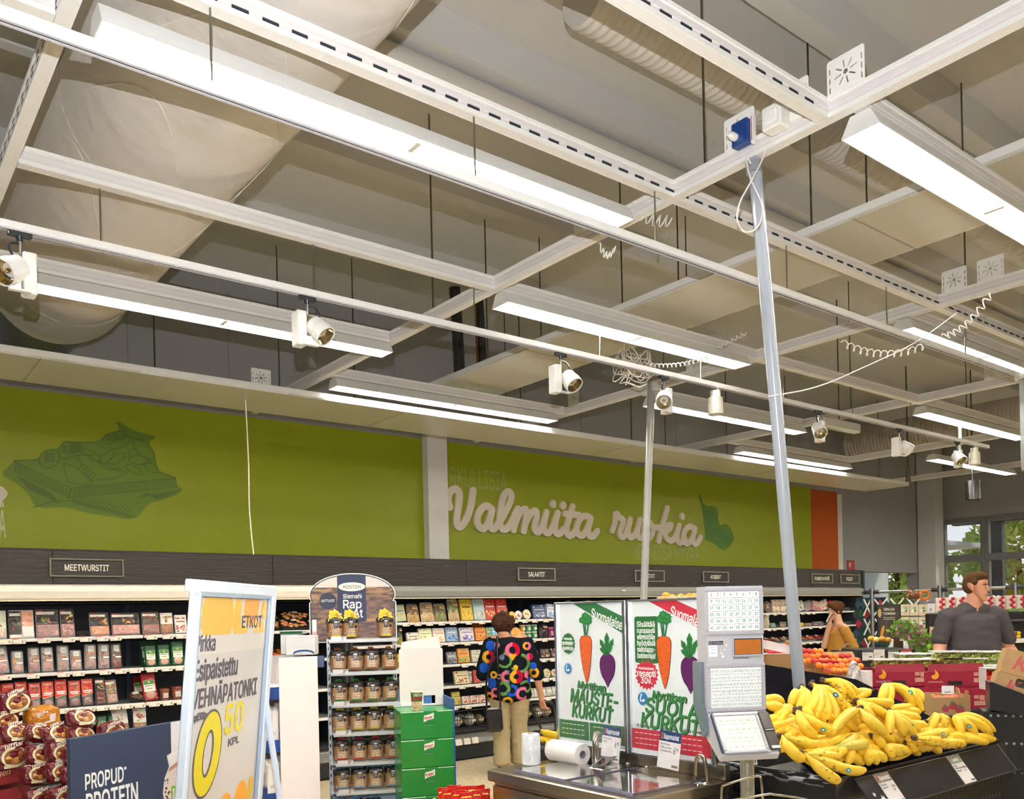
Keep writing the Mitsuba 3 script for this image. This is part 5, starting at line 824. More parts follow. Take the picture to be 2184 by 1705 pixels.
for px_ in (701, 840):
    m = MB().box((xx(px_) - .011, 0, .0), (xx(px_) + .011, zz(1362), .03), '#dfe5ee', .002, RF)
    for z_ in np.arange(.1, zz(1366), .045): m.box((xx(px_) - .004, z_, .0302), (xx(px_) + .004, z_ + .02, .0308), '#2b3140', 0, RF)
    m.part(t, 'upright', 'm_gloss')
MB().box((xx(702), .05, -.012), (xx(840), zz(1600), -.006), '#aebdd6', 0, RF).box((xx(702), 0, -.1), (xx(838), .05, .29), '#c9ced6', .006, RF).part(t, 'back_panel', 'm_paint')
MB().box((xx(668), zz(1412), .02), (xx(668) + .003, zz(1276), .26), '#fff', 0, RF).part(t, 'side_guard', 'm_acrylic')
MB().box((xx(668) + .004, zz(1392), .2), (xx(668) + .03, zz(1320), .24), '#d9cfc4', .003, RF).box((xx(668) + .006, zz(1385), .2405), (xx(668) + .028, zz(1345), .2412), '#a83a3c', 0, RF).box((xx(666), zz(1418), .19), (xx(668) + .07, zz(1394), .25), '#24365e', .003, RF).part(t, 'side_carton', 'm_gloss', 'narrow printed carton clipped to the clear side guard')
def bread(bow, big):
    P = Proto('bread_bag', 'bread bag'); s = sphere(3); v = np.array(s.vertices); v = np.sign(v) * np.abs(v) ** .38 * [.047, .036, .062]; v += (meshkit.fbm(v * 45, 3, 4) - .5)[:, None] * v * .3; v[:, 2] += .062
    f = s.faces; ce = v[f].mean(1); fc = np.array([jit('#1c1918' if c[2] > .088 else ('#8a6744' if c[2] > .012 else '#6d5238'), RD, .12) for c in ce]); b = MB().add((v, f), None, None, True, fc); P.add('bag', b, 'm_film')
    l = MB().box((-.031, -.0375, .018), (.031, -.034, .078), '#a37f5e', .004).box((-.012, -.039, .062), (.013, -.034, .095), '#2a2a30', .003).prism(sa.scale(sg.Point(0, 0).buffer(1, 8), .012, .005), .003, '#dcdce0', WALLF((0, -.0385, .098))).prism(sg.Point(.026, .07).buffer(.009, 6), .003, '#2b2b30', WALLF((0, -.036, 0)))
    for j in range(3): l.text(['LEIPÄ', 'SIEMEN', 'KAURA'][j], .010, '#efe2d0', WALLF((0, -.0372, .05 - .0135 * j)), .042 - .004 * (j == 0), True, True, .0012)
    for j in range(2): l.text('RAP' if j == 0 else 'AT', .009, '#d9d9de', WALLF((0, -.0392, .081 - .012 * j)), .018, True, True, .0008)
    l.box((-.028, -.0378, .012), (.028, -.034, .022), bow, .001); P.add('label', l, 'm_gloss')
    q = MB(); n = 9 if big else 6; c = np.array([0, -.012 if big else 0, .125 if big else .120])
    for j in range(n):
        a_ = 2 * math.pi * j / n + .3; L = (.05 if big else .026) * RD.uniform(.85, 1.15); d = np.array([math.cos(a_), -.35, math.sin(a_) * (1 if big else .6) + .25]); d /= np.linalg.norm(d); e = np.cross(d, [0, 1, 0]); e /= np.linalg.norm(e) + 1e-9
        w_ = L * .42; P4 = np.array([c, c + d * L * .55 + e * w_, c + d * L, c + d * L * .55 - e * w_, c + d * L * .5 + np.array([0, -.010, 0])]); q.add((np.vstack([P4, P4 + [0, .003, 0]]), np.array([[0, 4, 1], [1, 4, 2], [2, 4, 3], [3, 4, 0], [5, 6, 9], [6, 7, 9], [7, 8, 9], [8, 5, 9]])), jit(bow, RD, .1), None, True)
    q.ball(c, (.010, .01, .010), jit(bow, RD, .1), 1); P.add('gathered_top', q, 'm_film'); return P
cols = [('yellow', '#e3c94a', True), ('orange', '#8a4a1e', False), ('green', '#1f6a2a', False), ('yellow', '#b9a91e', False), ('red', '#a81e1e', False), ('blue', '#4a86b4', False), ('blue', '#4a8fc0', False)]
for k, (cn, cc, big) in enumerate(cols):
    P = bread(cc, big)
    pxs = [715, 745, 816] if k == 0 else ([718, 750, 785] if k == 6 else [719 + .4 * fx[k], 753 + .6 * fx[k], 786 + .6 * fx[k], 822 + .4 * fx[k]])
    for j, px_ in enumerate(pxs):
        P.place(RF @ tr(xx(px_), zz(shy[k]) + .001, .225, rx=-90) @ tr(0, 0, 0, rz=RD.uniform(-9, 9) + 0, s=1.0), f'{cn} topped bread bag, {ORD[j]} from the left on the {["top", "second", "third", "fourth", "fifth", "sixth", "lowest visible"][k]} rack shelf', 'seed bread bags')
# --- green cartons with a white display card
gf = lambda p, w: None
o = at_d(854, 1520, 4.80); o2 = at_d(966, 1515, 4.88); gw = np.linalg.norm((o2 - o)[:2]); GX = np.array([*(o2 - o)[:2], 0]) / gw; ztop = o[2]
def GB(z): return fr((o[0], o[1], z), GX, Z3)
bh = .158
for k in range(6):
    z1 = ztop - bh * k; z0 = max(z1 - bh + .002, 0.06)
    t = thing('green_carton', f'green cardboard carton with a white ribbon logo, {["topmost", "second", "third", "fourth", "fifth", "lowest"][k]} of its stack', 'carton'); Q = GB(z0); hh = z1 - z0
    MB().box((0, 0, -.27), (gw, hh, 0), '#24803a', .003, Q).box((.0, hh - .006, -.0005), (.13, hh - .001, .0012), '#c4e0c8', 0, Q).box((.205, hh - .006, -.0005), (gw, hh - .001, .0012), '#bfe0c4', 0, Q).part(t, 'box', 'm_gloss')
    MB().prism([(.128, hh - .062), (.15, hh - .052), (.185, hh - .045), (.187, hh - .01), (.16, hh - .02), (.13, hh - .026)], .0012, '#ece6dc', Q).part(t, 'ribbon', 'm_gloss'); MB().text('Knorr', .017, '#a52a3c', Q @ tr(.1575, hh - .045, .0012, rz=10), .046, True, True).part(t, 'lettering', 'm_gloss')
    MB().box((.13, hh - .078, -.004), (.19, hh - .072, .001), '#14562a', .001, Q).box((.13, hh - .0795, 0), (.187, hh - .078, .0014), '#a8d0ae', 0, Q).part(t, 'hand_hole', 'm_gloss')
t = thing('carton_display', 'blue and white cardboard tray behind the green cartons with a blank white display card', 'display stand')
Q = GB(0); MB().box((gw + .001, .0, -.32), (gw + .012, ztop + .06, -.01), '#2b5590', .001, Q).box((.0, ztop + .002, -.30), (gw, ztop + .012, -.272), '#d9d9dc', 0, Q).box((0, 0, -.32), (gw, .055, 0), '#2b5590', 0, Q).box((.03, ztop - .02, -.30), (.23, ztop + .10, -.292), '#3f66a0', 0, Q).part(t, 'tray', 'm_paint')
cx0, cx1 = .04, gw + .005; card = sg.box(cx0, ztop + .01, cx1, ztop + .34).buffer(-.015).buffer(.015).difference(sg.box(cx0 + .14, ztop, cx0 + .21, ztop + .06)); MB().prism(card, .004, '#e6dfdb', Q @ tr(0, 0, -.29)).part(t, 'display_card', 'm_paint', 'blank white display card with rounded corners'); MB().prism([(cx0 + .025, ztop + .325), (cx0 + .25, ztop + .325), (cx0 + .24, ztop + .41), (cx0 + .015, ztop + .378)], .002, '#e9e5e2', Q @ tr(0, 0, -.297)).part(t, 'paper_sheet', 'm_paint', 'tilted white paper behind the card')
nc = Proto('noodle_cup', 'cup'); nc.add('cup', MB().lathe([(.001, 0), (.026, 0), (.034, .10), (.035, .104), (.033, .106), (.001, .106)], '#d9c9a0', 20, None, 30), 'm_gloss').add('label', MB().lathe([(.0302, .05), (.0342, .10)], '#4a6a3a', 20, None, 30).lathe([(.0302, .052), (.0325, .075)], '#9a3a3a', 20, None, 30), 'm_gloss')
lt = MB().text('TASTA', .014, '#efe9dc', WALLF((0, -.0355, .08)), .05, True, True, .003)
for j in range(14): lt.ball((RD.uniform(-.02, .02), -.0285 - RD.uniform(0, .002), RD.uniform(.01, .045)), (.005, .003, .003), jit('#b9854a', RD, .2), 1)
nc.add('print', lt, 'm_gloss')
nc.place(GB(ztop + .0015) @ tr(.10, 0, -.05, rx=-90), 'noodle cup standing upright on the green cartons')
for j, (x_, z_) in enumerate([(.05, -.12), (.17, -.15), (.22, -.1), (.145, -.22), (.06, -.21)]): nc.place(GB(ztop - .07) @ tr(x_, 0, z_, rx=-90), f'noodle cup sunk in the top green carton, {ORD[j]} one', 'noodle cups in the carton') if 0 else None
# --- red and yellow pouches
rp = Proto('snack_pouch', 'pouch'); rp.add('pouch', MB().box((-.03, -.012, 0), (.03, .012, .085), '#e8c51c', .008).box((-.034, -.003, .08), (.034, .003, .105), '#c01a1c', .001), 'm_film').add('print', MB().box((-.031, -.0135, .05), (.031, -.008, .082), '#c2181a', .003).box((-.03, -.0138, .045), (.03, -.008, .05), '#f0e2a8'), 'm_film')
for j, (px, py, d_) in enumerate([(958, 1690, 4.15), (977, 1693, 4.12), (996, 1697, 4.08), (1014, 1693, 4.16), (1031, 1690, 4.2), (966, 1682, 4.3), (985, 1684, 4.28), (1004, 1683, 4.3), (1022, 1682, 4.34), (946, 1687, 4.28)]):
    p_ = at_d(px, py, d_); rp.place(fr((p_[0], p_[1], p_[2] - .09), RT * .98 + FW * .2, FW) @ tr(0, 0, 0, ry=RD.uniform(-4, 4)), f'red topped yellow snack pouch, {"front" if j < 5 else "back"} row, {ORD[j % 5]} from the left')
p_ = at_d(988, 1712, 4.2); Q = fr((p_[0], p_[1], 0), RT * .98 + FW * .2, Z3); zb = p_[2] - .055; t = thing('pouch_stand', 'low stand holding the red and yellow snack pouches', 'display stand'); MB().box((-.13, 0, -.25), (.14, zb - .02, .1), '#8a1a1c', .004, Q).part(t, 'body', 'm_paint')
# ================================================================== PICKLE COUNTER, POSTERS, SCALE
def steel(p, n, uv): return mi.Color3f(lin('#a39a8c')) * (0.86 + 0.2 * mikit.noise(p.x * 3, p.y * 3, p.z * 260))
bsdf('m_steel', {'type': 'principled', 'base_color': mikit.proc(steel), 'metallic': 1.0, 'roughness': 0.27, 'specular': 0.5})
KX0, KX1, KY0, KY1, KZ = 2.43, 3.02, 2.365, 3.32, 0.87
t = thing('pickle_counter', 'stainless steel pickle counter with drawers and clear lids in the foreground', 'counter')
MB().box((KX0, KY0, KZ - .055), (KX1, KY1, KZ), '#aaa', .006).part(t, 'worktop', 'm_steel'); MB().box((KX0 + .035, KY0 + .01, .06), (KX1, KY1 - .01, KZ - .056), '#999', .003).part(t, 'body', 'm_steel')
MB().box((KX1 - .035, KY0, KZ), (KX1, KY1 + .1, KZ + .07), '#aaa', .004).part(t, 'backsplash', 'm_steel')
for j, (a, b) in enumerate(((KY0 + .015, 2.80), (2.81, KY1 - .015))):
    d = MB().box((KX0 + .02, a, .30), (KX0 + .036, b, KZ - .075), '#999', .003).part(t, 'drawer', 'm_steel'); c_ = (a + b) / 2 + .02
    MB().box((KX0 - .012, c_ - .08, .725), (KX0 - .004, c_ + .08, .752), '#cfd6de', .003).box((KX0 - .012, c_ - .08, .725), (KX0 + .021, c_ - .072, .752), '#c4cbd2', .002).box((KX0 - .012, c_ + .072, .725), (KX0 + .021, c_ + .08, .752), '#c4cbd2', .002).part(d, 'handle', 'm_metal')
for j, (a, b) in enumerate(((2.425, 2.77), (2.83, 3.16))):
    MB().box((KX0 + .07, a, KZ + .0005), (KX1 - .1, b, KZ + .002), '#55524c').part(t, 'basin_rim', 'm_steel')
    l = thing('clear_lid', ['clear acrylic lid on the right half of the pickle counter', 'clear acrylic lid on the left half of the pickle counter'][j], 'lid')
    MB().box((KX0 + .05, a - .01, KZ + .010), (KX1 - .09, b + .01, KZ + .0135), '#fff').part(l, 'sheet', 'm_acrylic'); MB().box((KX0 + .046, a - .012, KZ + .002), (KX0 + .051, b + .012, KZ + .0135), '#7d7f96').box((KX0 + .046, a - .013, KZ + .006), (KX1 - .09, a - .0105, KZ + .0135), '#5a5a72').part(l, 'edge', 'm_gloss')
    for y_ in (a + .03, b - .03): MB().lathe([(.001, 0), (.012, 0), (.012, .026), (.001, .026)], '#9aa0a6', 12, fr((KX1 - .115, y_, KZ + .0135), X3, -Y3) @ tr(0, 0, -.0)).part(l, 'hinge', 'm_chrome') if 0 else MB().ball((KX1 - .115, y_, KZ + .022), (.012, .010, .009), '#aeb3b8', 2).part(l, 'hinge', 'm_chrome')
one('divider_panel', 'upright clear acrylic divider in the middle of the pickle counter', 'divider', MB().box((KX0 + .12, 2.797, KZ + .001), (KX1 - .04, 2.801, KZ + .22), '#fff'), 'm_acrylic')
# posters
def star(n, r0, r1, c=(0, 0), sx=1): return sg.Polygon([(c[0] + sx * (r0 if k % 2 else r1) * math.cos(math.pi * k / n), c[1] + (r0 if k % 2 else r1) * math.sin(math.pi * k / n)) for k in range(2 * n)])
GRN, RED, DG = '#3a7048', '#c23a48', '#2f6a3c'
def swan(m, F, c, r):
    m.prism(sa.scale(sg.Point(c).buffer(1, 20), r, r), .0012, '#3a7fbc', F @ tr(0, 0, .0016)); G = F @ tr(c[0], c[1], .003)
    m.prism(sg.LineString(chaikin([(-.12 * r, .62 * r), (-.35 * r, .68 * r), (-.32 * r, .35 * r), (-.5 * r, -.1 * r), (-.5 * r, -.4 * r), (-.1 * r, -.42 * r)])).buffer(.09 * r), .001, '#eef2f6', G)
    for q in (((-.3, -.48), (.0, -.1), (.45, -.05), (.35, -.2), (.6, -.2), (.45, -.35), (.2, -.5)),): m.prism([(x_ * r, y_ * r) for x_, y_ in q], .001, '#eef2f6', G)
    m.prism(shapely.union_all([sg.Point(c[0] + 1.14 * r * math.cos(a), c[1] + 1.14 * r * math.sin(a)).buffer(.03 * r, 3) for a in np.linspace(0, 6.28, 44)]), .0008, '#7fb0d8', F @ tr(0, 0, .0016))
def carrot(m, F, x0, y0, s):
    """a plain carrot with a leafy top, flat print"""
    prof = [(-.062, .40), (-.045, .435), (0, .45), (.045, .435), (.062, .40), (.060, .33), (.05, .22), (.036, .10), (.02, .03), (.004, -.02), (-.012, .03), (-.034, .12), (-.052, .24), (-.06, .34)]; G = F @ tr(x0, y0, .0016)
    m.prism(sg.Polygon([(a * s, b * s) for a, b in prof]).buffer(.004 * s), .001, '#5a2a1c', G).prism([(a * s, b * s) for a, b in prof], .0016, '#d9622e', G)
    for k in range(9): yk = (.08 + .036 * k) * s; sx_ = .02 + .004 * k; m.prism(sg.LineString([((-1) ** k * sx_ * s, yk), ((-1) ** k * (sx_ - .02) * s, yk - .004)]).buffer(.0016 * s), .0022, '#8a3a1c', G)
    for a, b in ((-.02, .56), (0, .58), (.035, .57)): m.prism(sg.LineString([(a * .3 * s, .44 * s), (a * s, b * s)]).buffer(.006 * s), .0015, '#2f6a4a', G)
    for a, b, r in ((-.035, .60, .032), (.0, .64, .036), (.04, .62, .034), (.02, .58, .03), (-.01, .59, .028), (.05, .585, .022)): m.prism(star(8, r * .8 * s, r * 1.12 * s, (a * s, b * s)), .002, '#2f7440', G).prism(sg.Point(a * s, b * s).buffer(r * .45 * s, 5), .0026, '#3a8548', G)
def beet(m, F, x0, y0, s):
    """a plain beetroot with leaves, flat print"""
    G = F @ tr(x0, y0, .0016); body = sg.Polygon(chaikin([(0, -.03), (-.03, .02), (-.06, .05), (-.085, .12), (-.08, .19), (-.04, .225), (0, .23), (.04, .225), (.08, .19), (.085, .12), (.06, .05), (.03, .02), (0, -.03)], 2) * s); m.prism(body.buffer(.004 * s), .001, '#2a0f2c', G).prism(body, .0016, '#59235e', G)
    for a, l, w in ((0, .18, .03), (-.55, .15, .024), (.5, .15, .024), (-.95, .10, .018)):
        d = np.array([math.sin(a), math.cos(a)]); e = np.array([d[1], -d[0]]); b0 = np.array([0, .22]); pts = [b0 - e * .005, b0 + d * l * .4 - e * w, b0 + d * l * .6 - e * w * .7, b0 + d * l * .75 - e * w * .9, b0 + d * l, b0 + d * l * .75 + e * w * .9, b0 + d * l * .6 + e * w * .7, b0 + d * l * .4 + e * w, b0 + e * .005]; m.prism(sg.Polygon([q * s for q in pts]).buffer(0), .0018, '#2f7440', G).prism(sg.LineString([b0 * s, (b0 + d * l * .8) * s]).buffer(.002 * s), .0026, '#1f4f2c', G)
def poster(yl, idx):
    """left edge at Y = yl; the poster runs 0.50 m towards -Y, 0.715 m tall; u from 0 to 1, v from 0 (bottom) to 1"""
    W, Hh = .482, .715; c = RED if idx else GRN; t = thing('poster_frame', ['framed white pickle poster with green trim, left one, above the pickle counter', 'framed white pickle poster with red trim, right one, behind the scale'][idx], 'poster'); F = SIDEF((2.985, yl, KZ + .062))
    f = MB()
    for lo, hi in (((-.018, 0), (.004, Hh + .01)), ((W - .004, 0), (W + .018, Hh + .01)), ((-.018, -.008), (W + .018, .006)), ((-.018, Hh), (W + .018, Hh + .01))): f.box((*lo, -.012), (*hi, .012), '#b4bac4', .003, F)
    for x_ in (.0, W - .006): f.box((x_, .004, .0), (x_ + .005, Hh, .009), '#e9edf2', 0, F)
    f.part(t, 'frame', 'm_metal'); MB().box((0, 0, -.006), (W, Hh, 0), '#e4eaf0', 0, F).part(t, 'sheet', 'm_gloss')
    b = MB().prism([(W * .26, Hh), (W * .60, Hh), (W, Hh * .90), (W, Hh * .785)], .001, c, F @ tr(0, 0, .0006)); k = math.degrees(math.atan2(-Hh * .10, W * .4))
    b.box((0, Hh * .035, .0004), (W * .455, Hh * .165, .0014), c, 0, F).box((W * .47, Hh * .035, .0004), (W, Hh * .165, .0014), c, 0, F)
    if idx: b.prism(sg.box(W * .09, Hh * .615, W * .34, Hh * .885).buffer(.012), .001, DG, F @ tr(0, 0, .0006)).prism(star(20, .062, .074, (W * .21, Hh * .525)), .001, RED, F @ tr(0, 0, .0006))
    else: b.prism(star(20, .048, .057, (W * .165, Hh * .715), .95), .001, DG, F @ tr(0, 0, .0006))
    b.part(t, 'colour_fields', 'm_gloss')
    v = MB(); carrot(v, F @ np.diag([1.35, 1, 1, 1]), W * .44 / 1.35, Hh * .455, .51); beet(v, F, W * .755, Hh * .45, .62); v.part(t, 'vegetable_print', 'm_gloss', 'printed carrot and beetroot')
    l = MB(); w_ = '#eef0f0'; l.text('Suomalaiset', .046, w_, F @ tr(W * .52, Hh * .905, .0018, rz=-17), W * .50, True)
    for j, q in enumerate(('-------', '------', '-----')): 
        for h2 in (0, 1): 
            for s2 in range(6): l.box((W * (.04 + .485 * h2 + .06 * s2), Hh * (.135 - .035 * j), .0014), (W * (.04 + .485 * h2 + .06 * s2 + .045), Hh * (.135 - .035 * j) + .004, .002), '#c9d6cc' if not idx else '#e6c0c4', 0, F)
    if idx:
        for j, q in enumerate(('Sisältää', 'runsaasti', 'elimistölle', 'hyödyllisiä', 'maitohappo-', 'bakteereja!')): l.text(q, .024, w_, F @ tr(W * .215, Hh * (.835 - .041 * j), .0018), W * .235, True, True)
        l.text('Perinteinen', .012, w_, F @ tr(W * .21, Hh * .555, .0018), W * .2, True, True).text('resepti', .03, w_, F @ tr(W * .21, Hh * .51, .0018), W * .24, True, True).text('30v.', .028, w_, F @ tr(W * .21, Hh * .465, .0018), W * .15, True, True)
    else:
        for j, (q, h2) in enumerate((('Valikoituja', .012), ('avomaan-', .022), ('kurkkuja', .020))): l.text(q, h2, w_, F @ tr(W * .165, Hh * (.742 - .036 * j), .0018), W * [.13, .19, .16][j], True, True)
    swan(l, F, (W * .155, Hh * (.535 if not idx else .365)), .027 if not idx else .03)
    l.part(t, 'lettering', 'm_gloss', 'small white lettering and a blue swan emblem')
    g = MB()
    for j, (q, h2, y_, x0_, w2) in enumerate((('Myrttisen', .035, .405 if not idx else .375, .30 if not idx else .28, .42), (('MAUSTE-', 'SUOLA')[idx], .068, .30 if not idx else .28, .18, (.70, .66)[idx]), ('KURKUT', .068, .195 if not idx else .18, .20 if not idx else .12, (.60, .72)[idx]))):
        for dx_, col, z_ in ((.003, '#1f3a26', .0014), (0, '#3a8046', .0026)): g.text(q, h2, col, F @ tr(W * x0_ + dx_, Hh * y_ - dx_, z_, rz=-2 if j else -3), W * w2, True, False, .0012, .14)
    if idx: g.text('Ei sisällä etikkaa eikä sokeria. Sisältää runsaasti valko-', .0135, '#4a4a55', F @ tr(W * .07, Hh * .178, .001), W * .98, False)
    g.part(t, 'product_name', 'm_gloss', 'green brush style product name'); return t
poster(3.425, 0); poster(2.905, 1)
one('poster_post', 'grey aluminium post between the two pickle posters', 'post', MB().box((2.975, 2.907, KZ + .058), (2.998, 2.922, KZ + .79), '#9aa2ae', .003).box((2.97, 2.904, KZ + .79), (3.0, 2.926, KZ + .797), '#2a2a2e'), 'm_metal')
def price_card(label, F, w, h, price, lines, head='#2f426e', word='Supermarket', logo=True):
    t = thing('price_card', label, 'price card'); MB().box((0, 0, -.001), (w, h, 0), '#e9e8ea', 0, F).part(t, 'card', 'm_gloss'); MB().box((0, h * .72, 0), (w, h, .0008), head, 0, F).part(t, 'header', 'm_gloss')
    m = MB().text(word, h * .13, '#f0f0f2', F @ tr(w * (.2 if logo else .25), h * .79, .0008), w * (.7 if logo else .5), True, False, .0008)
    if logo: m.box((w * .07, h * .78, .0008), (w * .16, h * .93, .0016), '#d9702a', 0, F).text('K', h * .1, '#2a2a3a', F @ tr(w * .085, h * .81, .0017), w * .06, True, False, .0006)
    m.text(price[0], h * .17, '#3a3a4a', F @ tr(w * .70, h * .42, 0), w * .09, False, False, .0008).text(price[1], h * .08, '#3a3a4a', F @ tr(w * .81, h * .5, 0), w * .11, False, False, .0008)
    for j, q in enumerate(lines): m.text(q, h * .055, '#6a6a74', F @ tr(w * .08, h * (.62 - .09 * j), 0), None, False, False, .0006)
    m.box((w * .66, h * .06, 0), (w * .94, h * .12, .0006), '#6a6a74', 0, F); m.part(t, 'lettering', 'm_gloss'); return t
price_card('price card with a navy header in front of the left pickle poster', fr((2.915, 3.055, KZ + .02), (0, -1, -.04), (.12, 0, 1)), .125, .165, ('6', '95'), ['Mausteku', 'rkut']); price_card('price card with a navy header in front of the right pickle poster', fr((2.90, 2.675, KZ + .035), (0, -1, -.05), (.12, 0, 1)), .125, .165, ('6', '95'), ['Myrttisen', 'Valkosipuli', 'Suolakurkku'])
# rolls, tongs, handle
t = thing('paper_roll', 'upright roll of clear bags on the left corner of the pickle counter', 'roll'); MB().lathe([(.012, .002), (.043, .002), (.046, .01), (.0455, .14), (.043, .15), (.012, .15)], '#e9eef2', 26, tr(2.66, 3.27, KZ), 40).part(t, 'bags', 'm_film'); MB().lathe([(.012, .1505), (.015, .1505), (.015, .152), (.012, .152)], '#b9a88a', 14, tr(2.66, 3.27, KZ), False).part(t, 'core', 'm_paint')
t = thing('paper_roll', 'white paper roll lying on its side in front of the left pickle poster', 'roll'); Q = fr((2.84, 3.235, KZ + .056), (.25, .0, 1), (1, 0, -.25)); Q = fr((2.80, 3.275, KZ + .056), (0, 0, 1), np.cross((-.0, -1, 0), (0, 0, 1))); MB().lathe([(.017, 0), (.05, 0), (.053, .006), (.053, .215), (.05, .22), (.017, .22)], '#f2efec', 28, Q, 40).part(t, 'paper', 'm_paint'); MB().lathe([(.017, -.001), (.02, -.002), (.02, .222), (.017, .222), (.0165, .1)], '#9a9ea4', 16, Q, 40).part(t, 'core', 'm_paint')
t = thing('serving_tongs', 'bent metal serving tongs holder beside the paper roll', 'tongs'); MB().tube(chaikin3([(2.83, 2.985, KZ + .16), (2.80, 2.965, KZ + .15), (2.78, 2.945, KZ + .06), (2.775, 2.94, KZ + .012)]), .016, '#c9c6bd', 10).part(t, 'grip', 'm_chrome'); MB().add(cbox(.10, .085, .004, .002), '#d9d9d9', tr(2.79, 2.90, KZ + .045, rx=-32)).box((2.74, 2.86, KZ + .002), (2.84, 2.95, KZ + .018), '#b9b6ae', .004).part(t, 'holder', 'm_chrome')
t = thing('lid_handle', 'arched metal handle standing near the right end of the pickle counter', 'handle'); MB().tube(chaikin3([(2.90, 2.455, KZ + .003), (2.90, 2.452, KZ + .09), (2.905, 2.43, KZ + .118), (2.905, 2.405, KZ + .10), (2.91, 2.40, KZ + .003)]), .0085, '#d9d3c4', 10).part(t, 'arch', 'm_chrome'); MB().lathe([(.001, 0), (.055, 0), (.05, .007), (.001, .008)], '#c9c9c6', 22, tr(2.905, 2.428, KZ + .0005), 30).part(t, 'plate', 'm_chrome')
one('side_glass', 'upright clear glass sheet at the right end of the pickle counter', 'glass', MB().box((2.44, KY0 - .012, .5), (3.02, KY0 - .006, KZ + .12), '#fff'), 'm_acrylic')
# ------------------------------------------------------------------ scale on a pole
SB = at_d(1596, 1430, 2.95); SX = RT * .985 - FW * .0 + FW * .17; SX /= np.linalg.norm(SX); sF = fr((SB[0], SB[1], 0), SX, Z3); k_ = 2.95 / FOC
sx = lambda px: (px - 1596) * k_ / .985
sz = lambda py: EYE - (py - 1300) * k_
t = thing('scale', 'grey self service scale with numbered keys on a steel pole in front of the bananas', 'scale')
xl, xr = sx(1507), sx(1630); GR, GR2, BG = '#b2b1b9', '#a4a5b0', '#66737f'
prof = sg.Polygon([(0, sz(1250)), (.0, sz(1520)), (.10, sz(1600)), (.085, sz(1612)), (-.03, sz(1570)), (-.085, sz(1500)), (-.085, sz(1250))])
def ext(p, x0, x1, col, m): return m.add(poly_mesh(p, x1 - x0), col, sF @ fr((x0, 0, 0), (0, 0, 1), (0, 1, 0)) @ np.eye(4)) 
Mx = np.eye(4); Mx[:3, 0], Mx[:3, 1], Mx[:3, 2] = (0, 0, 1), (0, 1, 0), (-1, 0, 0)
def side(p, x0, x1, col, m): A = Mx.copy(); A[0, 3] = x1; return m.add(poly_mesh(p, x1 - x0), col, sF @ A)
side(prof, xl - .002, xr + .002, GR, MB()).part(t, 'housing', 'm_gloss')
side(sg.Polygon([(-.03, sz(1411)), (-.03, sz(1500)), (.0, sz(1530)), (.0, sz(1560)), (-.03, sz(1572)), (-.11, sz(1505)), (-.11, sz(1411))]), xl - .012, xr + .012, BG, MB()).part(t, 'rear_shell', 'm_gloss')
SF = sF.copy()
def keypad(px0, px1, py0, py1, nc_, nr, n0, F, h_, frame, col='#e6eeee'):
    x0, x1, y0, y1 = px0, px1, py1, py0
    f = MB(); e = .014
    for lo, hi in (((x0 - e, y1), (x1 + e, y1 + e)), ((x0 - e, y0 - e), (x1 + e, y0)), ((x0 - e, y0), (x0, y1)), ((x1, y0), (x1 + e, y1))): f.box((*lo, .0), (*hi, .006), GR2, .003, F)
    f.part(t, 'key_frame', 'm_gloss'); MB().box((x0, y0, .0), (x1, y1, .0012), '#7a4a7a', 0, F).part(t, 'key_sheet', 'm_gloss')
    cw, ch = (x1 - x0) / nc_, (y1 - y0) / nr
    for r in range(nr):
        for c in range(nc_):
            n = n0 + r * nc_ + c; kx, ky = x0 + cw * c, y1 - ch * (r + 1); m = MB().box((kx + .0006, ky + .0006, .0012), (kx + cw - .0006, ky + ch - .0006, .0026), col, 0, F).text(str(n), h_, '#3f7a5c', F @ tr(kx + cw / 2, ky + ch * .3, .0026), min(cw * .6, h_ * .62 * len(str(n))), h_ > .008, True, .0005); m.part(t, 'key', 'm_paint')
keypad(sx(1509.5), sx(1623), sz(1261), sz(1345), 8, 6, 1, sF @ tr(0, 0, .0005), .0105, True)
keypad(sx(1511), sx(1624), sz(1423), sz(1508), 16, 6, 49, sF @ tr(0, 0, .0005), .0075, True)
kf = fr((0, sz(1520), .001), X3, (0, sz(1520) - sz(1600), -.10)); kl = math.hypot(sz(1520) - sz(1600), .10)
keypad(sx(1521), sx(1605), -.012, -kl + .018, 6, 4, 145, sF @ kf, .0075, True, '#eae9dc')
KF = sF @ kf
MB().box((sx(1611), -kl + .012, .0), (sx(1640) - .006, -.004, .010), '#3f3a38', .004, KF).box((sx(1613), -kl * .5, .010), (sx(1634), -kl * .5 + .012, .013), '#2a2625', .004, KF).box((sx(1613), -kl * .5 + .003, .013), (sx(1632), -kl * .5 + .005, .0135), '#d9dde0', 0, KF).box((sx(1616), -kl + .016, .010), (sx(1638) - .006, -kl + .026, .0105), '#d0d6dc', 0, KF).part(t, 'printer_flap', 'm_gloss', 'dark label printer flap')
MB().box((sx(1507), -kl + .008, .0), (sx(1512), -.004, .012), '#27314a', .003, KF).box((sx(1512), -kl + .004, 0), (sx(1606), -kl + .010, .010), '#8f919c', .003, KF).part(t, 'key_clamp', 'm_gloss')
MB().box((sx(1561), sz(1401), .0), (xr - .001, sz(1358), .006), GR2, .003, sF).box((sx(1564), sz(1396), .006), (xr - .006, sz(1362), .0065), '#2a2c38', 0, sF).part(t, 'display_frame', 'm_gloss')
bsdf('m_lcd', {'type': 'bumpmap', 'scale': 1.0, 'b': prin('#a8622a', .25, .5), 't': mikit.proc(crinkle)})
MB().box((sx(1565), sz(1395), .0065), (xr - .010, sz(1364), .0072), '#a8622a', 0, sF).part(t, 'display', 'm_lcd', 'blank orange display')
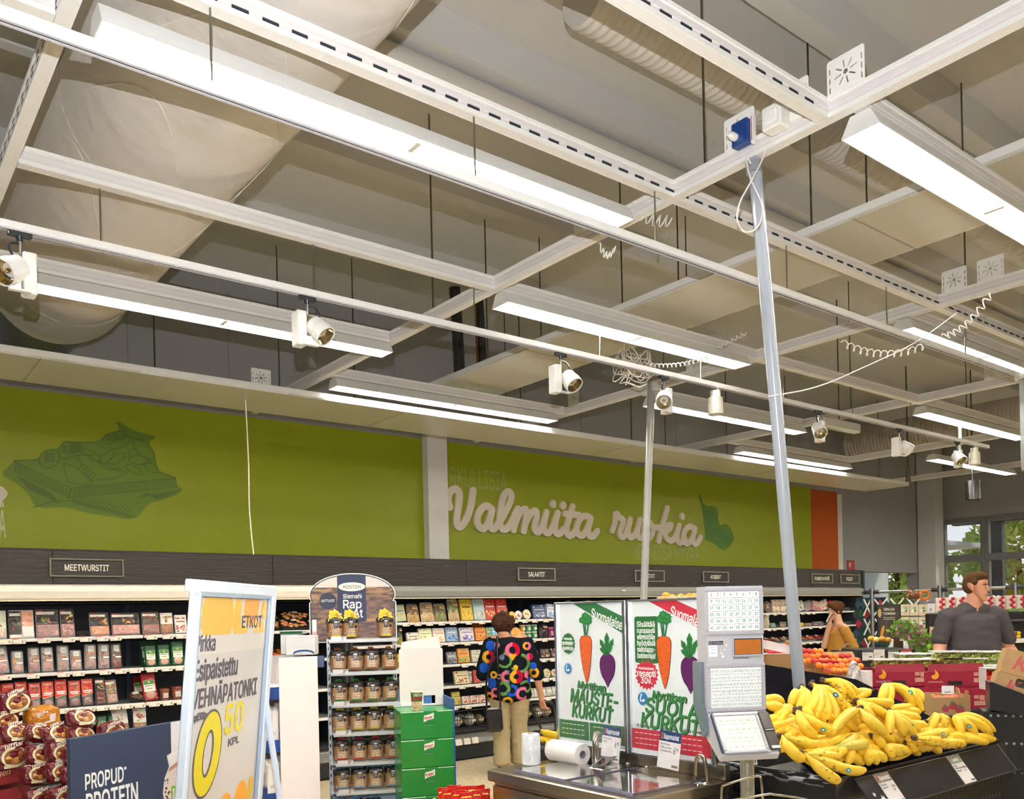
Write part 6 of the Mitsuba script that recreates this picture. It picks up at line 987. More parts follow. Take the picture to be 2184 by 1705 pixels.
MB().box((sx(1509), sz(1374), .0), (sx(1541), sz(1366), .001), '#2a2a30', 0, sF).text('BIZERBA', .009, '#8a8a92', sF @ tr(sx(1510), sz(1373), .001), sx(1540) - sx(1510), True, False, .0006).part(t, 'name_plate', 'm_gloss')
MB().box((sx(1509), sz(1399), .0), (sx(1528), sz(1375), .0008), '#e6ecf2', 0, sF).text('2019', .006, '#4a5068', sF @ tr(sx(1518), sz(1393), .0008), .018, False, True, .0005).box((sx(1511), sz(1380), .0008), (sx(1526), sz(1379), .0012), '#8aa0b8', 0, sF).box((sx(1513), sz(1385), .0008), (sx(1526), sz(1384), .0012), '#8aa0b8', 0, sF).part(t, 'sticker', 'm_paint')
m = MB()
for x_, y_, r in ((1548, 1375, .004), (1544, 1385, .003), (1537, 1392, .004), (1540, 1399, .006), (1536, 1386, .002)): m.prism(star(5, r * .6, r, (sx(x_), sz(y_))), .0006, '#e9e6e2', sF)
m.part(t, 'paint_scuffs', 'm_matte'); MB().box((sx(1563), sz(1404.5), 0), (sx(1598), sz(1402.5), .0008), '#5a5c66', 0, sF).part(t, 'type_plate', 'm_gloss')
pc = (sx(1597), -.03); MB().lathe([(.024, 0), (.024, sz(1616))], '#b9b9b6', 24, sF @ fr((pc[0], 0, pc[1]), X3, -Z3), 40).lathe([(.026, .0), (.12, .004), (.12, .012), (.026, .02)], '#8d9094', 24, sF @ fr((pc[0], 0, pc[1]), X3, -Z3), 40).part(t, 'pole', 'm_metal', 'brushed steel pole'); MB().lathe([(.028, sz(1622)), (.03, sz(1618)), (.03, sz(1604)), (.02, sz(1598))], BG, 22, sF @ fr((pc[0], 0, pc[1]), X3, -Z3), 30).part(t, 'collar', 'm_gloss')
MB().box((sx(1606), sz(1633), pc[1] + .0235), (sx(1613), sz(1620), pc[1] + .0255), '#e9e9ee', 0, sF).text('1', .011, '#3a3a4a', sF @ tr(sx(1609), sz(1630), pc[1] + .0256), .005, True, True, .0006).part(t, 'number_sticker', 'm_paint')
q = at_d(1537, 1645, 2.6); t = thing('wire_tray', 'chrome wire tray below the scale at the bottom edge', 'tray'); m = MB()
pA, pB, pC, pD = at_d(1537, 1679, 2.62), at_d(1540, 1668, 2.62), at_d(1622, 1668, 2.55), at_d(1628, 1720, 2.55); m.tube(chaikin3([pA + [0, 0, -.2], pA, at_d(1545, 1675, 2.62), at_d(1618, 1652, 2.55), at_d(1626, 1665, 2.54), pD + [0, 0, -.2]], 3), .0035, '#d9d3c6', 8); m.tube([at_d(1537, 1712, 2.6), at_d(1642, 1694, 2.5), at_d(1700, 1702, 2.35), at_d(1760, 1716, 2.2)], .0035, '#d0cabc', 8); m.part(t, 'wires', 'm_chrome')
# ================================================================== BANANAS
RN = np.random.default_rng(77)
def ban(p, n, uv):
    g = dr.floor(uv.y * 64) / 63; s = (uv.y * 64 - dr.floor(uv.y * 64))          # g: greenness of this finger
    base = mikit.mix(lin('#efc62e'), lin('#c9b545'), g); base = mikit.mix(base, lin('#9aa63c'), g * mikit.smoothstep(.35, .0, uv.x))
    spot = mikit.smoothstep(.70, .78, mikit.noise(p.x * 95, p.y * 95, p.z * 95)) * mikit.smoothstep(.45, .75, mikit.noise(p.x * 9, p.y * 9, p.z * 9))
    base = mikit.mix(base, lin('#6b4424'), spot * .75)
    base = mikit.mix(base, lin('#d9a83a'), .35 * mikit.noise(p.x * 22, p.y * 22, p.z * 22))
    end = mikit.smoothstep(.955, .985, uv.x); top = mikit.smoothstep(.05, .01, uv.x)
    return mikit.mix(mikit.mix(base, lin('#3a2a22'), end), lin('#5a4a2c'), top * .8)
bsdf('m_banana', prin(mikit.proc(ban), 0.38, 0.4))
NRM = np.array([0, -1.12, 1.0]); NRM /= np.linalg.norm(NRM)         # the slope of the heap
def heap(px, py, lift=0.0):
    """a point on the sloping surface of the banana heap"""
    d = ray(px, py); P0 = np.array([3.2, 1.99, .925]) + NRM * lift; return CAM + d * ((P0 - CAM) @ NRM) / (d @ NRM)
def finger(c, tip, bow, r=.0195, g=0.0, n=15, sides=10):
    c, tip = np.asarray(c, float), np.asarray(tip, float); L = np.linalg.norm(tip - c); mid = (c + tip) / 2 + bow
    t_ = np.linspace(0, 1, n)[:, None]; ctl = 2 * mid - (c + tip) / 2; p = (1 - t_) ** 2 * c + 2 * t_ * (1 - t_) * ctl + t_ ** 2 * tip; u = t_[:, 0]
    prof = np.interp(u, [0, .03, .10, .17, .28, .55, .80, .92, .965, 1.0], [.36, .34, .36, .62, .93, 1.0, .93, .62, .34, .28]) * r
    v, f = tube_mesh(p, prof, sides); w = v[:n * sides].reshape(n, sides, 3); ctr = p[:, None]; k = 1 + .055 * np.cos(np.arange(sides) * 2 * math.pi / sides * 5)[None, :, None]; v[:n * sides] = (ctr + (w - ctr) * k).reshape(-1, 3)
    m = trimesh.Trimesh(v, f, process=False); nn = np.array(m.vertex_normals); uv = np.zeros((len(v), 2)); uv[:n * sides, 0] = np.repeat(u, sides); uv[-2, 0], uv[-1, 0] = 0, 1; uv[:, 1] = (round(g * 63) + .5) / 64
    return v, f, nn, uv
def bunch(label, crown, tips, lift=.03, g=0.0, r=.0218, sticker=None):
    t = thing('banana_bunch', label, 'bananas'); c = heap(*crown, lift + .012)
    for j, q in enumerate(tips):
        tip = heap(q[0], q[1], lift + (q[3] if len(q) > 3 else 0)); d = tip - c; L = np.linalg.norm(d)
        side_ = np.cross(d, NRM); side_ /= np.linalg.norm(side_); L = max(L, .12); bw_ = NRM * .022 + side_ * (q[2] if len(q) > 2 else .02) * 1.0 + RN.normal(size=3) * .002
        c2 = c + side_ * .006 * (j - (len(tips) - 1) / 2) + NRM * .003 * (j % 2); v, f, n, uv = finger(c2, tip, bw_, r * RN.uniform(.93, 1.06), np.clip(g + RN.uniform(-.06, .06), 0, 1))
        m = MB().raw(v, f, n, uv); k = m.part(t, 'banana', 'm_banana')
        if sticker == j:
            i = 7 * 10; ctr = v[7 * 10:8 * 10].mean(0); o_ = v[70:80]; vis = max(range(10), key=lambda a: (o_[a] - ctr) @ (CAM - ctr)); nn = (o_[vis] - ctr) / np.linalg.norm(o_[vis] - ctr); S_ = fr(o_[vis] + nn * .001, d, np.cross(nn, d))
            MB().prism(sa.scale(sg.Point(0, 0).buffer(1, 8), .013, .009), .0012, ['#2a6f9a', '#2a8f8f', '#2f5fa8'][len(t) % 3], S_).prism(sa.scale(sg.Point(0, 0).buffer(1, 6), .006, .003), .002, '#e9eef0', S_).part(k, 'sticker', 'm_gloss')
    MB().ball(c - NRM * .004, (.016, .013, .012), '#4a3524', 2).ball(c + (c - heap(*tips[0][:2], lift)) * .06, (.012, .011, .010), '#3a2a20', 2).part(t, 'crown', 'm_paint')
Bn = [('tall banana hand at the top of the heap with a fan of big fingers', (1732, 1459), [(1716, 1528, -.012), (1737, 1536, -.012), (1762, 1540, -.014), (1784, 1540, -.018), (1806, 1524, -.024)], .085, .05, 4), ('banana hand with a dark crown just left of the top one', (1709, 1466), [(1700, 1520, .0), (1712, 1532, -.005)], .06, .05, None), ('small banana hand next to the leaning pole', (1697, 1480), [(1684, 1510, .008), (1696, 1515, .0)], .045, .1, None),
      ('banana hand with a pinkish stem behind the top one', (1756, 1452), [(1798, 1495, -.02), (1826, 1502, -.025), (1838, 1494, -.02)], .05, .0, None), ('bananas pointing right beside the scale', (1618, 1503), [(1672, 1504, -.015), (1668, 1520, .012)], .04, .15, None), ('long bananas slanting down towards the scale', (1692, 1513), [(1648, 1540, .012), (1655, 1556, .02)], .045, .1, None),
      ('big curved pair with green stems in the left half of the heap', (1699, 1516), [(1742, 1577, .055), (1780, 1564, .045)], .115, .12, 1), ('brown crowned hand behind the green stemmed pair', (1708, 1513), [(1735, 1546, .015), (1760, 1545, -.01), (1782, 1542, -.012)], .07, .0, None), ('greenish big finger with its hand in the middle of the heap', (1833, 1512), [(1772, 1568, .02), (1872, 1558, .06), (1890, 1566, .05)], .115, .55, None), ('brown crowned hand pointing right near the middle', (1829, 1494), [(1902, 1496, .03), (1898, 1533, .035), (1868, 1548, .03)], .08, .0, None),
      ('bananas with a dark crown pointing left at the back', (1856, 1474), [(1786, 1488, -.012), (1800, 1498, -.01)], .03, .0, None), ('banana hand in front of the red cartons', (1886, 1459), [(1876, 1502, .012), (1892, 1505, .0), (1950, 1512, -.022), (1970, 1520, -.028)], .07, .05, 3), ('spotted small hand before the red cartons', (1944, 1472), [(1932, 1502, .008), (1946, 1504, 0), (1960, 1505, -.008)], .04, .2, None),
      ('dark crowned hand with green stems right of the middle', (1896, 1517), [(1898, 1568, .02), (1930, 1572, .03), (1956, 1574, .035), (1960, 1562, .03)], .115, .35, 3), ('row of finger tips right of the middle, upper layer', (1880, 1520), [(1944, 1512, .01), (1963, 1520, .012), (1945, 1530, .015), (1962, 1533, .012)], .06, .0, None), ('row of finger tips right of the middle, lower layer', (1900, 1545), [(1936, 1545, .01), (1958, 1551, .012), (1975, 1549, .01)], .06, .05, None),
      ('light green stemmed pair near the tomato box', (1996, 1526), [(1984, 1558, .01), (2008, 1556, -.012)], .06, .3, None), ('long hand at the right end with a dark crown', (2035, 1530), [(2124, 1562, -.02), (2118, 1571, -.006), (2082, 1572, .01), (2052, 1574, .02)], .075, .15, 2), ('thick pair with a striped sticker at the right of the heap', (1952, 1573), [(2022, 1563, .012), (2000, 1580, .025)], .135, .05, 0),
      ('bananas lying along the front edge at right', (2020, 1572), [(2064, 1584, .008), (2096, 1578, .006), (2124, 1578, .008), (2108, 1586, .01)], .045, .0, None), ('finger tips along the front edge, right of the second card', (1985, 1585), [(2008, 1594, .006), (2026, 1594, .006), (2042, 1592, .006), (2058, 1590, .006)], .05, .1, None), ('big curved pair with a bright green crown at the left edge', (1667, 1569), [(1764, 1574, .055), (1718, 1622, .07)], .085, .2, None),
      ('large front hand with a blue sticker at the lower left of the heap', (1714, 1607), [(1846, 1641, .05), (1792, 1665, .06), (1790, 1618, .01)], .095, .25, 0), ('single yellow bananas above the front hand', (1706, 1610), [(1804, 1577, .0), (1790, 1600, .012)], .075, .0, None), ('green banana pair in the middle of the heap', (1780, 1596), [(1822, 1566, .02), (1846, 1585, .018)], .085, .95, None), ('short spotted fingers above the front edge, left', (1806, 1598), [(1772, 1628, .012), (1806, 1632, .0), (1838, 1614, -.02)], .07, .1, None),
      ('bruised bananas in the middle of the front row', (1858, 1570), [(1882, 1598, .008), (1905, 1590, -.01), (1925, 1586, -.012)], .07, .2, None), ('finger tips along the front edge, middle left', (1838, 1602), [(1852, 1634, .01), (1870, 1630, .01), (1888, 1624, .01)], .06, .1, None), ('finger tips along the front edge, middle', (1880, 1592), [(1900, 1618, .01), (1918, 1612, .01), (1934, 1608, .01)], .07, .2, None), ('finger tips along the front edge, middle right', (1930, 1585), [(1948, 1606, .01), (1966, 1602, .01), (1984, 1598, .01)], .065, .05, None),
      ('bananas at the back right of the heap', (1975, 1540), [(2030, 1545, -.01), (2045, 1552, .0)], .02, .0, None), ('bananas in the middle layer of the heap', (1770, 1530), [(1830, 1545, .01), (1825, 1560, .012), (1800, 1572, .02)], .05, .05, None), ('bananas tucked low at the left of the heap', (1660, 1600), [(1700, 1560, .0), (1720, 1585, .0), (1740, 1600, .01)], .04, .0, None), ('bananas tucked low in the right half of the heap', (1930, 1560), [(1985, 1570, .0), (2010, 1578, .0), (1980, 1590, .01)], .04, .0, None), ('bananas tucked low in the middle of the heap', (1815, 1570), [(1860, 1590, 0), (1850, 1610, .0), (1890, 1600, .0)], .035, .1, None)]
for k in range(26):
    x_, y_ = [(1662, 1545), (1690, 1560), (1720, 1555), (1745, 1590), (1760, 1560), (1790, 1550), (1800, 1585), (1820, 1610), (1835, 1530), (1855, 1560), (1870, 1580), (1890, 1545), (1905, 1575), (1925, 1555), (1940, 1590), (1960, 1570), (1985, 1585), (1700, 1595), (1765, 1615), (1735, 1620), (1850, 1600), (1910, 1600), (1995, 1565), (2020, 1575), (1780, 1520), (1735, 1500)][k]
    sg_ = -1 if k % 3 == 0 else 1; Bn.append((f'bananas in the lower layer of the heap, {["left", "middle", "right"][min(2, (x_ - 1640) // 125)]} third, number {k + 1} of those half covered', (x_ - 35 * sg_, y_ - 14), [(x_ + 38 * sg_, y_ - 6, .01 * sg_), (x_ + 36 * sg_, y_ + 10, .02 * sg_), (x_ + 20 * sg_, y_ + 20, .02 * sg_)], .03, RN.uniform(0, .15), None))
for lb, cr, tp, lf, g, st in Bn: bunch(lb, cr, tp, lf, g, sticker=st)
# the few bananas behind the pickle counter
t = thing('banana_bunch', 'three yellow bananas behind the left pickle poster, tips to the left', 'bananas')
for (a, b, bo) in (((1150, 1558), (1225, 1572), -.012), ((1143, 1574), (1225, 1583), .012), ((1160, 1584), (1228, 1584), .018)):
    v, f, n, uv = finger(at_d(*b, 4.62), at_d(*a, 4.5), np.array([0, 0, -.012 if bo < 0 else -.01]) + Z3 * (bo < 0) * .0, .021, .05); MB().raw(v, f, n, uv).part(t, 'banana', 'm_banana')
q = at_d(1150, 1594, 4.52); one('black_crate', 'black perforated crate under the three bananas behind the counter', 'crate', MB().box((q[0] - .02, q[1] - .5, 0), (q[0] + .45, q[1] + .03, q[2]), '#17181c', .006), 'm_paint')
# ------------------------------------------------------------------ black stands
def worn(p, n, uv):
    k = mikit.smoothstep(.855, .90, p.z) * mikit.smoothstep(.52, .60, mikit.fbm(p.x * 14, p.y * 14, p.z * 60, 3)) + mikit.smoothstep(.78, .84, mikit.fbm(p.x * 24, p.y * 24, p.z * 40, 2)) * .6
    return mikit.mix(lin('#101216'), lin('#b9c4d6'), dr.clip(k, 0, 1))
bsdf('m_worn', prin(mikit.proc(worn), .35, .5))
t = thing('banana_stand', 'black metal stand with worn edges carrying the banana heap', 'stand')
bx0, bx1, by0, by1 = 3.20, 4.70, 1.97, 2.75
MB().box((bx0, by0, .05), (bx1, by1, .78), '#101114', .004).part(t, 'body', 'm_paint')
MB().box((bx0, by0 + .02, .78), (bx0 + .02, by1, .905), '#111').box((bx0 - .012, by0 + .0, .80), (bx0, by1, .90), '#111').part(t, 'side_rail', 'm_worn'); MB().box((bx1 - .02, by0 + .02, .78), (bx1, by1, .90), '#131418', .003).box((bx0, by0, .78), (bx1, by0 + .012, .905), '#131418', .003).part(t, 'rail', 'm_gloss')
sl = np.array([[bx0 + .02, by0 + .02, .86], [bx1 - .02, by0 + .02, .86], [bx1 - .02, by1, 1.18], [bx0 + .02, by1, 1.40]]); MB().add((np.vstack([sl, sl - [0, 0, .03]]), np.array([[0, 1, 2], [0, 2, 3], [4, 6, 5], [4, 7, 6], [0, 4, 5], [0, 5, 1], [3, 2, 6], [3, 6, 7], [1, 5, 6], [1, 6, 2], [0, 3, 7], [0, 7, 4]])), '#101114').part(t, 'sloping_tray', 'm_matte')
holes = MB()
for x in np.arange(bx0 + .35, bx1 - .02, .036):
    for r, z in enumerate((.70, .62, .54, .46)): holes.box((x, by0 - .0012, z), (x + .008, by0 + .002, z + .02), '#3b424a')
for y in np.arange(by0 + .04, by1, .05):
    for z in (.72, .60, .48): holes.box((bx0 - .0012, y, z), (bx0 + .002, y + .01, z + .018), '#39414c')
labels[holes.part(t, 'perforation', 'm_paint')] = {'kind': 'stuff'}
hx0, hx1 = 3.30, 4.62; PH = fr((hx0, 1.955, .895), X3, (0, .75, 1)); 
MB().box((0, -.155, -.006), (hx1 - hx0, 0, 0), '#1c1d20', .002, PH).box((0, -.156, -.004), (hx1 - hx0, -.15, .012), '#25262a', .002, PH).part(t, 'price_panel', 'm_gloss'); MB().box((hx1 - hx0, -.155, -.006), (hx1 - hx0 + .06, -.0, .001), '#4a4744', .003, PH).part(t, 'panel_end', 'm_metal', 'bare metal end of the price panel')
one('paint_chip', 'white scraped patch on the left end of the banana price panel', 'paint chip', MB().prism(star(7, .010, .022, (.105, -.115)), .0008, '#dfe3ea', PH).prism(star(5, .006, .012, (.06, -.085)), .0008, '#dfe3ea', PH).prism(star(5, .004, .009, (.14, -.09)), .0008, '#d5dae2', PH), 'm_matte')
for (a, b), lb, hd, wd, lg, ln in ((((1858, 1650), (1893, 1705)), 'price card with a grey brown header under the bananas, left one', '#8d8681', 'Supermarket', True, ['Chiquita', 'Banaani']), (((2015, 1613), (2052, 1656)), 'price card with a sage green header under the bananas, right one', '#8f978a', 'Luomu', False, ['Pirkka', 'Reilun kaupan', 'Banaani'])):
    d = ray(*a); n_ = PH[:3, 2]; P = CAM + d * ((PH[:3, 3] - CAM) @ n_) / (d @ n_); u = (P - PH[:3, 3]) @ PH[:3, 0]; price_card(lb, PH @ tr(u, -.150, .002), .115, .145, ('1', '75' if lg else '89'), ln, hd, wd, lg)
# ================================================================== FRUIT AND BOXES AT RIGHT
def yawed(deg): c, s = math.cos(math.radians(deg)), math.sin(math.radians(deg)); return RT * c + FW * s
RP = np.random.default_rng(31)
bsdf('m_fruit', prin(PAL, 0.35, 0.4))
def peach_uv(p, n, uv):
    return mikit.mix(lin('#e8862c'), lin('#b92f34'), mikit.smoothstep(.35, .65, mikit.noise(p.x * 17, p.y * 17, p.z * 17)))
bsdf('m_peach', prin(mikit.proc(peach_uv), .42, .35))
pe = Proto('peach', 'peach'); pe.add('fruit', MB().ball((0, 0, 0), (1, 1, .93), '#c33', 2), 'm_peach'); pe.p = [('fruit', pe.p[0][1], None)]
pn = 0
def in_poly(poly, step, rr): 
    x0, y0, x1, y1 = poly.bounds; out = []
    for r_, y in enumerate(np.arange(y0, y1, step * .8)):
        for x in np.arange(x0 + (r_ % 2) * step / 2, x1, step):
            if poly.contains(sg.Point(x, y)): out.append((x + rr.uniform(-1.2, 1.2), y + rr.uniform(-1, 1)))
    return out
pm = MB().ball((0, 0, 0), (1, 1, .93), '#c33', 2).shape('m_peach')
def peaches(poly, t0, ty, r, what):
    pts = in_poly(sg.Polygon(poly), 2 * r * FOC / t0 * .86, RP); 
    for j, (px, py) in enumerate(sorted(pts, key=lambda q: (round(q[1] / 8), q[0]))):
        c = at_d(px, py, t0 - (py - poly[0][1]) * ty); k = thing('peach', what, 'peach', 'peaches'); put(k, {**pm, 'to_world': T(tr(*c, rz=RP.uniform(0, 360), rx=RP.uniform(-50, 50), s=r * RP.uniform(.92, 1.08)).tolist())})
peaches([(1706, 1388), (1722, 1380), (1768, 1396), (1806, 1400), (1826, 1404), (1840, 1426), (1770, 1438), (1740, 1424), (1706, 1412)], 6.45, .0065, .026, 'red and orange peach in the sloping tray right of the leaning pole')
peaches([(1630, 1372), (1650, 1370), (1690, 1378), (1692, 1396), (1630, 1394)], 6.5, .006, .029, 'ripe peach in the carton between the scale and the leaning pole')
yw = yawed(-8); zt = at_d(1740, 1440, 6.2)[2]
def fbox(name, label, cat, o, w, h, dp, col, mat='m_paint', yw_=None, lidless=True, parent=None):
    """a carton whose lower left front corner is o"""
    Q = fr(o, yw if yw_ is None else yw_, Z3); t = thing(name, label, cat); th = .006; m = MB()
    m.box((0, 0, -th), (w, h, 0), col, .001, Q).box((0, 0, -dp), (w, h, -dp + th), col, .001, Q).box((0, 0, -dp), (th, h, 0), col, .001, Q).box((w - th, 0, -dp), (w, h, 0), col, .001, Q).box((0, 0, -dp), (w, th, 0), col, 0, Q); m.part(t, 'box', mat); return t, Q
t, Q = fbox('peach_tray', 'brown and black trays holding the peaches right of the leaning pole', 'tray', at_d(1704, 1462, 6.12), .50, .05, .40, '#8a6a44')
MB().add(cbox(.5, .45, .01), '#8f6e48', Q @ tr(.22, .10, -.24, rx=-62)).box((-.02, .02, -.42), (0, .30, 0), '#a07a50', .002, Q).part(t, 'back_board', 'm_paint'); MB().box((.13, .035, -.005), (.49, .10, -.002), '#fff', 0, Q).part(t, 'clear_film', 'm_acrylic'); MB().box((.0, -.02, -.38), (.12, .045, .01), '#c9a83a', .004, Q).part(t, 'yellow_liner', 'm_paint'); MB().ball((.05, .045, -.02), (.028, .024, .024), '#d9d27a', 2, Q).ball((.085, .03, .0), (.024, .02, .02), '#cfc76a', 2, Q).part(t, 'pale_fruit', 'm_fruit')
t = thing('black_stand', 'black stand with slanted price cards below the peaches', 'stand'); Q2 = fr(at_d(1700, 1470, 6.0), yw, Z3); MB().box((-.30, -1.2, -.6), (.52, -.0, -.06), '#17181b', .004, Q2).part(t, 'body', 'm_paint'); PF2 = fr(Q2[:3, 3] + Z3 * -.005, yw, Z3 * .8 - np.cross(yw, Z3) * -.0 + FW * .55); MB().box((.02, -.13, -.004), (.50, 0, 0), '#26272a', .002, PF2).part(t, 'price_panel', 'm_gloss')
for j, (a_, hd) in enumerate(((.03, '#c9543f'), (.22, '#d98a78'), (.355, '#55575a'))):
    c = thing('price_card', ['small red price card half hidden by the bananas under the peaches', 'price card with a salmon header under the peaches', 'dark price card with a fruit picture under the peaches'][j], 'price card'); MB().box((a_, -.10, 0), (a_ + .105, -.01, .002), '#d8d4d0' if j < 2 else '#5b5d60', 0, PF2).box((a_, -.035, .002), (a_ + .105, -.01, .003), hd, 0, PF2).part(c, 'card', 'm_paint')
    if j == 2: MB().prism(sg.Point(a_ + .085, -.08).buffer(.016, 6), .003, '#d9843a', PF2).part(c, 'print', 'm_paint')
    else: MB().box((a_ + .06, -.07, .002), (a_ + .09, -.055, .0025), '#7a7672', 0, PF2).part(c, 'price', 'm_paint')
t, Q = fbox('peach_carton', 'brown carton of peaches between the scale and the leaning pole', 'carton', at_d(1600, 1436, 6.1), .34, .13, .40, '#9a7648'); MB().box((.02, .115, -.38), (.33, .12, -.02), '#b9b6d0', .002, Q).part(t, 'fruit_liner', 'm_paint'); MB().add(cbox(.42, .06, .004), '#d9d0cc', Q @ tr(.10, .20, -.16, rz=-14)).part(t, 'film', 'm_film')
t, Q = fbox('fruit_carton', 'reddish brown carton with orange fruit below the peach carton', 'carton', at_d(1600, 1480, 5.8), .33, .12, .42, '#8f5a3c'); MB().ball((.16, .10, -.03), (.05, .03, .03), '#f0821e', 2, Q).ball((.10, .10, -.03), (.045, .03, .03), '#ee7a18', 2, Q).part(t, 'orange_fruit', 'm_fruit')
q = at_d(1652, 1446, 5.6); Q = fr(q, yawed(-3), Z3); one('black_crate', 'plain black crate side below the peaches, behind the banana heap', 'crate', MB().prism([(-.22, -1.1), (.16, -1.1), (.16, .04), (.03, .025), (.01, -.03), (-.22, -.05)], .45, '#1b1c20', Q @ tr(0, 0, -.45)), 'm_paint')
# roll of bags
t = thing('bag_roll', 'crumpled clear bag hanging from a white roll between the peaches and the red cartons', 'roll'); c = at_d(1846, 1462, 6.0); MB().lathe([(.001, -.12), (.045, -.12), (.047, .1), (.001, .1)], '#e9e4de', 20, tr(*c), 40).part(t, 'roll', 'm_film')
v = np.array(sphere(3).vertices) * [.06, .05, .16]; v += (meshkit.fbm(v * 40, 3) - .5)[:, None] * [.06, .06, .02]; v[:, 0] *= 1 - .5 * np.clip(v[:, 2] / .16, 0, 1); MB().add((v, sphere(3).faces), '#b9b4ae', tr(*at_d(1822, 1460, 5.9)), True).part(t, 'bag', 'm_film')
# red cartons
for j, (px, py, d_, w, hd, lb) in enumerate([(1859, 1516, 6.0, .385, .155, 'red carton of the lower row, left one'), (1972, 1516, 5.98, .425, .155, 'red carton of the lower row, right one'), (1860, 1466, 6.03, .385, .10, 'red carton with a yellow emblem, upper left one'), (1972, 1467, 6.0, .425, .105, 'red carton with a yellow emblem, upper right one')]):
    t, Q = fbox('red_carton', lb + ', behind the bananas', 'carton', at_d(px, py, d_), w, hd, .5, '#8c1c34', yw_=yawed(-4)); m = MB(); up = j >= 2
    m.prism(sg.Polygon(chaikin([(.05, .08), (.075, .09), (.07, .115), (.068, .125), (.09, .105), (.10, .08), (.085, .055), (.06, .055), (.045, .07), (.05, .08)], 2)), .001, '#e0962a', Q); m.text('Satakunnalta', .012, '#b9848c', Q @ tr(.025, .032, .0), .10, True, False, .001)
    for a_, b_, c_, d2 in ((.29, .075, .032, .024), (.327, .065, .034, .034), (.29, .03, .075, .03)): m.box((w - .385 + a_, b_, 0), (w - .385 + a_ + c_, b_ + d2, .001), '#b98a7c', 0, Q)
    m.part(t, 'print', 'm_paint')
    if up: MB().prism(sg.box(w * .38, .018, w * .58, .036).buffer(.006), .001, '#1c1418', Q).part(t, 'hand_hole', 'm_paint'); MB().add(poly_mesh(sg.Polygon([(.02, 0), (w - .02, 0), (w - .03, .058), (.035, .054)]), .004), '#8a1a32', Q @ tr(0, hd, -.004, rx=-14)).part(t, 'flap', 'm_paint')
t = thing('black_stand', 'black stand below the red cartons and the grape punnets', 'stand'); Q = fr(at_d(1856, 1517, 5.96), yawed(-4), Z3); MB().box((0, -1.0, -1.0), (.86, -.002, 0), '#15161a', .004, Q).part(t, 'body', 'm_paint')
# grapes
gp = Proto('grape_punnet', 'grape punnet'); m = MB(); s1 = sphere(1)
for k in range(90):
    a_ = RP.uniform([-.085, -.05, .008], [.085, .05, .068]); m.ball(a_, (.0115, .0115, .0135), jit(['#a9b84e', '#b9c462', '#98a843', '#c2c86e'][k % 4], RP, .06), 1)
gp.add('grapes', m, 'm_fruit'); labels_g = None
gp.add('tub', MB().box((-.097, -.062, .0), (.097, -.0605, .075), '#fff').box((-.097, .0605, .0), (.097, .062, .075), '#fff').box((-.097, -.062, 0), (-.0955, .062, .075), '#fff').box((.0955, -.062, 0), (.097, .062, .075), '#fff'), 'm_acrylic')
lm = MB().box((-.1, -.065, .075), (.1, .065, .079), '#c9d0c4', .001).box((-.1, -.066, .070), (.1, -.064, .079), '#dfe4dd')
for k in range(16): lm.ball((RP.uniform(-.09, .09), RP.uniform(-.055, .055), .079), (.012, .004, .003), '#e6ebe6', 1)
gp.add('lid', lm, 'm_film')
gq = [(1887, 1421, 6.35, 0), (1925, 1421, 6.4, 0), (1958, 1420, 6.4, 0), (1940, 1408, 6.55, 0), (1970, 1408, 6.55, 1), (2000, 1417, 6.45, 0), (2035, 1418, 6.4, 0), (2070, 1418, 6.4, 0), (2096, 1420, 6.45, 0), (2016, 1404, 6.4, 1), (2061, 1404, 6.4, 1), (2104, 1404, 6.42, 1), (2140, 1405, 6.5, 1), (2118, 1434, 6.3, 0)]
for j, (px, py, d_, top_) in enumerate(gq): Q = fr(at_d(px, py + 8, d_), yawed(-4), np.cross(Z3, yawed(-4))); gp.place(Q, f'clear punnet of green grapes, {"upper" if top_ else "lower"} layer, {ORD[sum(1 for q in gq[:j] if q[3] == top_)]} from the left')
for j, (px, py) in enumerate([(1790, 1436), (1835, 1432)]): fb = thing('berry_punnet', ['clear punnet of red fruit beside the peach tray, left one', 'clear punnet of red fruit beside the peach tray, right one'][j], 'fruit punnet'); Q = fr(at_d(px, py, 6.6), yw, np.cross(Z3, yw)); m = MB(); [m.ball(RP.uniform([-.06, -.04, -.03], [.06, .04, .005]), .016, jit('#b02a2a', RP, .1), 1) for _ in range(24)]; put(fb + '__fruit', m.shape('m_fruit', Q)); put(fb + '__lid', MB().box((-.075, -.055, .018), (.075, .055, .022), '#c9c4be', .001).shape('m_film', Q))
fb = thing('tomato_punnet', 'clear punnet of red tomatoes beside the tilted brown cartons', 'fruit punnet'); Q = fr(at_d(2122, 1446, 5.6), yw, np.cross(Z3, yw)); m = MB(); [m.ball(RP.uniform([-.05, -.04, -.05], [.05, .04, .04]), .024, jit('#c8281e', RP, .1), 2) for _ in range(22)]; put(fb + '__tomatoes', m.shape('m_fruit', Q)); put(fb + '__lid', MB().box((-.075, -.06, .06), (.075, .06, .065), '#c4bfb9', .001).box((-.075, -.06, -.075), (-.073, .06, .06), '#d0d0d0').shape('m_film', Q))
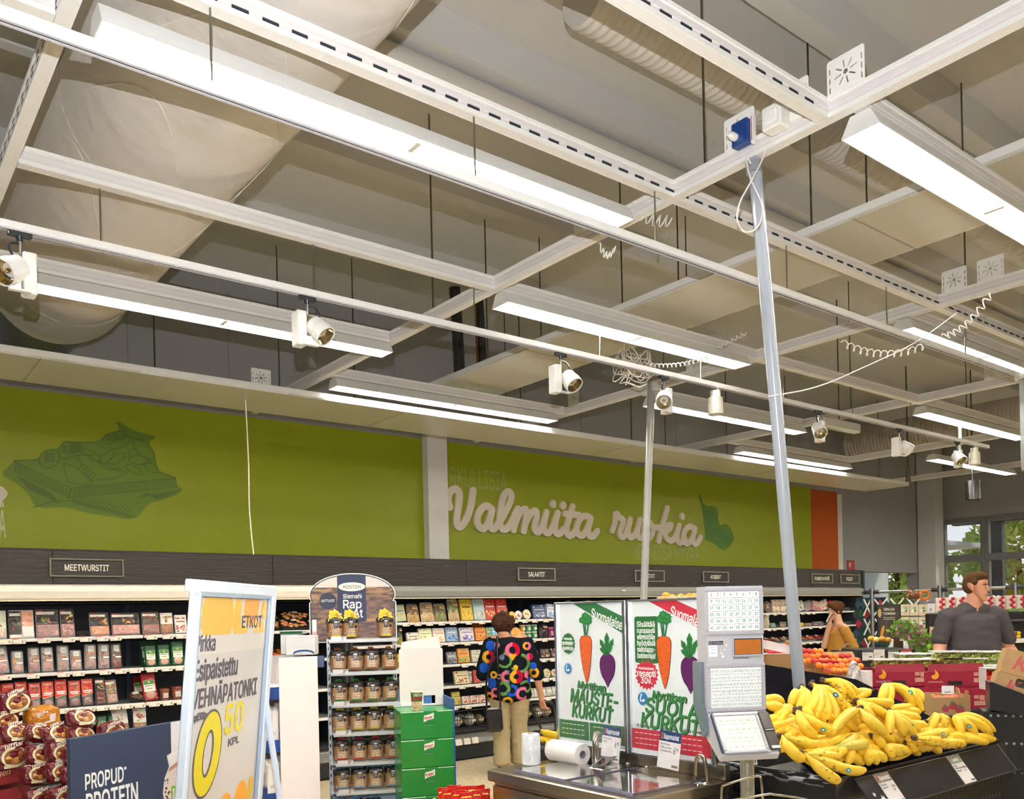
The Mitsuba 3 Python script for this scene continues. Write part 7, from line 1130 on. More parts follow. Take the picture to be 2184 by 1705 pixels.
# tomato carton
t, Q = fbox('tomato_carton', 'brown cardboard carton of tomatoes printed with three red tomatoes', 'carton', at_d(1962, 1528, 5.35), .285, .115, .34, '#a5865c', yw_=yawed(-14)); W_ = .285
MB().prism([(0, .11), (.075, .11), (.07, .125), (.055, .14), (.0, .14)], .005, '#a98a60', Q @ tr(0, 0, -.005)).prism([(W_ - .05, .11), (W_, .11), (W_, .13), (W_ - .04, .122)], .005, '#a5865c', Q @ tr(0, 0, -.005)).prism([(0, .11), (.30, .11), (.30, .15), (.23, .15), (.2, .12), (.1, .12), (.07, .15), (0, .15)], .005, '#94764e', Q @ fr((W_ - .001, 0, -.33), (0, 0, 1), (0, 1, 0))).part(t, 'corner', 'm_paint')
m = MB()
for a_, b_, r in ((.145, .045, .021), (.187, .062, .024), (.225, .040, .026)): m.prism(sa.scale(sg.Point(a_, b_).buffer(1, 12), r, r * .92), .001, '#a8404a', Q).prism(star(5, r * .25, r * .75, (a_, b_ + r * .8)), .0016, '#5a6a5c', Q)
m.part(t, 'print', 'm_paint'); MB().box((W_ - .12, .04, -.335), (W_ - .118, .09, -.29), '#d9d9d6', 0, Q @ tr(.12, 0, 0)).part(t, 'sticker', 'm_paint'); ca = thing('card', 'small white card stuck between the red cartons and the tomato carton', 'price card'); MB().box((.13, .135, -.02), (.20, .185, -.018), '#e9e9ee', 0, Q).box((.145, .143, -.018), (.18, .149, -.0176), '#7a7a84', 0, Q).part(ca, 'card', 'm_paint')
for j, (a_, b_) in enumerate([(.045, -.05), (.095, -.045), (.145, -.05), (.19, -.06), (.07, -.10), (.13, -.11), (.18, -.12), (.24, -.25), (.235, -.15), (.05, -.17), (.11, -.18)]): k = thing('tomato', f'orange red tomato in the printed carton, {ORD[j]}', 'tomato', 'tomatoes in the carton'); put(k, MB().ball((a_, .095, b_), (.027, .023, .027), jit('#d8502a', RP, .08), 2, Q).shape('m_fruit'))
t, _ = fbox('tomato_carton', 'lower brown carton under the printed tomato carton', 'carton', at_d(1962, 1528, 5.35) - Z3 * .125, .285, .12, .34, '#8d6f48', yw_=yawed(-14)); t = thing('black_stand', 'low black stand under the tomato cartons', 'stand'); MB().box((-.01, -.9, -.36), (.30, -.128, .0), '#15161a', .004, Q).part(t, 'body', 'm_paint')
# tilted brown cartons at the right edge
o = at_d(2112, 1482, 4.9); KX = RT * .90 + np.array([0, 0, -.30]) - FW * .30; KX /= np.linalg.norm(KX); KF2 = fr(o, KX, Z3 + RT * .28)
for j in range(2):
    t = thing('brown_carton', ['brown carton with a red letter K at the right edge, lower one', 'brown carton with a red letter K at the right edge, upper one'][j], 'carton'); Q = KF2 @ tr(.012 * j, .142 * j, -.01 * j)
    MB().box((0, 0, -.12), (.36, .14, 0), '#ad8a60', .002, Q).part(t, 'box', 'm_paint'); MB().text('K', .078, '#c0565a', Q @ tr(.055, .033, 0), .062, True, False, .001, .25).box((.12, .04, 0), (.155, .044, .001), '#7a6248', 0, Q).box((.12, .052, 0), (.15, .055, .001), '#7a6248', 0, Q).part(t, 'print', 'm_paint')
    if j == 0: MB().prism(sg.box(.115, .095, .2, .118).buffer(.012), .001, '#2a241e', Q).part(t, 'hand_hole', 'm_paint')
k = thing('tomato', 'bright red tomato on top of the tilted brown cartons', 'tomato'); put(k, MB().ball((.16, .30, -.08), (.034, .03, .034), '#cf2a1e', 2, KF2).ball((.16, .33, -.08), (.008, .006, .008), '#4a6a2a', 1, KF2).shape('m_fruit'))
t = thing('black_stand', 'black perforated stand with the tilted brown cartons at the right edge', 'stand'); q = at_d(2110, 1456, 4.75); Q = fr((q[0], q[1], 0), RT * .92 - FW * .38, Z3); zz1 = q[2]
MB().prism([(0, zz1 - .15), (0, zz1), (.015, zz1), (.60, zz1 - .25), (.60, zz1 - .26)], .18, '#1b1f26', Q @ tr(0, 0, -.18)).part(t, 'sloping_side', 'm_gloss'); MB().box((-.03, 0, -.20), (.6, zz1 - .16, -.02), '#0f1115', .004, Q).part(t, 'body', 'm_paint')
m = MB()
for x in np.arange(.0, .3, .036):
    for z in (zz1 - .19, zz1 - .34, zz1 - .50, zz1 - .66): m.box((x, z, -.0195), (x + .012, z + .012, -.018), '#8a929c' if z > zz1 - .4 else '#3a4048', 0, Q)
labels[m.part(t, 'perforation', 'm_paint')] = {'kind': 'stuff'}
# ================================================================== PEOPLE
def ellip(p, r): return m3.Manifold.sphere(1.0, 24).scale(tuple(np.broadcast_to(r, (3,)).tolist())).translate(tuple(map(float, p)))
def bone(p0, r0, p1, r1): return m3.Manifold.batch_hull([ellip(p0, r0), ellip(p1, r1)])
def chain(pts): return [bone(pts[k][0], pts[k][1], pts[k + 1][0], pts[k + 1][1]) for k in range(len(pts) - 1)]
def skin(ms, edge=.018, it=10):
    m = m3.Manifold.batch_boolean(ms, m3.OpType.Add).refine_to_length(edge).to_mesh(); t_ = trimesh.Trimesh(m.vert_properties[:, :3], m.tri_verts, process=True); trimesh.smoothing.filter_taubin(t_, iterations=it); return t_
def hand(w, d, out, r=.0085, curl=.5, s=1.0):
    """palm and five fingers from the wrist w along d; out: towards the thumb"""
    d = np.asarray(d, float) / np.linalg.norm(d); out = np.asarray(out, float); out = out - d * (out @ d); out /= np.linalg.norm(out); nn = np.cross(d, out); w = np.asarray(w, float); L = []
    for k, ln in enumerate((.070, .078, .072, .058)):
        b = w + d * .085 * s + out * (.030 - .020 * k) * s; L += [bone(w + d * .02 * s + out * (.014 - .010 * k) * s, .014 * s, b, .0115 * s)]
        a1 = curl * .9; d1 = d * math.cos(a1) + nn * math.sin(a1); k1 = b + d1 * ln * .5 * s; a2 = curl * 2.0; d2 = d * math.cos(a2) + nn * math.sin(a2); L += [bone(b, .0095 * s, k1, .0085 * s), bone(k1, .0085 * s, k1 + d2 * ln * .5 * s, .007 * s)]
    b = w + d * .03 * s + out * .026 * s; k1 = b + (d * .6 + out * .75 + nn * .25) * .036 * s; return L + [bone(w + d * .015 * s + out * .012 * s, .014 * s, b, .012 * s), bone(b, .0115 * s, k1, .010 * s), bone(k1, .0095 * s, k1 + (d * .85 + out * .3 + nn * .4) * .03 * s, .008 * s)]
def head(c, yaw_, h=.235, pitch=0):
    """skull, jaw, nose, ears; yaw_ degrees: 0 faces +y, 90 faces -x"""
    A = tr(*c, rz=yaw_, rx=pitch); P = lambda x, y, z: (A @ np.array([x * h, y * h, z * h, 1]))[:3]; s = h
    return A, P, [ellip(P(0, -.06, .12), .33 * s), bone(P(0, -.0, .12), (.31 * s, .31 * s, .34 * s), P(0, .12, -.22), .20 * s), bone(P(0, .14, -.22), .19 * s, P(0, .22, -.40), .10 * s), bone(P(0, .28, .04), .035 * s, P(0, .345, -.10), .052 * s), bone(P(-.10, .26, -.02), .06 * s, P(.10, .26, -.02), .06 * s), bone(P(-.09, .30, -.245), .026 * s, P(.09, .30, -.245), .026 * s), bone(P(-.08, .295, -.29), .026 * s, P(.08, .295, -.29), .026 * s), bone(P(.33, -.02, .04), .05 * s, P(.33, -.02, -.10), .035 * s), bone(P(-.33, -.02, .04), .05 * s, P(-.33, -.02, -.10), .035 * s)]
def face(t, P, h, M, brow='#4a3626'):
    m = MB(); 
    for sx_ in (-1, 1): m.ball(P(.13 * sx_, .295, .02), (.048 * h, .03 * h, .022 * h), '#d9cfc6', 2).ball(P(.135 * sx_, .318, .02), (.022 * h, .014 * h, .022 * h), '#3a3a34', 2)
    m.part(t, 'eyes', 'm_gloss') if M is None else put(f'{t}__eyes', m.shape('m_gloss', M)); m = MB()
    for sx_ in (-1, 1): m.tube([P(.05 * sx_, .325, .085), P(.13 * sx_, .325, .105), P(.21 * sx_, .28, .08)], .014 * h, brow, 6)
    put(f'{t}__eyebrows', m.shape('m_matte', M)); put(f'{t}__lips', MB().tube([P(-.09, .315, -.265), P(0, .335, -.262), P(.09, .315, -.265)], .013 * h, '#8a4a42', 6).shape('m_paint', M))
def dress(t, name, ms, col, M, mat='m_matte', edge=.02, fcol=None, it=8, label=None, noise_=0.0):
    g = skin(ms, edge, it)
    if noise_: v = np.array(g.vertices); v += np.array(g.vertex_normals) * ((meshkit.fbm(v * [14, 14, 26], 3) - .5) * noise_)[:, None]; g = trimesh.Trimesh(v, g.faces, process=False)
    m = MB().add(g, col, None, True, fcol(g.vertices[g.faces].mean(1)) if fcol else None); k = put(f'{t}__{name}', m.shape(mat, M))
    if label: labels[k] = {'label': label}
def curls(c, r, n, rng, s): return [ellip(np.asarray(c) + np.asarray(r) * (lambda d: d / np.linalg.norm(d))(rng.normal(size=3)) * .92, s * rng.uniform(.7, 1.2)) for _ in range(n)]
SK1, SK2 = '#c08a6c', '#c98f74'
rq = np.random.default_rng(8)
# --- woman seen from behind
W1 = at_d(1083, 1311, 8.75); M1 = fr((W1[0], W1[1], 0), RT, FW)
t = thing('person', 'person with curly brown hair in a colourful patterned top and beige trousers, seen from behind', 'person')
A_, P_, hm = head((-.055, .03, 1.475), 28, .225, -18)
rw, lw = (.325, .02, .73), (-.23, .20, .96)
sh = [bone((-.15, 0, 1.335), .06, (.155, 0, 1.335), .06)]
body = hm + [bone((-.05, .0, 1.40), .056, (0, -.01, 1.30), .062)] + sh + chain([((0, -.01, 1.28), (.17, .11, .1)), ((0, -.01, 1.05), (.17, .12, .1)), ((0, 0, .85), (.19, .13, .12))])
body += chain([((.19, 0, 1.32), .055), ((.27, -.02, 1.03), .043), (rw, .028)]) + hand(rw, (.18, .25, -.9), (-.6, .5, 0), curl=.75) + chain([((-.19, 0, 1.32), .055), ((-.265, .02, 1.04), .043), (lw, .028)]) + hand(lw, (.3, .8, .1), (0, 0, 1), curl=.6)
for sx_ in (-1, 1): body += chain([((.095 * sx_, 0, .84), (.095, .1, .1)), ((.085 * sx_, .01 + .06 * (sx_ > 0), .47), .062), ((.085 * sx_, -.02 + .10 * (sx_ > 0), .085), .04), ((.09 * sx_, .10 + .10 * (sx_ > 0), .045), .04)])
put(f'{t}__body', MB().add(skin(body, .016), SK1, None, True).shape('m_paint', M1))
def motif(c):
    px, py = (c[:, 0] * 212 + 83) * 8.12, ((1.6 - c[:, 2]) * 212 + 21) * 8.12; out = np.tile(rgb('#15181d'), (len(c), 1)); back = c[:, 1] < .08
    def ring_(x, y, ro, ri, cl, cr, sel=None):
        d = np.hypot(px - x, py - y); k = (d < ro) & (d > ri) & back
        if sel is not None: k &= sel(px - x, py - y)
        out[k & (px < x)] = rgb(cl); out[k & (px >= x)] = rgb(cr)
    gr, mu, pk, cr, bl, gy = '#5f8a4c', '#d9a02e', '#d9688a', '#b5163c', '#2350b4', '#6a7090'
    for q in [(370, 700, 85, 0, bl, bl), (250, 1080, 90, 0, bl, bl), (360, 1340, 95, 0, bl, bl), (600, 950, 135, 92, gr, gr, lambda x, y: x + .4 * y > -60), (870, 1010, 170, 118, gr, gr, lambda x, y: (x > 20) | (y > 60)), (740, 780, 128, 58, pk, cr), (330, 895, 112, 46, mu, cr), (640, 1235, 112, 48, pk, gy, lambda x, y: x < 40), (800, 1235, 116, 46, mu, cr), (570, 1430, 125, 66, gr, gr, lambda x, y: x > -50), (720, 1465, 105, 52, bl, bl, lambda x, y: (x > -20) | (y > 30)), (900, 1530, 116, 64, pk, pk, lambda x, y: x < 60), (960, 1410, 108, 66, gr, gr, lambda x, y: (x > 0) | (y < -40)), (640, 1665, 95, 46, mu, mu), (330, 1570, 72, 34, mu, mu), (440, 1500, 82, 40, pk, pk, lambda x, y: x < 20), (1100, 1180, 92, 42, mu, mu), (1030, 905, 62, 0, pk, cr), (990, 720, 72, 30, mu, pk), (1000, 1210, 70, 0, pk, pk, lambda x, y: x < 0), (480, 690, 48, 0, mu, pk), (1090, 1060, 62, 0, bl, bl), (790, 1075, 42, 0, mu, mu), (560, 900, 46, 0, gy, gy), (1040, 1310, 60, 0, bl, bl), (410, 1200, 62, 26, mu, mu)]: ring_(*q)
    n = meshkit.noise(c * 60) - .5; out = np.clip(out * (1 + .15 * n[:, None]), 0, 1); k = (py > 850) & (py < 960) & (px > 680) & (px < 820) & (np.abs(px - 740) < (960 - py) * .75) & back; out[k] = rgb(mu); return out
top = chain([((0, -.01, 1.30), (.19, .13, .08)), ((0, -.01, 1.06), (.20, .15, .1)), ((0, 0, .78), (.225, .165, .07))]) + [bone((-.16, 0, 1.315), .072, (.16, 0, 1.315), .072)] + chain([((.185, 0, 1.30), .075), ((.265, -.02, 1.06), .068), ((.285, -.01, .99), .068)]) + chain([((-.185, 0, 1.30), .075), ((-.262, .02, 1.07), .068), ((-.268, .04, 1.0), .066)])
dress(t, 'patterned_top', top, None, M1, 'm_matte', .011, motif, 8)
tro = [bone((-.09, 0, .82), (.12, .13, .1), (.09, 0, .82), (.12, .13, .1))]
for sx_ in (-1, 1): tro += chain([((.095 * sx_, 0, .80), (.115, .125, .1)), ((.088 * sx_, .01 + .05 * (sx_ > 0), .47), .088), ((.088 * sx_, -.02 + .1 * (sx_ > 0), .12), (.085, .09, .05))])
dress(t, 'trousers', tro, '#ab987b', M1, 'm_matte', .016, None, 8, None, .022)
dress(t, 'hair', [ellip(P_(0, -.10, .20), .10 * 1.02)] + [ellip(P_(0, -.08, .16), (.108, .118, .108))] + curls(P_(0, -.12, .18), (.105, .11, .10), 60, rq, .026), '#3d2a20', M1, 'm_matte', .012, None, 2, None, .02)
for sx_ in (-1, 1): put(free(f'{t}__shoe'), MB().add(skin([bone((.088 * sx_, -.05 + .1 * (sx_ > 0), .045), .046, (.092 * sx_, .13 + .1 * (sx_ > 0), .038), .04)], .015), '#3a3430', None, True).shape('m_paint', M1))
t = thing('shoulder_bag', 'black shoulder bag hanging at the left hip of the person in the patterned top', 'bag'); v = cbox(.165, .06, .24, .03); put(f'{t}__pouch', MB().add(v, '#17171b', tr(-.155, -.19, .565, ry=-3)).add(cbox(.15, .006, .09, .01), '#1d1d22', tr(-.155, -.222, .63, ry=-3)).shape('m_gloss', M1)); put(f'{t}__strap', MB().tube(chaikin3([(-.225, -.19, .68), (-.235, -.195, .95), (-.14, -.17, 1.2), (-.11, -.10, 1.385), (-.08, .05, 1.36)]), .010, '#1a1a1e', 6).tube(chaikin3([(-.09, -.19, .68), (-.10, -.195, .95), (-.115, -.18, 1.2), (-.11, -.10, 1.385)]), .010, '#1a1a1e', 6).shape('m_gloss', M1)); put(f'{t}__buckle', MB().add(trimesh.creation.torus(.020, .004, 20, 8), '#c9c4b8', tr(-.10, -.205, .99, rx=90), True).shape('m_chrome', M1))
t = thing('pull_basket', 'black wheeled shopping basket held by the handle beside the person in the patterned top', 'basket'); put(f'{t}__handle', MB().tube(chaikin3([(.20, .12, .70), (.27, .08, .715), (.42, .08, .70), (.455, .10, .64), (.47, .2, .36)], 2), .012, '#17171a', 8).tube(chaikin3([(.20, .12, .70), (.23, .13, .62), (.34, .24, .36)], 2), .012, '#17171a', 8).shape('m_gloss', M1)); put(f'{t}__bin', MB().prism(sg.box(.24, .16, .66, .5).difference(sg.box(.26, .18, .64, .48)), .30, '#1c1d20', tr(0, 0, .06)).box((.24, .16, .05), (.66, .5, .07), '#1c1d20').shape('m_paint', M1))
# --- man at the grapes
W2 = at_d(2074, 1311, 7.25); M2 = fr((W2[0], W2[1], 0), RT, FW); t = thing('person', 'person with short brown hair in a dark grey t-shirt behind the grape punnets', 'person')
A_, P_, hm = head((.02, -.05, 1.745), 218, .245, -4)
rw, lw = (.345, -.13, 1.08), (-.36, -.16, 1.10)
body = hm + [bone((.01, -.02, 1.66), .062, (0, 0, 1.52), .075), bone((-.18, 0, 1.50), .065, (.18, 0, 1.50), .065)] + chain([((0, 0, 1.42), (.20, .13, .1)), ((0, -.01, 1.2), (.19, .14, .1)), ((0, 0, .98), (.18, .13, .1))]) + chain([((.205, 0, 1.49), .058), ((.295, -.0, 1.23), .05), (rw, .032)]) + hand(rw, (.05, -.5, -.8), (-.8, 0, .2), s=1.1) + chain([((-.205, 0, 1.49), .058), ((-.29, -.02, 1.25), .05), (lw, .032)]) + hand(lw, (-.12, -.3, -.9), (.8, 0, .2), s=1.1)
for sx_ in (-1, 1): body += chain([((.1 * sx_, 0, .95), (.1, .1, .1)), ((.11 * sx_, 0, .52), .065), ((.11 * sx_, .02, .09), .045), ((.12 * sx_, -.12, .05), .045)])
put(f'{t}__body', MB().add(skin(body, .015), SK2, None, True).shape('m_paint', M2)); face(t, P_, .245, M2)
dress(t, 't_shirt', chain([((0, 0, 1.46), (.215, .15, .08)), ((0, -.02, 1.24), (.21, .165, .1)), ((0, -.01, 1.0), (.21, .155, .08))]) + [bone((-.185, 0, 1.50), .082, (.185, 0, 1.50), .082), bone((-.07, -.01, 1.545), .07, (.07, -.01, 1.545), .07)] + chain([((.215, 0, 1.49), .078), ((.285, -.0, 1.31), .07)]) + chain([((-.215, 0, 1.49), .078), ((-.28, -.01, 1.32), .07)]), '#4a4549', M2, 'm_matte', .016, None, 8, None, .02)
dress(t, 'hair', [bone(P_(0, -.10, .22), (.083, .085, .07), P_(0, .02, .34), (.075, .075, .045)), bone(P_(-.1, .12, .36), .035, P_(.1, .12, .36), .035), ellip(P_(0, -.18, .05), (.076, .06, .085)), ellip(P_(.27, .0, .18), (.022, .035, .035)), ellip(P_(-.27, .0, .18), (.022, .035, .035))], '#4a3424', M2, 'm_matte', .012, None, 5, None, .015)
dress(t, 'trousers', [bone((-.09, 0, .96), (.11, .13, .08), (.09, 0, .96), (.11, .13, .08))] + sum([chain([((.1 * s_, 0, .92), (.11, .12, .1)), ((.11 * s_, 0, .52), .085), ((.11 * s_, .02, .1), .07)]) for s_ in (-1, 1)], []), '#2b2f3a', M2, 'm_matte', .02)
# --- woman with a phone
W3 = at_d(1783, 1311, 10.9); M3 = fr((W3[0], W3[1], 0), RT, FW); t = thing('person', 'person in a mustard top with tied up brown hair talking on a phone', 'person')
A_, P_, hm = head((-.02, -.0, 1.56), 108, .225, -4); rw = (-.10, -.05, 1.40)
body = hm + [bone((.01, 0, 1.48), .052, (.03, 0, 1.38), .06), bone((.03, -.14, 1.35), .055, (.03, .14, 1.35), .055)] + chain([((.03, 0, 1.28), (.1, .15, .1)), ((.02, 0, 1.05), (.1, .14, .1)), ((.03, 0, .88), (.12, .17, .1))]) + chain([((.03, .17, 1.33), .048), ((-.135, .05, 1.12), .042), (rw, .028)]) + hand(rw, (.12, -.05, .9), (-.6, -.5, .2), curl=.5) + chain([((.04, -.18, 1.33), .05), ((.15, -.2, 1.09), .042), ((.22, -.12, .98), .03)]) + hand((.22, -.12, .98), (.7, .3, -.2), (0, 0, 1))
for s_ in (-1, 1): body += chain([((.03, .09 * s_, .84), (.1, .09, .1)), ((.03, .09 * s_, .47), .06), ((.04, .09 * s_, .08), .04), ((-.08, .09 * s_, .045), .04)])
put(f'{t}__body', MB().add(skin(body, .016), '#cf9c84', None, True).shape('m_paint', M3)); face(t, P_, .225, M3)
dress(t, 'top', chain([((.03, 0, 1.27), (.125, .17, .09)), ((.02, 0, 1.05), (.135, .175, .1)), ((.03, 0, .82), (.15, .19, .08))]) + [bone((.035, -.15, 1.33), .06, (.035, .15, 1.33), .06)] + chain([((.04, -.175, 1.31), .066), ((.14, -.2, 1.1), .06), ((.17, -.18, 1.04), .055)]), '#ad7f3e', M3, 'm_matte', .018, None, 8, None, .02)
dress(t, 'hair', [ellip(P_(0, -.10, .16), (.092, .10, .09)), ellip(P_(0, .10, .32), (.07, .06, .04)), ellip(P_(0, -.44, .22), (.05, .055, .055)), ellip(P_(0, -.26, -.12), (.045, .04, .07))] + curls(P_(0, -.30, .26), (.06, .06, .05), 16, rq, .022), '#4a2f20', M3, 'm_matte', .012, None, 3, None, .015)
dress(t, 'trousers', sum([chain([((.03, .09 * s_, .84), (.12, .10, .1)), ((.03, .09 * s_, .47), .075), ((.04, .09 * s_, .1), .06)]) for s_ in (-1, 1)], []), '#3a3a42', M3, 'm_matte', .02)
t = thing('phone', 'dark phone held to the ear by the person in the mustard top', 'phone'); put(t, MB().add(cbox(.012, .07, .145, .005), '#1c1c22', tr(-.105, -.075, 1.485, ry=28)).add(cbox(.004, .066, .140, .002), '#cfc9c4', tr(-.114, -.075, 1.482, ry=28)).shape('m_gloss', M3))

# ================================================================== FAR RIGHT: LATTICE SCREEN, HERBS, MUSHROOMS, RADISHES
XF = 10.85; t = thing('lattice_screen', 'low screen of grey posts, a top rail and white lattice bars at the far right', 'screen')
pyl = [at_x(px, 1270, XF)[1] for px in (1838, 1860, 2005, 2166, 2330)]; zr = 1.79
for y in pyl[1:]: MB().lathe([(.03, 0), (.03, zr + .05), (.001, zr + .05)], '#9a9da2', 14, tr(XF, y, 0), 30).part(t, 'post', 'm_metal')
for a, b in zip(pyl, pyl[1:]): MB().tube([(XF, a, zr), (XF, b, zr)], .018, '#a4a7ab', 8).part(t, 'top_rail', 'm_metal'); [MB().tube([(XF, q + s_ * .03, zr), (XF, q + s_ * .10, zr)], .026, '#1c1e22', 8).part(t, 'rail_cap', 'm_gloss') for q, s_ in ((a, -1), (b, 1))]
for j, (a, b) in enumerate(zip(pyl, pyl[1:])):
    n = max(1, round((a - b) / .24)); w = (a - b) / n; z0, z1 = .95, 1.72
    for k in range(n):
        for r in range(2 if j else 3):
            ya, yb_, za = a - w * k, a - w * (k + 1), z1 - .26 * (r + 1)
            MB().tube([(XF, ya - .02, za + .02), (XF, yb_ + .02, za + .24)], .012, '#dfe3e0', 5).part(t, 'lattice_bar', 'm_paint'); MB().tube([(XF + .012, ya - .02, za + .24), (XF + .012, yb_ + .02, za + .02)], .012, '#dfe3e0', 5).part(t, 'lattice_bar', 'm_paint')
m = MB(); a, b = pyl[0] + .12, pyl[1] - .16
for k in range(6):
    for r in range(6): m.prism(sg.Polygon([(0, -.065), (.05, 0), (0, .065), (-.05, 0)]), .004, ['#2a3f5a', '#24463a', '#2f4a60', '#a0283c', '#1f3a34'][(k * 2 + r) % 5], SIDEF((XF + .05, a - (a - b) * (k + .5 * (r % 2)) / 5.5, .98 + .13 * r)))
m.box((XF + .055, b, .9), (XF + .06, a, 1.72), '#1d2f38'); m.part(t, 'film_panel', 'm_paint', 'dark green, blue and red diamond patterned panel')
def far(px, py, d_): return fr(at_d(px, py, d_), RT, Z3)
def flat(name, label, cat, px0, px1, py0, py1, d_, build, depth=.04, col='#222', mat='m_paint', group=None):
    k = d_ / FOC; w, h = (px1 - px0) * k, (py1 - py0) * k; Q = far(px0, py1, d_); t = thing(name, label, cat, group); MB().box((0, 0, -depth), (w, h, 0), col, min(.004, depth / 3), Q).part(t, 'body', mat); m = MB(); build(m, Q, w, h)
    if m.v: m.part(t, 'print', 'm_paint')
    return t, Q, w, h
flat('grill_sign', 'dark sign reading GRILLAA TUOREENA in front of the lattice screen', 'sign', 1872, 1923, 1290, 1364, 9.6, lambda m, Q, w, h: m.box((w * .06, h * .04, 0), (w * .94, h * .96, .002), '#33302f', 0, Q).text('GRILLAA', .026, '#e0d8cc', Q @ tr(w * .5, h * .82, .002), w * .46, True, True).text('TUOREENA', .026, '#e0d8cc', Q @ tr(w * .5, h * .70, .002), w * .54, True, True).box((w * .25, h * .61, .002), (w * .75, h * .625, .003), '#b9b0a4', 0, Q).box((w * .25, h * .56, .002), (w * .75, h * .575, .003), '#b9b0a4', 0, Q).prism(sa.scale(sg.Point(w * .1, h * .75).buffer(1, 8), .02, .05), .0025, '#b99a6a', Q).prism(sa.rotate(sa.scale(sg.Point(w * .2, h * .22).buffer(1, 8), .018, .07), -14), .003, '#c98a2e', Q).prism(sa.rotate(sa.scale(sg.Point(w * .62, h * .22).buffer(1, 8), .018, .07), 14), .003, '#b98a3a', Q).box((w * .36, h * .1, .002), (w * .38, h * .5, .003), '#8a6a4a', 0, Q), .02, '#1a1a1b')
for r in range(3):
    for c in range(3): flat('mushroom_pack', f'white mushroom punnet with a green label, row {ORD[r]} from the top, {ORD[c]} from the left, on the screen', 'mushroom pack', 1922 + 19 * c, 1940 + 19 * c, 1290 + 27 * r, 1314 + 27 * r, 10.0 + .0, lambda m, Q, w, h: (m.ball((w * .55, h * .55, .004), (w * .22, h * .22, .006), '#3f7a52', 1, Q), m.ball((w * .3, h * .4, .003), (w * .2, h * .2, .008), '#e9dcc6', 1, Q), m.box((w * .35, h * .52, .008), (w * .75, h * .6, .011), '#dfe6dc', 0, Q)), .05, '#d6c9b2')
for j, px in enumerate([1997, 2018, 2040, 2100, 2124, 2147, 2170]): flat('radish_bag', f'white bag printed with red radishes, {ORD[j]} from the left, behind the person in grey', 'radish bag', px, px + 20, 1276 - j, 1306 - j, 9.9, lambda m, Q, w, h: [m.ball((w * (.62 + .12 * (-1) ** k), h * (.15 + .19 * k), .004), (w * .2, h * .12, .012), '#b0283a', 1, Q) for k in range(5)] + [m.box((w * .1, -.02, .0), (w * .9, h * .08, .02), '#7a9a4a', .004, Q)], .05, '#ddd2cc')
flat('price_card', 'white price card reading 9 beside the mushroom punnets', 'price card', 1978, 1995, 1283, 1308, 9.7, lambda m, Q, w, h: m.box((0, h * .8, 0), (w, h, .002), '#6a6a80', 0, Q).text('9', .03, '#5a5a68', Q @ tr(w * .3, h * .15, .001)), .004, '#dcd6da')
t, Q, w, h = flat('produce_shelf', 'black produce shelf behind the person in grey at the right edge', 'shelf', 2128, 2200, 1306, 1420, 9.6, lambda m, Q, w, h: m.box((0, h * .82, 0), (w, h * .86, .05), '#4a4c50', 0, Q).box((0, h * .42, 0), (w, h * .5, .06), '#e2dfe0', 0, Q), .3, '#131416')
k = thing('lemon_net', 'yellow net of lemons on the black shelf at the right edge', 'fruit net'); m = MB(); [m.ball((w * .4 + .035 * (j % 3), h * .54 + .035 * (j // 3), .03), (.026, .022, .022), jit('#e2bb1e', rq, .06), 1, Q) for j in range(6)]; m.part(k, 'lemons', 'm_fruit'); MB().box((w * .42, h * .56, .05), (w * .52, h * .62, .056), '#5a4a2a', .002, Q).part(k, 'label', 'm_paint')
flat('produce_shelf', 'black low shelf left of the person in grey, under the mushroom punnets', 'shelf', 1984, 2006, 1310, 1402, 9.5, lambda m, Q, w, h: m.box((.0, h * .1, 0), (w * .9, h * .70, .004), '#c9b48a', 0, Q).box((w * .15, h * .45, .004), (w * .7, h * .62, .006), '#8a5a3a', 0, Q).box((w * .2, h * .3, .004), (w * .65, h * .33, .006), '#7a6a4a', 0, Q), .1, '#141516')
# smoked looking ring and brown bag over the mushrooms
c = at_d(1971, 1270, 9.9); t = thing('squash_ring', 'orange ring shaped vegetable with a green label above the mushroom punnets', 'vegetable'); Q = fr(c, RT, Z3); put(f'{t}__ring', MB().add(trimesh.creation.torus(.048, .018, 24, 10), '#c46a22', Q, True).shape('m_fruit')); put(f'{t}__label', MB().ball((0, 0, .01), (.03, .022, .01), '#5a7a5a', 2, Q).shape('m_paint'))
c = at_d(1947, 1270, 9.9); t = thing('onion_bag', 'dark brown bag beside the orange ring above the mushroom punnets', 'vegetable bag'); Q = fr(c, RT, Z3); m = MB(); [m.ball(rq.uniform([-.05, -.05, -.02], [.05, .05, .02]), .03, jit(['#4a2a1e', '#7a4a2e', '#b08a5a'][j % 3], rq), 1, Q) for j in range(12)]; put(f'{t}__bag', m.shape('m_film')); put(f'{t}__tie', MB().ball((0, .075, 0), (.02, .02, .015), '#5a3020', 1, Q).shape('m_film'))
# salad bags
for j, (px, py, s_) in enumerate([(1925, 1342, .11), (1950, 1356, .12), (1968, 1370, .11), (1972, 1392, .10), (1995, 1385, .10)]):
    t = thing('salad_bag', f'clear bag of green salad leaves, {ORD[j]} from the left, behind the price cards', 'salad bag'); c = at_d(px, py, 8.6 + .1 * j); v, f = leaves(c, (s_, s_, s_ * .75), 160, .035); put(f'{t}__leaves', MB().add((v, f), None, None, None, np.array([jit(['#6f9a2e', '#86ae3e', '#4f7a28', '#9a5a7a' if j < 2 else '#7aa03a'][i // 2 % 4], rq, .1) for i in range(len(f))])).shape('m_leafp')); put(f'{t}__film', MB().add(sphere(2), '#fff', tr(*c) @ np.diag([s_ * 1.02, s_ * .8, s_ * .82, 1]), True).shape('m_acrylic'))
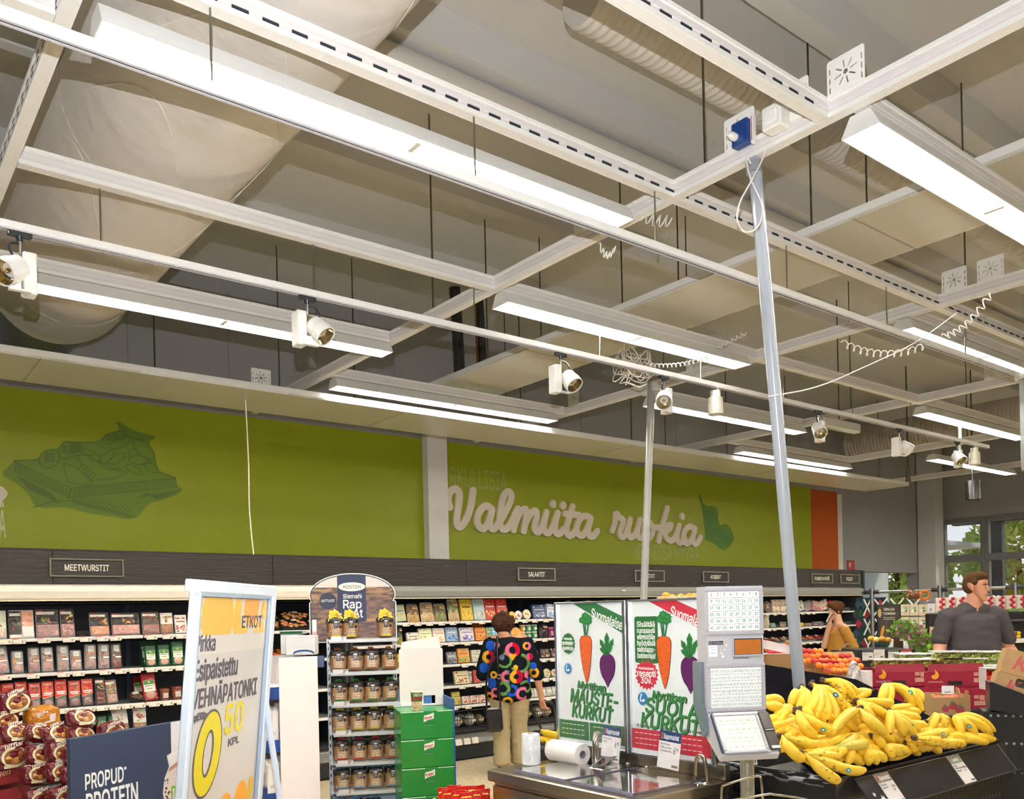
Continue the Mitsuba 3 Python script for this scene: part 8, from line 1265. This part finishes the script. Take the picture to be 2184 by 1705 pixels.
# price cards on the slanted black stands in front of the salad
t = thing('black_stand', 'slanted black stand with four price cards in front of the salad bags', 'stand'); o = at_d(1818, 1424, 8.0); Q = fr((o[0], o[1], 0), yawed(-4), Z3); MB().prism([(0, 0), (.62, 0), (.62, o[2]), (.56, o[2] + .155), (.06, o[2] + .155), (0, o[2] + .02)], .5, '#17181b', Q @ tr(0, 0, -.5)).part(t, 'body', 'm_paint')
for j, (px, hd) in enumerate([(1842, '#4a4a58'), (1866, '#e0d8d6'), (1896, '#5a6a58'), (1922, '#a8484a')]): 
    k_ = 8.0 / FOC; u = (at_d(px, 1386, 7.95) - o) @ Q[:3, 0]; c = thing('price_card', f'white price card on the slanted black stand before the salad, {ORD[j]} from the left', 'price card'); MB().box((u, o[2] + .06, .001), (u + .098, o[2] + .135, .004), '#ddd6d2', 0, Q).box((u, o[2] + .135, .001), (u + .098, o[2] + .16, .004), hd, 0, Q).part(c, 'card', 'm_paint'); MB().box((u + .06, o[2] + .085, .004), (u + .085, o[2] + .10, .0046), '#7a7470', 0, Q).box((u + .01, o[2] + .115, .004), (u + .04, o[2] + .119, .0046), '#8a8480', 0, Q).part(c, 'lettering', 'm_paint')
for j, (px, py, c_) in enumerate([(1858, 1363, '#d9a83a'), (1868, 1365, '#e6d07a'), (1882, 1364, '#c98a2a'), (1894, 1366, '#b9862e')]): k = thing('squash', f'small yellow squash behind the price cards, {ORD[j]} from the left', 'squash'); put(k, MB().ball(at_d(px, py, 8.2), (.045, .03, .028), c_, 2).ball(at_d(px, py - 4, 8.2), (.008, .008, .016), '#8a7a3a', 1).shape('m_fruit'))
t = thing('hand_basket', 'black hand basket beside the person in the mustard top', 'basket'); Q = far(1792, 1416, 10.3); MB().prism(sg.Polygon([(0, 0), (.2, 0), (.22, .15), (-.02, .15)]), .25, '#1a1b1e', Q @ tr(0, 0, -.25)).part(t, 'bin', 'm_paint'); MB().tube(chaikin3([Q[:3, 3] + Z3 * .15, Q[:3, 3] + Z3 * .26 + RT * .1, Q[:3, 3] + Z3 * .15 + RT * .2]), .006, '#9aa0a4', 6).part(t, 'handle', 'm_metal')
# oranges on top of a wire rack behind the right pickle poster
t = thing('orange_rack', 'white wire rack of oranges behind the top of the right pickle poster', 'rack'); q0, q1 = at_d(1402, 1290, 5.6), at_d(1500, 1288, 5.5); m = MB()
for k in range(9): q = q0 + (q1 - q0) * k / 8; m.tube([q - Z3 * .10, q + Z3 * .045], .003, '#dcd6c8', 5)
m.tube([q0 + Z3 * .045, q1 + Z3 * .045], .003, '#dcd6c8', 5); m.tube([q0 - Z3 * .05, q1 - Z3 * .05], .003, '#dcd6c8', 5); m.part(t, 'wires', 'm_paint'); qc = (q0 + q1) / 2 + FW * .18; MB().box((qc[0] - .25, qc[1] - .2, 0), (qc[0] + .25, qc[1] + .2, q0[2] - .06), '#2a2b2e', .01).part(t, 'body', 'm_paint')
for j, (px, py) in enumerate([(1412, 1283), (1420, 1273), (1432, 1281), (1434, 1277), (1448, 1282), (1452, 1276), (1462, 1281), (1470, 1275), (1480, 1276), (1490, 1278)]): k = thing('orange', f'orange in the wire rack above the right pickle poster, {ORD[j]} from the left', 'orange'); put(k, MB().ball(at_d(px, py, 5.68 + .03 * (j % 2)), .029 if j % 2 else .032, jit('#e8921c', rq, .04), 2).shape('m_fruit'))
